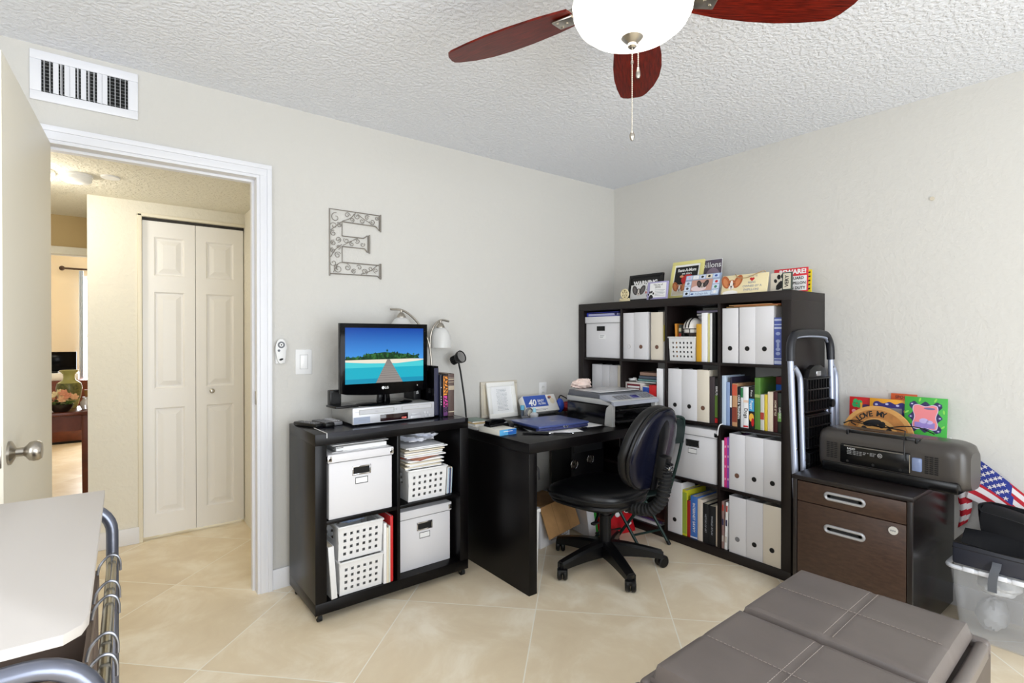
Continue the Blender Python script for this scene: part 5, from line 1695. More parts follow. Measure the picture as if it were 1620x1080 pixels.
card('verse_plaque', 'small lilac plaque with a black paw print standing before the warning sign', 'plaque', 0.602, 0.015, 0.157, 0.114, 0.12, dr, m=mat('lilac', (170, 164, 206), 0.5))


def dr(k):
    k.use(mat('photo_blush', (196, 150, 136), 0.5)).rect2(0.048, 0.185, 0.034, 0.104, -0.0004).use(col(226, 206, 210)).ell2(0.10, 0.05, 0.05, 0.018, -0.0005)
    papillon(k, 0.122, 0.068, 0.036, -0.0007, (40, 34, 36), (84, 70, 70), (200, 186, 176))
    k.use(col(206, 222, 240)).rect2(0.048, 0.185, 0.004, 0.028, -0.0004).use(col(60, 90, 150)).text('A Dog\'s Life', 0.125, 0.016, 0.017, -0.0008).ell2(0.063, 0.016, 0.010, 0.005, -0.0008)
    for i in range(5):
        x = 0.026 + i * 0.044
        k.use((col(196, 206, 232), PAPER, col(206, 214, 236), CREAM, col(196, 214, 240))[i]).rect2(x - 0.02, x + 0.02, 0.110, 0.134, -0.0004)
        k.use((col(220, 180, 200), col(226, 230, 240), INK, INK, col(60, 84, 160))[i]).ell2(x, 0.122, 0.009, 0.007, -0.0008)
    for j in range(3):
        z = 0.021 + j * 0.032
        for x, m in ((0.024, (INK, col(60, 60, 70), col(120, 130, 150))[j]), (0.210, (PAPER, col(60, 130, 100), REDM)[j])):
            k.use(col(208, 220, 238)).rect2(x - 0.021, x + 0.02, z - 0.013, z + 0.014, -0.0004)
            k.use(m).ell2(x, z, 0.009, 0.008, -0.0008)


card('framed_photo', 'pale blue tiled photo frame with a black-eared dog picture on the bookcase', 'photo frame', 0.872, 0.012, 0.232, 0.138, 0.30, dr, m=mat('frame_blue', (150, 166, 196), 0.5), th=0.010)


def dr(k):
    papillon(k, 0.058, 0.055, 0.058, -0.0005)
    k.use(mat('fur_white', (240, 236, 232), 0.6)).ell2(0.055, 0.006, 0.045, 0.014, -0.0014)
    k.use(GREYINK).text('LOVE IS', 0.175, 0.094, 0.016, -0.0006, bold=0.01).text('BEING', 0.175, 0.058, 0.015, -0.0006, bold=0.02).text('OWNED BY A', 0.178, 0.038, 0.017, -0.0006, bold=0.02).text('PAPILLON!', 0.175, 0.018, 0.018, -0.0006, bold=0.02)
    k.use(REDM).ell2(0.169, 0.079, 0.0075, 0.0065, -0.0006).ell2(0.181, 0.079, 0.0075, 0.0065, -0.0006).poly2([(0.162, 0.077), (0.188, 0.077), (0.175, 0.064)], -0.0007)


c = card('wooden_plaque', 'cream plaque with a brown and white dog, a red heart and a cord hanger', 'plaque', 1.124, 0.012, 0.262, 0.108, 0.22, dr, m=mat('plaque_cream', (232, 218, 176), 0.55))
obj('hanger_cord', MB(mat('cord_tan', (176, 150, 110), 0.7)).tube(smoothpath([(0.075, -0.003, 0.112), (0.10, -0.010, 0.088), (0.15, -0.008, 0.085), (0.20, -0.006, 0.104), (0.235, -0.003, 0.116), (0.245, 0.002, 0.108)], 8), 0.0025, 6), c)


def dr(k):
    pawprint(k, 0.055, 0.045, 0.040, -0.0006)


card('paw_tile', 'cream tile with one large black paw print near the end of the bookcase top', 'tile', 1.388, 0.045, 0.100, 0.098, 0.10, dr, m=mat('tile_cream', (232, 224, 210), 0.5))


def dr(k):
    k.use(col(206, 200, 180)).rect2(0.006, 0.044, 0.006, 0.086, -0.0004)
    k.use(INK).text('VERY', 0.025, 0.046, 0.026, -0.0008, rot=PI / 2, bold=0.03)


card('small_sign', 'narrow dark edged sign at the front corner of the bookcase top', 'sign', 1.467, 0.008, 0.050, 0.092, 0.04, dr, m=mat('sign_dark_green', (60, 70, 62), 0.5), th=0.010)


def dr(k):
    k.use(PAPER).rect2(0.008, 0.172, 0.006, 0.085, -0.0004).text('BEWARE!', 0.170, 0.107, 0.034, -0.0008, bold=0.04, align='RIGHT', width=0.0)
    k.use(INK).text('GUARD', 0.158, 0.072, 0.020, -0.0008, bold=0.03, align='RIGHT').text('PAPILLON', 0.168, 0.046, 0.020, -0.0008, bold=0.03, align='RIGHT').text('ON DUTY', 0.166, 0.020, 0.020, -0.0008, bold=0.03, align='RIGHT')


card('guard_sign', 'red and white guard dog sign at the end of the bookcase top', 'sign', 1.352, 0.155, 0.178, 0.128, 0.05, dr, m=mat('sign_red', (206, 44, 54), 0.5), th=0.006)


def dr(k):
    k.use(INK)
    for q in range(5):
        k.poly2([(0.085 + 0.0, 0.008 + q * 0.022), (0.128, 0.016 + q * 0.022), (0.128, 0.024 + q * 0.022), (0.085, 0.016 + q * 0.022)], -0.0005)


card('caution_sign', 'yellow sign with black diagonal stripes behind the red guard sign', 'sign', 1.380, 0.235, 0.134, 0.122, 0.05, dr, m=mat('sign_yellow', (226, 206, 40), 0.45), th=0.006)


# ================================================================== file cabinet
cb_ = thing('file_cabinet', 'dark brown two-drawer file cabinet with oval grey handles', 'file cabinet', (-0.588, -1.625, 0), RZ)
CW, CD, CH = 0.468, 0.586, 0.608
CABSIDE = mat('cabinet_side', (13, 9, 9), 0.22, spec=0.3)
b = MB(CABSIDE)
b.box(0.002, 0.020, 0.012, CD, 0.02, CH - 0.020).box(CW - 0.020, CW - 0.002, 0.012, CD, 0.02, CH - 0.020).box(0.02, CW - 0.02, 0.03, CD, 0.02, CH - 0.02)
obj('carcass', b, cb_)
obj('front_edges', MB(CABTOP).box(0.002, 0.020, 0.0, 0.0125, 0.02, CH - 0.020, 0.001).box(CW - 0.020, CW - 0.002, 0.0, 0.0125, 0.02, CH - 0.020, 0.001), cb_)
obj('top', MB(CABTOP).box(-0.002, CW + 0.002, -0.004, CD, CH - 0.02, CH, 0.003), cb_)
obj('plinth', MB(BLKMAT).box(0.02, CW - 0.02, 0.03, CD - 0.02, 0, 0.02), cb_)


def oval(k, cx, cz, L, h, y0, y1, r):
    pts = [(cx + L / 2 - h / 2 + h / 2 * math.cos(a), y0, cz + h / 2 * math.sin(a)) for a in [(-PI / 2 + PI * q / 10) for q in range(11)]]
    pts += [(cx - L / 2 + h / 2 + h / 2 * math.cos(a), y0, cz + h / 2 * math.sin(a)) for a in [(PI / 2 + PI * q / 10) for q in range(11)]]
    k.tube(pts, r, 8, closed=True)
    return k


HG = mat('handle_grey', (172, 172, 174), 0.35, 0.5)
for z0, z1, hz in ((0.493, 0.583, 0.541), (0.035, 0.489, 0.395)):
    d_ = obj('drawer', MB(CABW).box(0.023, CW - 0.023, 0.0, 0.022, z0, z1, 0.0015), cb_)
    k = MB(HOLE).box(0.220 - 0.066, 0.220 + 0.066, -0.0008, 0.002, hz - 0.009, hz + 0.009)
    k.cyl((0.220 - 0.064, -0.0008, hz), (0.220 - 0.064, 0.002, hz), 0.009).cyl((0.220 + 0.064, -0.0008, hz), (0.220 + 0.064, 0.002, hz), 0.009)
    obj('handle_opening', k, d_)
    obj('handle', oval(MB(HG), 0.220, hz, 0.152, 0.026, -0.002, 0, 0.0065), d_)
lk = obj('lock', MB(mat('lock_grey', (206, 204, 198), 0.4, 0.3)).cyl((0.402, -0.006, 0.458), (0.402, 0.002, 0.458), 0.0165, seg=28), cb_)
k = MB(GREYPL)
for q in (-0.007, 0, 0.007):
    k.box(0.402 + q - 0.002, 0.402 + q + 0.002, -0.0072, -0.004, 0.455, 0.461)
obj('lock_dials', k, lk)

# ================================================================== folded step ladder in the gap
LAD = mat('ladder_silver', (178, 186, 206), 0.35, 0.55)
ld = thing('step_ladder', 'folded silver step ladder with black treads between bookcase and file cabinet', 'step ladder', (0, 0, 0))


def lp(x, z, dy=0.0):
    q = (x + 0.455) / 0.40
    return (x, -1.602 - 0.004 * q + (0.043 - 0.022 * q) * z + dy, z)


for x in (-0.455, -0.060):
    rl = obj('front_rail', MB(LAD).tube([lp(x, 0.012), lp(x, 0.55), lp(x, 1.16)], 0.0145, 12), ld)
    obj('foot', MB(BLKPL).box(x - 0.018, x + 0.018, lp(x, 0)[1] - 0.016, lp(x, 0)[1] + 0.016, 0, 0.03, 0.004), rl)
    for z in (0.70, 1.09):
        obj('rivet', MB(CHROME).cyl(lp(x, z, -0.0165), lp(x, z, -0.010), 0.006, seg=10), rl)
for x0, x1 in ((-0.425, -0.385), (-0.050, -0.024)):
    xa = x0 if x0 < -0.3 else x0
    pts = smoothpath([lp(xa, 1.10, 0.0), lp((xa + x1) / 2, 1.075, -0.004), lp(x1, 1.03, -0.006), lp(x1, 0.90, -0.006), lp(x1, 0.5, -0.004), lp(x1, 0.02, -0.002)], 6)
    rl = obj('rear_rail', MB(LAD).tube(pts, 0.013, 12), ld)
    obj('rivet', MB(CHROME).cyl(lp(x1, 0.64, -0.021), lp(x1, 0.64, -0.014), 0.006, seg=10), rl)
obj('thin_rail', MB(LAD).tube([lp(-0.088, 1.03, 0.012), lp(-0.088, 0.02, 0.012)], 0.008, 10), ld)
# arched hand rail with black grip
top = [lp(-0.455, 1.13), lp(-0.450, 1.20), lp(-0.428, 1.245), lp(-0.385, 1.266), lp(-0.26, 1.272), lp(-0.13, 1.266), lp(-0.088, 1.245), lp(-0.065, 1.20), lp(-0.060, 1.13)]
obj('hand_rail', MB(LAD).tube(smoothpath([(p[0], p[1], p[2] - 0.012) for p in top], 6), 0.0125, 12), ld)
obj('grip', MB(mat('grip_black', (22, 24, 32), 0.4)).tube(smoothpath(top, 6), 0.0195, 12), ld)
# three treads folded flat, each a ribbed tray
for z0, z1 in ((0.865, 1.045), (0.685, 0.855), (0.505, 0.675)):
    k = MB(BLKPL)
    xa, xb = -0.366, -0.098
    ym = lp(-0.23, (z0 + z1) / 2)[1]
    k.box(xa, xb, ym - 0.004, ym + 0.010, z0, z1, 0.003)
    nrib = 3
    for q in range(nrib + 1):
        z = z0 + 0.008 + (z1 - z0 - 0.016) * q / nrib
        k.box(xa, xb, ym - 0.020, ym - 0.003, z - 0.0035, z + 0.0035, 0.0015)
    for q in range(9):
        x = xa + 0.012 + (xb - xa - 0.024) * q / 8
        k.box(x - 0.0018, x + 0.0018, ym - 0.018, ym - 0.003, z0 + 0.006, z1 - 0.006)
    tr_ = obj('tread', k, ld)
k = MB(BLKPL).prism([(-0.34, 1.045), (-0.12, 1.045), (-0.14, 1.085), (-0.20, 1.105), (-0.27, 1.105), (-0.32, 1.085)], lp(-0.2, 1.07)[1] - 0.016, lp(-0.2, 1.07)[1] + 0.012, 0.004)
lt = obj('latch_handle', k, ld)
obj('latch_plate', MB(CHROME).box(-0.255, -0.205, lp(-0.2, 1.06)[1] - 0.0195, lp(-0.2, 1.06)[1] - 0.015, 1.05, 1.075, 0.002), lt)
obj('hinge_boss', MB(BLKPL).cyl(lp(-0.085, 0.90, -0.020), lp(-0.085, 0.90, 0.0), 0.022, seg=20), ld)
obj('cross_brace', MB(STEEL).tube([lp(-0.385, 0.49), lp(-0.03, 0.49)], 0.007, 8), ld)

# ================================================================== on the file cabinet
ZK = 0.608
# stereo, back turned to the room
BB = mat('stereo_grey', (62, 58, 55), 0.3, spec=0.5)
BB2 = mat('stereo_black', (10, 10, 11), 0.22, spec=0.4)
st = thing('stereo', 'long black stereo lying with its rear panel outwards on the file cabinet', 'stereo', (-0.385, -1.640, ZK), RZ - 0.055)
SL, SD, SHh = 0.585, 0.205, 0.200


def stf(u_, v_):
    # v along the length (X), u round the section (Y depth, Z height)
    a = 2 * PI * u_
    x = SL * v_
    e0 = 1 - max(0.0, (0.10 - v_) / 0.10) ** 2.2
    e1 = 1 - max(0.0, (v_ - 0.86) / 0.14) ** 2.4
    k = max(0.0, min(e0, e1)) ** 0.5
    kk = 0.62 + 0.38 * k if 0 < v_ < 1 else 0.60
    c_, s_ = math.cos(a), math.sin(a)
    p = 0.5
    yy = math.copysign(abs(c_) ** p, c_) * SD / 2
    zz_ = math.copysign(abs(s_) ** p, s_) * SHh / 2
    return (x, SD / 2 + yy * kk, 0.006 + SHh / 2 + zz_ * (0.75 + 0.25 * kk if zz_ < 0 else kk) + (0 if zz_ > 0 else 0.0))


b = MB(BB)
b.sheet(stf, 48, 40, closed_u=True)
for v_ in (0.0, 1.0):
    ring = [Vector(stf(k / 48, v_)) for k in range(48)]
    t = bmesh.new()
    f = t.faces.new([t.verts.new(p) for p in ring])
    b._take(t)
obj('body', b, st)
obj('base_band', MB(BB2).box(0.03, SL - 0.025, -0.004, SD, 0.0, 0.050, 0.012), st)
b = MB(BB2).box(0.115, 0.395, -0.010, 0.03, 0.052, 0.142, 0.008)
pn = obj('battery_cover', b, st)
k = MB(mat('steel_strip', (150, 150, 150), 0.25, 0.9)).box(0.135, 0.372, -0.0125, -0.009, 0.134, 0.138)
obj('bright_strip', k, pn)
k = MB(mat('label_white', (190, 190, 188), 0.6))
k.text('RADIO', 0.148, 0.124, 0.011, -0.0104, align='LEFT', bold=0.03)
for q in range(3):
    k.text('MODEL  TYPE  AC 120V  60HZ  32W'[:30 - q * 5], 0.148, 0.114 - q * 0.007, 0.006, -0.0104, align='LEFT')
k.text('CAUTION\nRISK OF\nSHOCK', 0.242, 0.111, 0.0055, -0.0104, align='LEFT')
k.text('UL', 0.282, 0.112, 0.010, -0.0104, bold=0.02)
k.tube(arc((0.282, -0.0104, 0.112), 0.0085, 0, 2 * PI, 20)[:-1], 0.0008, 5, closed=True)
obj('rating_label', k, pn)
for x in (0.15, 0.255, 0.36):
    obj('screw_hole', MB(HOLE).cyl((x, -0.0112, 0.066), (x, -0.009, 0.066), 0.006, seg=14), pn)
obj('blue_terminal', MB(mat('terminal_blue', (120, 134, 168), 0.2)).box(0.400, 0.435, -0.010, 0.02, 0.07, 0.128, 0.006), st)
obj('terminal_edge', MB(CHROME).box(0.3935, 0.3965, -0.0125, 0.01, 0.06, 0.138), st)
for x0 in (0.055, 0.445):
    k = MB(HOLE)
    for j in range(3):
        for q in range(9):
            k.box(x0 + j * 0.017, x0 + 0.012 + j * 0.017, -0.0035, 0.012, 0.068 + q * 0.0085, 0.0725 + q * 0.0085)
    obj('vent_grille', k, st)
hb = MB(BB2).box(0.13, 0.42, 0.02, 0.07, 0.178, 0.208, 0.006)
hb.box(0.135, 0.145, 0.012, 0.07, 0.16, 0.206, 0.002).box(0.405, 0.415, 0.012, 0.07, 0.16, 0.206, 0.002)
obj('carry_handle', hb, st)

# white box behind the stereo carries the pictures
c = thing('white_carton', 'low white carton behind the stereo carrying the bright frames', 'box', (-0.113, -1.655, ZK), RZ)
obj('carton_body', MB(WBOX).box(0, 0.425, 0, 0.105, 0, 0.155, 0.003), c)
obj('lid', MB(WHITEPL).box(-0.003, 0.428, -0.003, 0.108, 0.155, 0.172, 0.004), c)
zf = ZK + 0.1725


def wcard(name, label, cat, y, dx, w_, h, tilt, draw, m, th=0.008, z=zf):
    r = thing(name, label, cat, (dx, y, z + 0.0004), RZ, tilt=-tilt)
    k = MB(m).box(0, w_, 0, th, 0, h, 0.001)
    draw(k)
    obj('board', k, r)
    return r


def wavy(k, m, x0, x1, z0, z1, y, amp=0.004, n=7):
    pts = []
    for i in range(n * 4 + 1):
        q = i / (n * 4)
        pts.append((x0 + (x1 - x0) * q, z0 - amp * math.sin(q * n * PI)))
    for i in range(n * 4 + 1):
        q = i / (n * 4)
        pts.append((x1 + amp * math.sin(q * n * PI), z0 + (z1 - z0) * q))
    for i in range(n * 4 + 1):
        q = 1 - i / (n * 4)
        pts.append((x0 + (x1 - x0) * q, z1 + amp * math.sin(q * n * PI)))
    for i in range(n * 4 + 1):
        q = 1 - i / (n * 4)
        pts.append((x0 - amp * math.sin(q * n * PI), z0 + (z1 - z0) * q))
    k.use(m).poly2(pts, y)


def dr(k):
    k.use(col(50, 170, 96))
    for a in range(4):
        k.ell2(0.035 + 0.014 * math.cos(a * PI / 2 + 0.6), 0.125 + 0.014 * math.sin(a * PI / 2 + 0.6), 0.013, 0.010, -0.0006, rot=a)
    k.use(col(240, 160, 170)).ell2(0.022, 0.085, 0.010, 0.009, -0.0006).ell2(0.018, 0.06, 0.009, 0.008, -0.0006).ell2(0.035, 0.068, 0.007, 0.007, -0.0006)
    k.use(col(70, 40, 96)).ell2(0.075, 0.10, 0.026, 0.024, -0.0006).use(col(40, 24, 60)).ell2(0.06, 0.088, 0.014, 0.012, -0.0008).use(col(230, 170, 60)).rect2(0.05, 0.06, 0.10, 0.13, -0.0009)


wcard('picture_board', 'red picture with a green clover behind the round wooden sign', 'picture', -1.667, -0.052, 0.155, 0.158, 0.05, dr, col(206, 34, 36))


def dr(k):
    k.use(col(90, 40, 30)).text('SPOOKS', 0.055, 0.170, 0.020, -0.0005, bold=0.02).use(col(226, 120, 60)).rect2(0.005, 0.10, 0.13, 0.155, -0.0004)


wcard('picture_card', 'orange card poking up between the yellow and green frames', 'card', -1.842, -0.024, 0.108, 0.188, 0.06, dr, col(206, 90, 44), th=0.004)


def dr(k):
    wavy(k, col(44, 36, 110), 0.020, 0.150, 0.02, 0.142, -0.0004, 0.005, 5)
    k.use(col(120, 120, 124)).rect2(0.035, 0.138, 0.03, 0.118, -0.0008).use(col(60, 50, 84)).ell2(0.09, 0.09, 0.022, 0.02, -0.0010).use(col(226, 170, 150)).ell2(0.09, 0.083, 0.012, 0.013, -0.0012).use(col(40, 40, 70)).ell2(0.118, 0.06, 0.02, 0.026, -0.0010)
    for x, z in ((0.03, 0.13), (0.075, 0.135), (0.12, 0.131)):
        k.use(col(190, 190, 226)).ell2(x, z, 0.007, 0.005, -0.0010)


wcard('picture_board', 'yellow picture with purple scrolls leaning against the wall beside the green frame', 'picture', -1.764, -0.066, 0.164, 0.160, 0.05, dr, col(226, 158, 40))


def dr(k):
    for x, z, a in ((0.012, 0.05, 0.4), (0.010, 0.11, -0.5), (0.15, 0.05, -0.4), (0.152, 0.12, 0.5), (0.06, 0.171, 0.1), (0.12, 0.172, -0.1)):
        k.use(col(130, 206, 84)).ell2(x, z, 0.010, 0.004, -0.0004, rot=a + 1.2)
    wavy(k, col(44, 40, 84), 0.026, 0.138, 0.026, 0.156, -0.0006, 0.008, 5)
    wavy(k, col(206, 200, 226), 0.036, 0.128, 0.036, 0.146, -0.0009, 0.004, 3)
    wavy(k, col(232, 134, 140), 0.039, 0.125, 0.039, 0.143, -0.0012, 0.004, 3)
    k.use(col(150, 130, 200)).rect2(0.042, 0.120, 0.040, 0.066, -0.0015).use(col(190, 176, 226)).ell2(0.078, 0.073, 0.018, 0.012, -0.0018).ell2(0.10, 0.068, 0.013, 0.009, -0.0018)
    k.use(col(120, 104, 150)).ell2(0.098, 0.132, 0.022, 0.005, -0.0018)
    for x, z in ((0.03, 0.150), (0.135, 0.150), (0.03, 0.03), (0.134, 0.03), (0.026, 0.09), (0.138, 0.09)):
        k.use(col(60, 54, 110)).ell2(x, z, 0.010, 0.008, -0.0010).use(col(200, 196, 226)).ell2(x, z, 0.004, 0.003, -0.0014)


wcard('framed_picture', 'bright green picture frame with a pink and violet picture', 'picture frame', -1.916, -0.085, 0.164, 0.184, 0.10, dr, col(64, 170, 66), th=0.010)

# round wooden dog sign standing on edge
WOOD = mat('oak_sign', (206, 152, 84), 0.5, var=(9, 0.16), stretch=(1, 1, 6))
WOOD2 = mat('oak_sign_dark', (176, 116, 56), 0.55, var=(30, 0.2))
c = thing('wooden_sign', 'round wooden I LOVE MY sign standing behind the stereo', 'sign', (-0.160, -1.827, ZK + 0.1525), RZ, tilt=-0.06)
b = MB(WOOD).cyl((0, 0, 0), (0, 0.016, 0), 0.152, seg=64)
b.use(WOOD2)
N_ = 48
for i in range(N_):
    a0, a1 = 2 * PI * i / N_, 2 * PI * (i + 1) / N_
    b.poly2([(0.134 * math.cos(a0), 0.134 * math.sin(a0)), (0.134 * math.cos(a1), 0.134 * math.sin(a1)), (0.093 * math.cos(a1), 0.093 * math.sin(a1)), (0.093 * math.cos(a0), 0.093 * math.sin(a0))], -0.0006)
obj('disc', b, c)
k = MB(INK)
for i, ch in enumerate('I LOVE MY'):
    a = math.radians(152 - i * 9.6)
    k.text(ch, 0.113 * math.cos(a), 0.113 * math.sin(a), 0.036, -0.0012, rot=a - PI / 2, bold=0.03)
obj('lettering', k, c)
k = MB(INK)
k.ell2(-0.02, 0.068, 0.040, 0.016, -0.0008, rot=0.25).ell2(0.022, 0.062, 0.014, 0.017, -0.0008, rot=-0.4).ell2(0.05, 0.035, 0.012, 0.015, -0.0008, rot=-0.7).ell2(-0.052, 0.035, 0.012, 0.016, -0.0008, rot=0.7).ell2(0, 0.01, 0.04, 0.03, -0.0008)
obj('cutout_motif', k, c)
c = thing('power_cable', 'tangled thin black cable draped over the stereo in front of the wooden sign', 'cable', (0, 0, 0))
obj('wire', MB(BLKPL).tube(smoothpath([(-0.21, -1.70, 0.820), (-0.205, -1.73, 0.832), (-0.21, -1.79, 0.826), (-0.215, -1.84, 0.822), (-0.22, -1.89, 0.822), (-0.22, -1.95, 0.836), (-0.215, -2.01, 0.838), (-0.22, -2.07, 0.817)], 8), 0.0024, 6), c)
obj('wire', MB(BLKPL).tube(smoothpath([(-0.22, -1.705, 0.820), (-0.21, -1.74, 0.838), (-0.215, -1.81, 0.832), (-0.22, -1.87, 0.822), (-0.25, -1.93, 0.824), (-0.30, -1.98, 0.828), (-0.36, -2.00, 0.830), (-0.425, -2.015, 0.79), (-0.432, -2.02, 0.72)], 8), 0.0024, 6), c)
obj('wire', MB(BLKPL).tube(smoothpath([(-0.225, -1.80, 0.822), (-0.215, -1.83, 0.829), (-0.215, -1.87, 0.833), (-0.23, -1.91, 0.824), (-0.25, -1.96, 0.822)], 8), 0.0024, 6), c)

# ================================================================== bin, case, bag and flag by the wall
TUB = mat('clear_tub', (232, 234, 238), 0.25, alpha=0.17, spec=0.4)
c = thing('storage_tub', 'clear plastic storage tub with a white rim beside the file cabinet', 'storage tub', (-0.33, -2.145, 0), RZ)
t = bmesh.new()
TW, TD, TH = 0.47, 0.30, 0.292


def tubring(k, z, off=0.0):
    x0, x1, y0, y1 = 0.03 * (1 - k) + off, TW - 0.03 * (1 - k) - off, 0.028 * (1 - k) + off, TD - 0.028 * (1 - k) - off
    r_ = 0.03
    out = []
    for cx_, cy_, a0 in ((x1 - r_, y1 - r_, 0), (x0 + r_, y1 - r_, PI / 2), (x0 + r_, y0 + r_, PI), (x1 - r_, y0 + r_, 1.5 * PI)):
        for q in range(7):
            out.append((cx_ + r_ * math.cos(a0 + q * PI / 12), cy_ + r_ * math.sin(a0 + q * PI / 12), z))
    return out


rings = [[t.verts.new(p) for p in tubring(kz, z)] for kz, z in ((0, 0.002), (0.3, 0.09), (0.65, 0.19), (1, TH))]
rings = rings + [[t.verts.new(p) for p in tubring(kz, z, 0.003)] for kz, z in ((1, TH), (0.65, 0.19), (0.3, 0.09), (0, 0.006))]
for A, Bq in zip(rings, rings[1:]):
    for q in range(len(A)):
        t.faces.new((A[q], A[(q + 1) % len(A)], Bq[(q + 1) % len(A)], Bq[q]))
t.faces.new(rings[0][::-1])
t.faces.new(rings[-1])
bmesh.ops.recalc_face_normals(t, faces=t.faces[:])
b = MB(TUB)
b._take(t)
obj('tub_body', b, c)
pts = [(x, y, TH) for x, y, z in tubring(1, 0, -0.006)]
b = MB(mat('rim_white', (226, 228, 234), 0.4)).tube(pts, 0.009, 8, closed=True)
for q in range(8):
    b.box(0.05 + q * 0.05, 0.085 + q * 0.05, -0.016, -0.004, TH - 0.006, TH + 0.012, 0.002)
obj('rim', b, c)
for i, (m, x, y, z, rx, ry, rz_, lb) in enumerate(((mat('wrap_white', (222, 220, 214), 0.6), 0.31, 0.15, 0.12, 0.105, 0.095, 0.085, 'white crumpled wrapping inside the clear tub'),
                                               (mat('wrap_grey', (150, 152, 156), 0.6), 0.115, 0.15, 0.085, 0.052, 0.085, 0.062, 'grey crumpled bundle at the left inside the clear tub'),
                                               (col(206, 160, 120), 0.335, 0.14, 0.255, 0.09, 0.08, 0.018, 'tan crumpled bundle near the top inside the clear tub'),
                                               (mat('wrap_pale', (196, 198, 200), 0.55), 0.135, 0.15, 0.215, 0.07, 0.085, 0.04, 'pale crumpled bundle in the middle of the clear tub'))):
    g = MB(m)
    crumple(g, x, y, z, rx, ry, rz_, 40 + i, n=14, amp=0.16)
    o = obj('wrapped_bundle', g, None, (-0.33, -2.145, 0.0), (0, 0, RZ))
    tag(o, lb, 'bundle')
c = thing('nylon_strap', 'grey nylon strap hanging over the rim of the clear tub', 'strap', (0, 0, 0))
sp_ = smoothpath([(-0.338, -2.30, 0.352), (-0.353, -2.30, 0.335), (-0.358, -2.295, 0.315), (-0.3565, -2.29, 0.28), (-0.3505, -2.288, 0.235)], 6)
t = bmesh.new()
V = [[t.verts.new((p.x, p.y - 0.014, p.z)), t.verts.new((p.x, p.y + 0.014, p.z))] for p in sp_]
for A, Bq in zip(V, V[1:]):
    t.faces.new((A[0], A[1], Bq[1], Bq[0]))
bmesh.ops.solidify(t, geom=t.faces[:], thickness=0.002)
b = MB(mat('strap_grey', (130, 134, 142), 0.5))
b._take(t)
obj('webbing', b, c)

c = thing('hard_case', 'flat black case lying on the clear tub', 'case', (-0.332, -2.158, TH + 0.0135), RZ)
obj('case_body', MB(mat('case_black', (44, 46, 56), 0.38)).box(0, 0.24, 0, 0.24, 0, 0.088, 0.008), c)
obj('lid_seam', MB(BLKMAT).box(-0.0006, 0.2406, -0.0006, 0.24, 0.066, 0.069), c)
obj('lid_edge', MB(mat('case_top', (58, 56, 52), 0.35)).box(0.002, 0.238, 0.002, 0.238, 0.0882, 0.0905, 0.001), c)

NYL = mat('bag_nylon', (13, 14, 18), 0.6, spec=0.2, bump=(70, 0.2, 0.001))
zc = TH + 0.0135 + 0.0912
c = thing('camera_bag', 'open black nylon bag slumped on the flat case beside the flag', 'bag', (-0.325, -2.225, zc), RZ)
b = MB(NYL)


def bagwall(u_, v_):
    a = 2 * PI * u_
    sq = max(abs(math.cos(a)), abs(math.sin(a))) ** 0.75
    k = 1 + 0.05 * math.sin(3 * a + 4 * v_) + 0.08 * v_
    top_ = 0.125 + 0.012 * math.sin(a + 0.5) - 0.03 * math.cos(a)
    return (0.165 + 0.150 * math.cos(a) / sq * k, 0.105 + 0.075 * math.sin(a) / sq * k, 0.002 + top_ * v_)


b.sheet(bagwall, 48, 10, 0.008, closed_u=True)
b.box(0.02, 0.31, 0.03, 0.17, 0.0, 0.010, 0.003)
obj('bag_body', b, c)
b = MB(NYL)
b.sheet(lambda u_, v_: (-0.03 + 0.36 * u_, 0.018 - 0.06 * v_ + 0.008 * math.sin(5 * u_), 0.060 - 0.02 * u_ - 0.045 * v_ + 0.005 * math.sin(7 * u_ + 3 * v_)), 24, 8, 0.006)
obj('front_flap', b, c)
b = MB(NYL).sheet(lambda u_, v_: (0.01 + 0.32 * u_, 0.185 - 0.14 * v_ - 0.02 * u_, 0.140 - 0.045 * u_ + 0.016 * math.sin(v_ * PI) - 0.012 * v_ + 0.004 * math.sin(8 * u_)), 20, 10, 0.008)
obj('lid_flap', b, c)
b = MB(mat('bag_lining', (58, 62, 84), 0.6)).box(0.08, 0.25, 0.045, 0.052, 0.02, 0.09, 0.003).box(0.07, 0.10, 0.036, 0.045, 0.02, 0.10, 0.004)
obj('lining', b, c)
obj('zip', MB(CHROME).tube([(0.19, 0.03, 0.117), (0.215, 0.026, 0.112), (0.24, 0.022, 0.106)], 0.0035, 6), c)

# flag: cloth hanging from its upper edge against the wall, gathered behind the bag
FR, FWh, FB = col(190, 24, 44, 0.7), mat('flag_white', (232, 226, 228), 0.7), col(36, 52, 140, 0.7)
fl = thing('american_flag', 'American flag draped against the right wall behind the black bag', 'flag', (0, 0, 0))


def flag_piece(name, corner, nu, nv, pick, wave):
    """corner: TL, TR, BL, BR in (x, y, z)"""
    TL, TR, BL, BR = [Vector(p) for p in corner]
    t = bmesh.new()

    def P(u_, v_):
        p = (TL * (1 - u_) + TR * u_) * (1 - v_) + (BL * (1 - u_) + BR * u_) * v_
        return p + Vector(wave(u_, v_))
    V = [[t.verts.new(P(i / nu, j / nv)) for j in range(nv + 1)] for i in range(nu + 1)]
    b = MB()
    mats_ = [FR, FWh, FB]
    for m in mats_:
        b.use(m)
    for i in range(nu):
        for j in range(nv):
            f = t.faces.new((V[i][j], V[i + 1][j], V[i + 1][j + 1], V[i][j + 1]))
            f.material_index = pick((i + 0.5) / nu, (j + 0.5) / nv)
            f.smooth = True
    bmesh.ops.recalc_face_normals(t, faces=t.faces[:])
    me = bpy.data.meshes.new('tmp')
    t.to_mesh(me)
    t.free()
    b.bm.from_mesh(me)
    bpy.data.meshes.remove(me)
    return obj(name, b, fl), P


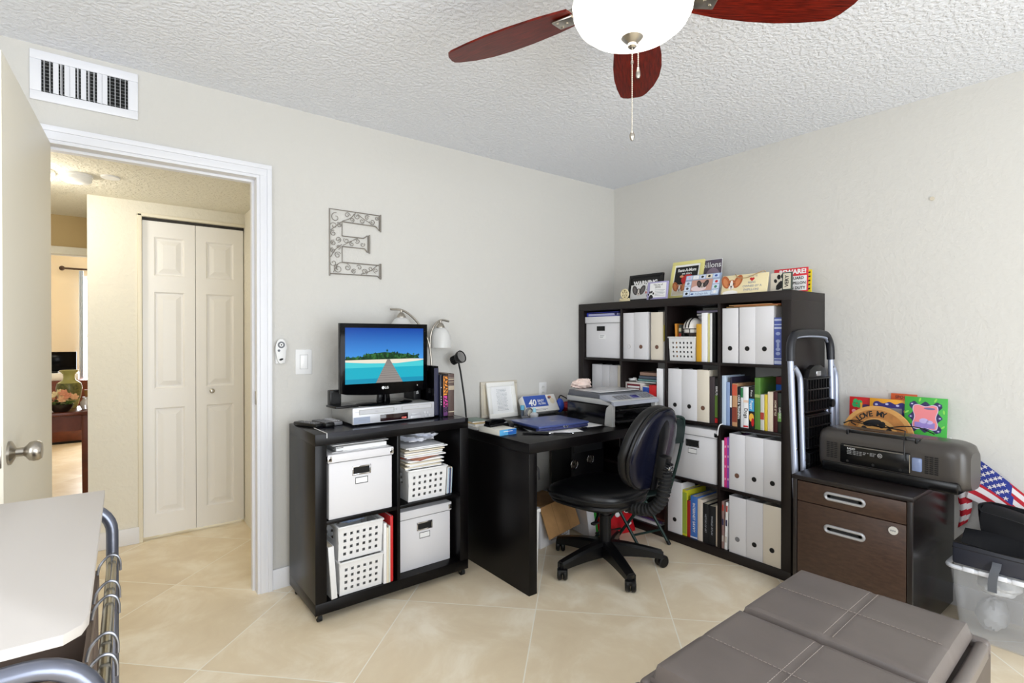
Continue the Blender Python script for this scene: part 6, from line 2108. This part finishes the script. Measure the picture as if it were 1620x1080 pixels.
def pick(u_, v_):
    if v_ < 0.52 and u_ < 0.36 + 0.10 * v_:
        return 2
    return 0 if int((v_ + 0.06) * 7.6) % 2 == 0 else 1


cl, PF = flag_piece('flag_field', ((-0.035, -2.176, 0.700), (-0.035, -2.50, 0.470), (-0.050, -2.150, 0.515), (-0.055, -2.50, 0.350)), 40, 42, pick,
                    lambda u_, v_: (-0.012 - 0.010 * math.sin(9 * u_ + 3 * v_), 0.0, 0.012 * math.sin(6 * u_ + 1.0)))
t = MB(FWh)
for r_ in range(5):
    for c2 in range(5):
        u_ = 0.035 + c2 * 0.075 + (0.037 if r_ % 2 else 0)
        v_ = 0.06 + r_ * 0.10
        if u_ < 0.33 + 0.08 * v_:
            p = PF(u_, v_)
            M = Matrix.Translation(p + Vector((-0.003, 0, 0))) @ R(RZ, 'Z') @ R(0.15, 'X')
            t.star2(0, 0, 0.0115, 0, M)
obj('stars', t, cl)
flag_piece('flag_fold', ((-0.045, -2.118, 0.575), (-0.05, -2.175, 0.60), (-0.045, -2.116, 0.375), (-0.05, -2.150, 0.41)), 10, 36,
           lambda u_, v_: 1 if int((v_ * 7.2 + 0.45 * (1 - u_) + 0.3)) % 2 == 0 else 0, lambda u_, v_: (-0.008 * math.sin(5 * u_), 0.004 * math.sin(7 * v_), 0.0))


# ================================================================== ceiling fan
FX, FY = -2.005, -1.847
BLADE = mat('mahogany_blade', (96, 22, 10), 0.28, spec=0.16, var=(16, 0.6, (52, 9, 5)), stretch=(1, 14, 1))
fan = thing('ceiling_fan', 'ceiling fan with mahogany blades and a glowing white glass bowl', 'ceiling fan', (FX, FY, 0), 0)
obj('canopy', MB(NICKEL).lathe([(0, ZC), (0.075, ZC), (0.072, ZC - 0.02), (0.05, ZC - 0.045), (0.02, ZC - 0.05), (0, ZC - 0.05)], 36), fan)
obj('downrod', MB(NICKEL).cyl((0, 0, ZC - 0.05), (0, 0, 2.29), 0.013), fan)
obj('motor_housing', MB(NICKEL).lathe([(0, 2.315), (0.05, 2.312), (0.11, 2.295), (0.128, 2.265), (0.128, 2.225), (0.112, 2.20), (0.085, 2.190), (0, 2.188)], 48), fan)
lf = MB(NICKEL).lathe([(0, 2.189), (0.045, 2.188), (0.045, 2.150), (0.03, 2.140), (0, 2.138)], 36)
for q in range(3):
    lf.box(0.03, 0.160, -0.006, 0.006, 2.158, 2.164, 0.001, R(q * 2 * PI / 3 + 0.5, 'Z'))
obj('light_fitter', lf, fan)
GLOW = mat('bowl_glow', (255, 250, 240), 0.5, emit=3.0)
obj('light_bowl', MB(GLOW).lathe([(0.158, 2.160), (0.161, 2.150), (0.158, 2.125), (0.146, 2.102), (0.122, 2.082), (0.088, 2.068), (0.048, 2.0605), (0, 2.0585), (0, 2.0625), (0.048, 2.0645), (0.086, 2.072), (0.119, 2.086), (0.142, 2.105), (0.154, 2.127), (0.156, 2.150), (0.158, 2.160)], 56), fan)['label'] = 'lit white glass bowl'
fin = obj('finial', MB(NICKEL).lathe([(0, 2.068), (0.030, 2.064), (0.030, 2.060), (0.020, 2.050), (0.012, 2.044), (0.012, 2.036), (0.008, 2.032), (0, 2.032)], 32), fan)
for k_ in range(5):
    a = math.radians(37.5 + 72 * k_)
    # blade: widening from the root, blunt rounded tip, pitched
    pts = [(0.175, 0.048), (0.26, 0.064), (0.36, 0.073), (0.44, 0.074), (0.51, 0.067), (0.57, 0.050), (0.615, 0.026), (0.629, 0.012), (0.627, -0.004), (0.612, -0.036), (0.598, -0.052), (0.58, -0.060), (0.51, -0.068), (0.44, -0.072), (0.36, -0.070), (0.26, -0.061), (0.175, -0.046)]
    M = R(a, 'Z') @ T(0, 0, 2.178) @ R(math.radians(-11), 'X') @ R(PI / 2, 'X')
    pm = [(x, z * 1.13) for x, z in pts]
    bl = obj('blade', MB(BLADE).prism(pm, -0.003, 0.003, 0, R(math.radians(-11), 'X') @ R(PI / 2, 'X')), fan, (0, 0, 2.178), (0, 0, a))
    br_ = MB(NICKEL).box(0.10, 0.19, -0.016, 0.016, 0.006, 0.014, 0.003).box(0.17, 0.235, -0.030, 0.030, -0.013, -0.005, 0.003, R(math.radians(-11), 'X')).box(0.165, 0.185, -0.016, 0.016, -0.008, 0.014, 0.003)
    for x, y in ((0.20, 0.0), (0.222, 0.018), (0.222, -0.018)):
        br_.cyl(R(math.radians(-11), 'X') @ Vector((x, y, -0.0155)), R(math.radians(-11), 'X') @ Vector((x, y, -0.012)), 0.005, seg=10)
    obj('blade_bracket', br_, bl)


def chain(x, y, z0, z1, fob, lbl):
    k = MB(mat('chain_pale', (206, 200, 186), 0.35, 0.6))
    k.cyl((x, y, z1), (x, y, z0), 0.0008, seg=6)
    n_ = int((z0 - z1) / 0.0052)
    for q in range(n_):
        k.ball((x, y, z1 + (q + 0.5) * (z0 - z1) / n_), 0.0019, seg=8)
    o = obj('pull_chain', k, fan)
    if fob == 'drop':
        g = MB(NICKEL).lathe([(0, z1 + 0.004), (0.003, z1 + 0.003), (0.0055, z1 - 0.010), (0.0062, z1 - 0.020), (0.004, z1 - 0.027), (0, z1 - 0.028)], 20, T(x, y, 0))
    else:
        g = MB(NICKEL).lathe([(0, z1 + 0.003), (0.0035, z1), (0.007, z1 - 0.008), (0.007, z1 - 0.016), (0.003, z1 - 0.024), (0, z1 - 0.024)], 20, T(x, y, 0))
    obj('fob', g, o)
    return o


oc = chain(0.0, 0.0, 2.034, 1.806, 'ball', '')
obj('chain_joint', MB(NICKEL).lathe([(0, 2.000), (0.0035, 1.998), (0.0035, 1.990), (0, 1.988)], 14), oc)
chain(0.013, -0.010, 2.052, 1.978, 'drop', '')

# ================================================================== on the door wall
c = thing('air_vent', 'white ceiling-height air vent grille above the doorway', 'air vent', (-3.205, 0, 2.279), 0)
b = MB(TRIM)
for x0, x1, z0, z1 in ((-0.173, 0.173, 0.062, 0.098), (-0.173, 0.173, -0.098, -0.062), (-0.173, -0.138, -0.062, 0.062), (0.138, 0.173, -0.062, 0.062)):
    b.box(x0, x1, -0.010, 0, z0, z1, 0.003)
obj('frame', b, c)
obj('duct_opening', MB(HOLE).box(-0.139, 0.139, -0.0015, -0.0005, -0.063, 0.063), c)
b = MB(TRIM)
for q in range(9):
    b.use(mat('vent_grey', (110, 112, 112), 0.5)).box(-0.138, 0.138, -0.0035, -0.002, -0.056 + q * 0.014, -0.0535 + q * 0.014)
obj('rear_bars', b, c)
angs_ = [0.1, 0.15, 1.35, 0.3, 1.3, 1.35, 0.25, 1.35, 0.3, 0.2, 1.3, 1.35, 0.1, 0.08, 0.1, 0.1]
for q in range(16):
    x = -0.129 + q * 0.0172
    obj('louver', MB(TRIM).box(-0.0085, 0.0085, -0.0006, 0.0006, -0.061, 0.061, 0, R(PI / 2 - angs_[q], 'Z')), c, (x, -0.0095, 0))

# wrought metal letter E with scroll filling
IRON = mat('pewter_wire', (142, 136, 128), 0.5, 0.35)
c = thing('letter_ornament', 'grey scrolled wire letter E hanging on the wall', 'wall decoration', (-2.212, -0.006, 1.572), 0)
out = [(0, 0), (0, 0.352), (0.275, 0.352), (0.275, 0.268), (0.258, 0.286), (0.25, 0.290), (0.066, 0.292), (0.066, 0.216), (0.185, 0.216), (0.205, 0.232), (0.210, 0.232), (0.210, 0.142), (0.205, 0.142), (0.190, 0.160), (0.066, 0.160),
       (0.066, 0.076), (0.27, 0.076), (0.282, 0.084), (0.285, 0.084), (0.285, 0.0), (0.280, 0.002), (0.262, 0.016), (0.0, 0.012)]
obj('outline', MB(IRON).tube([(x, 0, z) for x, z in out], 0.0032, 6, closed=True), c)
for x, z0, z1 in ((0.283, 0.262, 0.358), (0.218, 0.136, 0.238), (0.277, 0.01, 0.084)):
    obj('serif_bar', MB(IRON).tube([(x, 0, z0), (x, 0, z1)], 0.004, 6), c)
k = MB(IRON)
rnd = random.Random(4)


def spiral(cx, cz, r, a0, turns, dirn=1):
    return [(cx + r * (1 - 0.75 * q / 20) * math.cos(a0 + dirn * turns * 2 * PI * q / 20), -0.0005, cz + r * (1 - 0.75 * q / 20) * math.sin(a0 + dirn * turns * 2 * PI * q / 20)) for q in range(21)]


for cx, cz, r in ((0.032, 0.31, 0.026), (0.022, 0.265, 0.018), (0.05, 0.272, 0.014), (0.02, 0.225, 0.016), (0.045, 0.195, 0.016), (0.02, 0.175, 0.015), (0.045, 0.155, 0.013), (0.018, 0.135, 0.014), (0.042, 0.112, 0.018), (0.02, 0.07, 0.018), (0.045, 0.04, 0.024),
                  (0.095, 0.33, 0.016), (0.12, 0.308, 0.013), (0.15, 0.33, 0.016), (0.175, 0.31, 0.015), (0.205, 0.332, 0.014), (0.235, 0.312, 0.017), (0.26, 0.335, 0.012), (0.09, 0.195, 0.016), (0.12, 0.178, 0.013), (0.15, 0.198, 0.014), (0.178, 0.182, 0.014),
                  (0.095, 0.05, 0.018), (0.13, 0.032, 0.014), (0.16, 0.055, 0.015), (0.19, 0.035, 0.017), (0.225, 0.055, 0.014), (0.255, 0.045, 0.014)):
    k.tube(spiral(cx, cz, r, rnd.uniform(0, 6), rnd.uniform(1.0, 1.5), rnd.choice((-1, 1))), 0.0017, 5)
for p in (((0.006, 0.24), (0.03, 0.262), (0.062, 0.29)), ((0.006, 0.10), (0.03, 0.14), (0.064, 0.17)), ((0.07, 0.165), (0.11, 0.19), (0.15, 0.212)), ((0.15, 0.345), (0.18, 0.325), (0.24, 0.296)), ((0.07, 0.296), (0.11, 0.315), (0.14, 0.348)), ((0.17, 0.02), (0.22, 0.04), (0.265, 0.075)), ((0.02, 0.02), (0.05, 0.07), (0.10, 0.072))):
    k.tube(smoothpath([(x, -0.0005, z) for x, z in p], 6), 0.0019, 5)
obj('scrollwork', k, c)

c = thing('fan_remote', 'white fan remote control in its wall cradle beside the doorway', 'remote control', (-2.4575, -0.0005, 1.175), 0)
obj('cradle', MB(WHITEPL).box(-0.024, 0.024, -0.010, 0, -0.058, 0.02, 0.004), c)
obj('remote_body', MB(WHITEPL).prism([(0.027 * math.cos(a) * (1.0 if math.sin(a) > 0 else 0.84), 0.004 + 0.062 * math.copysign(abs(math.sin(a)) ** 0.8, math.sin(a))) for a in [2 * PI * q / 36 for q in range(36)]], -0.024, -0.011, 0.002), c)
k = MB(mat('remote_grey', (96, 98, 104), 0.4)).cyl((0, -0.026, 0.036), (0, -0.0235, 0.036), 0.0165, seg=24)
k.use(WHITEPL).cyl((0, -0.0275, 0.036), (0, -0.0255, 0.036), 0.009, seg=20).use(INK).cyl((0, -0.0285, 0.036), (0, -0.027, 0.036), 0.0035, seg=12)
obj('dial', k, c)
obj('round_button', MB(mat('remote_grey', (96, 98, 104), 0.4)).cyl((-0.011, -0.0262, 0.008), (-0.011, -0.0235, 0.008), 0.006, seg=16), c)
obj('emblem', MB(INK).ell2(0, -0.036, 0.010, 0.005, -0.0245, rot=0.3), c)
c = thing('light_switch', 'white rocker light switch in a clear-edged plate between remote and television', 'light switch', (-2.3445, 0, 1.123), 0)
obj('plate', MB(WHITEPL).box(-0.041, 0.041, -0.006, 0, -0.064, 0.064, 0.003), c)
obj('rocker', MB(mat('switch_white', (240, 240, 240), 0.3)).box(-0.017, 0.017, -0.010, -0.004, -0.034, 0.034, 0.002, R(0.05, 'X')), c)
g = MB(mat('plate_grey', (196, 196, 196), 0.4))
for a, b_, cc, dd in ((-0.020, 0.020, 0.035, 0.0375), (-0.020, 0.020, -0.0375, -0.035), (-0.0205, -0.018, -0.0375, 0.0375), (0.018, 0.0205, -0.0375, 0.0375)):
    g.rect2(a, b_, cc, dd, -0.0063)
obj('bezel', g, c)
c = tag(obj('wall_anchor', MB(mat('anchor_cream', (206, 196, 176), 0.5)).cyl((0.0, 0, 0), (-0.006, 0, 0), 0.009, seg=14), None, (0, -2.003, 1.912)), 'tiny plastic wall anchor alone on the right wall', 'wall anchor')

# ================================================================== storage ottoman
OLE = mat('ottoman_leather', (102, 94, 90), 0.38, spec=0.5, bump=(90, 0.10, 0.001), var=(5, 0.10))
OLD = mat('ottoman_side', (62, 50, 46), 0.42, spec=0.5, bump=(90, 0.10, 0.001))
ot = thing('storage_ottoman', 'grey brown leather storage ottoman with two lids in the right corner of the room', 'ottoman', (-1.652, -2.183, 0), 0.035)
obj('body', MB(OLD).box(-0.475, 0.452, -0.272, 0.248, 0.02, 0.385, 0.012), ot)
t = bmesh.new()
b = MB(OLE)
for x0, x1, y0, y1 in ((-0.475, -0.445, -0.272, 0.248), (0.422, 0.452, -0.272, 0.248), (-0.445, 0.422, -0.272, -0.242), (-0.445, 0.422, 0.218, 0.248)):
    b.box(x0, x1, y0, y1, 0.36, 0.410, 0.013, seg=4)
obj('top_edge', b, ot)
obj('feet', MB(BLKPL).box(-0.44, -0.40, -0.24, -0.20, 0, 0.022).box(0.38, 0.42, -0.24, -0.20, 0, 0.022).box(-0.44, -0.40, 0.18, 0.22, 0, 0.022).box(0.38, 0.42, 0.18, 0.22, 0, 0.022), ot)
for x0, x1 in ((-0.434, -0.010), (0.000, 0.412)):
    cx, hw, hd_ = (x0 + x1) / 2, (x1 - x0) / 2, 0.228

    def lidf(P, cx=cx, hw=hw, hd_=hd_):
        sag = 0.0
        return Vector((cx + P.x, -0.010 + P.z, 0.424 + P.y + 0.004 * math.cos(P.x / hw * 1.4) * math.cos(P.z / hd_ * 1.4) * (1 if P.y > 0 else 0) - 0.0025 * math.exp(-(P.x / 0.012) ** 2) * (1 if P.y > 0 else 0) - 0.003 * math.exp(-(P.z / 0.010) ** 2) * (1 if P.y > 0 else 0)))

    t = bmesh.new()
    nx_, ny_ = 36, 40
    # cushioned slab: flat top with rounded rim
    rim_ = 0.022
    xs = [-hw + 2 * hw * i / nx_ for i in range(nx_ + 1)]
    ys = [-hd_ + 2 * hd_ * j / ny_ for j in range(ny_ + 1)]

    def hgt(x, y):
        e = min(hw - abs(x), hd_ - abs(y))
        q = max(0.0, min(1.0, e / rim_))
        return 0.034 * math.sqrt(1 - (1 - q) ** 2)
    V = [[t.verts.new(lidf(Vector((x, hgt(x, y) + 0.0001, y)))) for y in ys] for x in xs]
    Wv = [[t.verts.new(lidf(Vector((x, -0.012, y)))) for y in ys] for x in xs]
    for i in range(nx_):
        for j in range(ny_):
            t.faces.new((V[i][j], V[i + 1][j], V[i + 1][j + 1], V[i][j + 1]))
            t.faces.new((Wv[i][j], Wv[i][j + 1], Wv[i + 1][j + 1], Wv[i + 1][j]))
    for i in range(nx_):
        t.faces.new((V[i][0], Wv[i][0], Wv[i + 1][0], V[i + 1][0]))
        t.faces.new((V[i][ny_], V[i + 1][ny_], Wv[i + 1][ny_], Wv[i][ny_]))
    for j in range(ny_):
        t.faces.new((V[0][j], V[0][j + 1], Wv[0][j + 1], Wv[0][j]))
        t.faces.new((V[nx_][j], Wv[nx_][j], Wv[nx_][j + 1], V[nx_][j + 1]))
    bmesh.ops.recalc_face_normals(t, faces=t.faces[:])
    b = MB(OLE)
    b._take(t)
    l_ = obj('lid', b, ot)
    ST = mat('stitching', (146, 136, 128), 0.6)
    k = MB(ST)
    ztop = 0.4245 + 0.034

    def seam(fx, fy, n_, r_):
        for q in range(n_):
            a, b2 = (q + 0.12) / n_, (q + 0.78) / n_
            pts_ = [(cx + fx(s_), -0.010 + fy(s_), ztop + 0.0026 * math.cos(fx(s_) / hw * 1.4) * math.cos(fy(s_) / hd_ * 1.4)) for s_ in (a, b2)]
            k.tube(pts_, r_, 4)
    for off in (-0.011, 0.011):
        seam(lambda s_: (-hw + 0.024) + s_ * (2 * hw - 0.048), lambda s_, off=off: off, 34, 0.0009)
    seam(lambda s_: 0.0, lambda s_: (-hd_ + 0.024) + s_ * (2 * hd_ - 0.048), 36, 0.0009)
    obj('stitching', k, l_)

# ================================================================== laundry sorter with a board top
LT = mat('grey_tube_dark', (118, 122, 136), 0.28, 0.75)
so_ = thing('laundry_sorter', 'white-topped laundry sorter with grey tube frame and taupe bags by the open door', 'laundry sorter', (-3.137, -1.20, 0), -0.024)
t_ = MB(mat('board_white', (206, 200, 194), 0.6)).prism([(-0.435, 0.006), (-0.008, 0.006), (-0.005, -0.70), (-0.011, -0.725), (-0.028, -0.742), (-0.435, -0.742)], 0.868, 0.882, 0.0015, R(PI / 2, 'X') @ Matrix.Diagonal((1, -1, 1, 1)) if False else Matrix(((1, 0, 0, 0), (0, 0, 1, 0), (0, 1, 0, 0), (0, 0, 0, 1))))
obj('board_top', t_, so_)
for y in (0.0, -0.745):
    pts = [(0.006, y, 0.0), (0.006, y, 0.78)] + [(0.006 - 0.07 + 0.07 * math.cos(a), y, 0.78 + 0.07 * math.sin(a)) for a in [PI / 2 * q / 8 for q in range(1, 9)]]
    pts += [(-0.445 + 0.07 - 0.07 * math.sin(a), y, 0.78 + 0.07 * math.cos(a)) for a in [PI / 2 * q / 8 for q in range(0, 9)]] + [(-0.445, y, 0.0)]
    obj('end_frame', MB(LT).tube(pts, 0.0125, 14), so_)
for x, z in ((0.006, 0.725), (-0.445, 0.725), (0.006, 0.10), (-0.445, 0.10)):
    obj('rail', MB(mat('steel_rail', (170, 164, 146), 0.2, 1.0) if z > 0.5 else LT).tube([(x, -0.005, z), (x, -0.74, z)], 0.0095, 12), so_)
TAUPE = mat('taupe_canvas', (112, 96, 86), 0.85, bump=(240, 0.2, 0.0008))
for i in range(3):
    y1, y0 = -0.025 - i * 0.238, -0.025 - i * 0.238 - 0.222
    b = MB(TAUPE)
    for a, bb_, c_, d_ in ((-0.42, -0.020, y0, y0 + 0.004), (-0.42, -0.020, y1 - 0.004, y1), (-0.42, -0.416, y0, y1), (-0.024, -0.020, y0, y1)):
        b.box(a, bb_, c_, d_, 0.16, 0.70, 0.001)
    b.box(-0.42, -0.020, y0, y1, 0.155, 0.162)
    bg_ = obj('hanging_bag', b, so_)
    h_ = MB(mat('hem_taupe', (132, 116, 104), 0.85))
    for a, bb_, c_, d_ in ((-0.422, -0.018, y0 - 0.002, y0 + 0.006), (-0.422, -0.018, y1 - 0.006, y1 + 0.002), (-0.422, -0.414, y0, y1), (-0.026, -0.018, y0, y1)):
        h_.box(a, bb_, c_, d_, 0.665, 0.703, 0.001)
    obj('hem', h_, bg_)
    s2 = MB(mat('stitch_pale', (186, 172, 158), 0.7))
    for q in range(40):
        s2.box(-0.40 + q * 0.009, -0.395 + q * 0.009, y0 - 0.0027, y0 - 0.002, 0.6715, 0.6725)
    obj('hem_stitching', s2, bg_)
    for yy in (y0 + 0.03, y1 - 0.03):
        for sgn in (1, -1):
            xr = 0.006 if sgn > 0 else -0.445
            pts = smoothpath([(xr - sgn * 0.028, yy, 0.690), (xr - sgn * 0.022, yy, 0.722), (xr - sgn * 0.006, yy, 0.741), (xr + sgn * 0.008, yy, 0.740), (xr + sgn * 0.015, yy, 0.726), (xr + sgn * 0.016, yy, 0.704)], 6)
            obj('hook', MB(STEEL).tube(pts, 0.0028, 8), bg_)

# ================================================================== hall and far room things
HLAMP = mat('hall_lamp_glow', (255, 240, 206), 0.5, emit=5.0)
c = thing('hall_light', 'round glowing ceiling light in the hall at the edge of the open door', 'ceiling light', (-3.475, 0.72, HZ), 0)
obj('base', MB(WHITEPL).lathe([(0, 0), (0.13, 0), (0.13, -0.018), (0, -0.018)], 36), c)
obj('glass_dome', MB(HLAMP).lathe([(0.122, -0.018), (0.118, -0.035), (0.09, -0.055), (0.045, -0.066), (0, -0.068)], 36), c)
ll = bpy.data.lights.new('hall_lamp_light', 'POINT')
ll.energy, ll.color, ll.shadow_soft_size = 5.5, (1.0, 0.94, 0.82), 0.10
lo_ = bpy.data.objects.new('hall_lamp_light', ll)
lo_.location = (-3.475, 0.72, HZ - 0.16)
COL.objects.link(lo_)
c = thing('smoke_detector', 'round white smoke detector on the hall ceiling', 'smoke detector', (-3.262, 0.69, HZ), 0)
obj('base', MB(WHITEPL).lathe([(0, 0), (0.068, 0), (0.068, -0.012), (0, -0.012)], 36), c)
obj('cover', MB(WHITEPL).lathe([(0.064, -0.012), (0.062, -0.030), (0.050, -0.040), (0.02, -0.043), (0, -0.043)], 36), c)
c = tag(obj('ceiling_disc', MB(WHITEPL).lathe([(0, 0), (0.042, 0), (0.040, -0.008), (0, -0.010)], 28), None, (-3.125, 0.63, HZ)), 'flat white disc beside the smoke detector on the hall ceiling', 'ceiling cap')

REDW = mat('red_wood', (96, 42, 22), 0.3, spec=0.5, var=(12, 0.3), stretch=(1, 6, 1))
tb = thing('console_table', 'reddish wooden console table in the far room holding a vase', 'table', (-3.50, 2.22, 0), 0)
obj('table_top', MB(REDW).box(-0.28, 0.272, -0.21, 0.21, 0.70, 0.725, 0.004), tb)
for a in ((-0.24, 0.24, -0.185, -0.165), (-0.24, 0.24, 0.165, 0.185)):
    obj('apron', MB(REDW).box(a[0], a[1], a[2], a[3], 0.59, 0.70), tb)
for x in (-0.235, 0.235):
    for y in (-0.17, 0.17):
        obj('leg', MB(REDW).frus(x - 0.025, x + 0.025, y - 0.025, y + 0.025, 0, 0.70, 0.8, 1.0, 0.003), tb)
VASE = mat('celadon', (176, 176, 110), 0.2, spec=0.6)
c = thing('vase', 'pale green shouldered vase with a dark painted band on the far console table', 'vase', (-3.368, 2.32, 0.7253), 0)
obj('vase_body', MB(VASE).lathe([(0, 0), (0.045, 0), (0.055, 0.03), (0.070, 0.10), (0.076, 0.15), (0.068, 0.185), (0.040, 0.205), (0.034, 0.225), (0.036, 0.25), (0.055, 0.272), (0.058, 0.28), (0.048, 0.28), (0.03, 0.25), (0, 0.25)], 36), c)
obj('painted_band', MB(mat('vase_dark', (52, 56, 34), 0.3, var=(60, 0.8, (130, 130, 70)))).lathe([(0.0655, 0.07), (0.0712, 0.10), (0.0772, 0.15), (0.0694, 0.185)], 36), c)
c = thing('flower_bowl', 'dark bowl of peach and cream silk flowers in front of the green vase', 'flowers', (-3.400, 2.085, 0.7253), 0)
obj('bowl', MB(mat('bowl_dark', (40, 30, 26), 0.3)).lathe([(0, 0), (0.04, 0), (0.055, 0.02), (0.07, 0.055), (0.066, 0.055), (0.05, 0.022), (0, 0.012)], 32), c)
rnd = random.Random(8)
lv = MB(col(84, 116, 52))
for q in range(26):
    a, r_ = rnd.uniform(0, 6.28), rnd.uniform(0.02, 0.085)
    lv.ball((0, 0, 0), 0.026, 0.011, 0.005, 8, T(r_ * math.cos(a), r_ * math.sin(a), rnd.uniform(0.045, 0.10)) @ R(a, 'Z') @ R(rnd.uniform(-0.8, 0.4), 'Y'))
obj('leaves', lv, c)
for q in range(9):
    a, r_ = q * 2.4, 0.015 + 0.007 * q
    g = MB(rnd.choice((col(236, 190, 150), col(240, 222, 180), col(228, 160, 130))))
    for k in range(6):
        g.ball((0, 0, 0), 0.020, 0.012, 0.005, 8, R(k * PI / 3, 'Z') @ R(-0.6, 'Y') @ T(0.015, 0, 0))
    obj('flower', g, c, (r_ * math.cos(a), r_ * math.sin(a), 0.095 + 0.03 * math.cos(q)), (0.9, 0, rnd.uniform(-1, 1)))
c = thing('glass_jar', 'small glass jar right of the silk flowers on the console table', 'jar', (-3.265, 2.16, 0.7253), 0)
obj('jar_body', MB(mat('pale_clear', (226, 226, 230), 0.2, trans=0.3)).lathe([(0, 0), (0.026, 0), (0.034, 0.02), (0.036, 0.05), (0.02, 0.075), (0.024, 0.09), (0, 0.09)], 24), c)
obj('dried_stems', MB(col(150, 110, 60)).cyl((0, 0, 0.085), (0.004, 0, 0.14), 0.006, 0.018), c)
c = thing('media_cabinet', 'reddish media cabinet against the far wall', 'cabinet', (-3.65, 5.55, 0), 0)
obj('cabinet_body', MB(REDW).box(-0.3, 0.36, -0.25, 0.25, 0.03, 0.74, 0.004), c)
obj('plinth', MB(BLKMAT).box(-0.28, 0.34, -0.23, 0.23, 0, 0.03), c)
c = thing('white_cable_box', 'white box under the far black television', 'box', (-3.70, 5.48, 0.7405), 0)
obj('case', MB(WHITEPL).box(-0.22, 0.28, -0.14, 0.14, 0, 0.085, 0.004), c)
c = thing('far_television', 'black television in the far room beyond the hall', 'television', (-3.72, 5.5, 0.826), 0)
obj('housing', MB(BLKGL).box(-0.26, 0.28, -0.02, 0.02, 0.02, 0.25, 0.004), c)
obj('stand', MB(BLKPL).box(-0.09, 0.11, -0.06, 0.06, 0, 0.02, 0.003), c)
c = thing('curtain_rod', 'dark curtain rod with a round finial high on the far wall', 'curtain rod', (-3.48, 5.93, 2.12), 0)
obj('rod', MB(mat('bronze', (70, 50, 34), 0.4, 0.5)).cyl((-0.09, 0, 0), (0.75, 0, 0), 0.012), c)
obj('finial', MB(mat('bronze', (70, 50, 34), 0.4, 0.5)).ball((-0.115, 0, 0), 0.03), c)
obj('bracket', MB(mat('bronze', (70, 50, 34), 0.4, 0.5)).cyl((0, 0, 0), (0, 0.07, 0), 0.008), c)
cu = MB(mat('sheer_curtain', (206, 214, 224), 0.7))
cu.sheet(lambda u_, v_: (0.02 + 0.05 * u_, 0.012 * math.sin(u_ * 22), -0.02 - 1.9 * v_), 24, 4, 0.003)
tag(obj('curtain', cu, None, (-3.45, 5.93, 2.12)), 'pale grey curtain at the side of the far window', 'curtain')
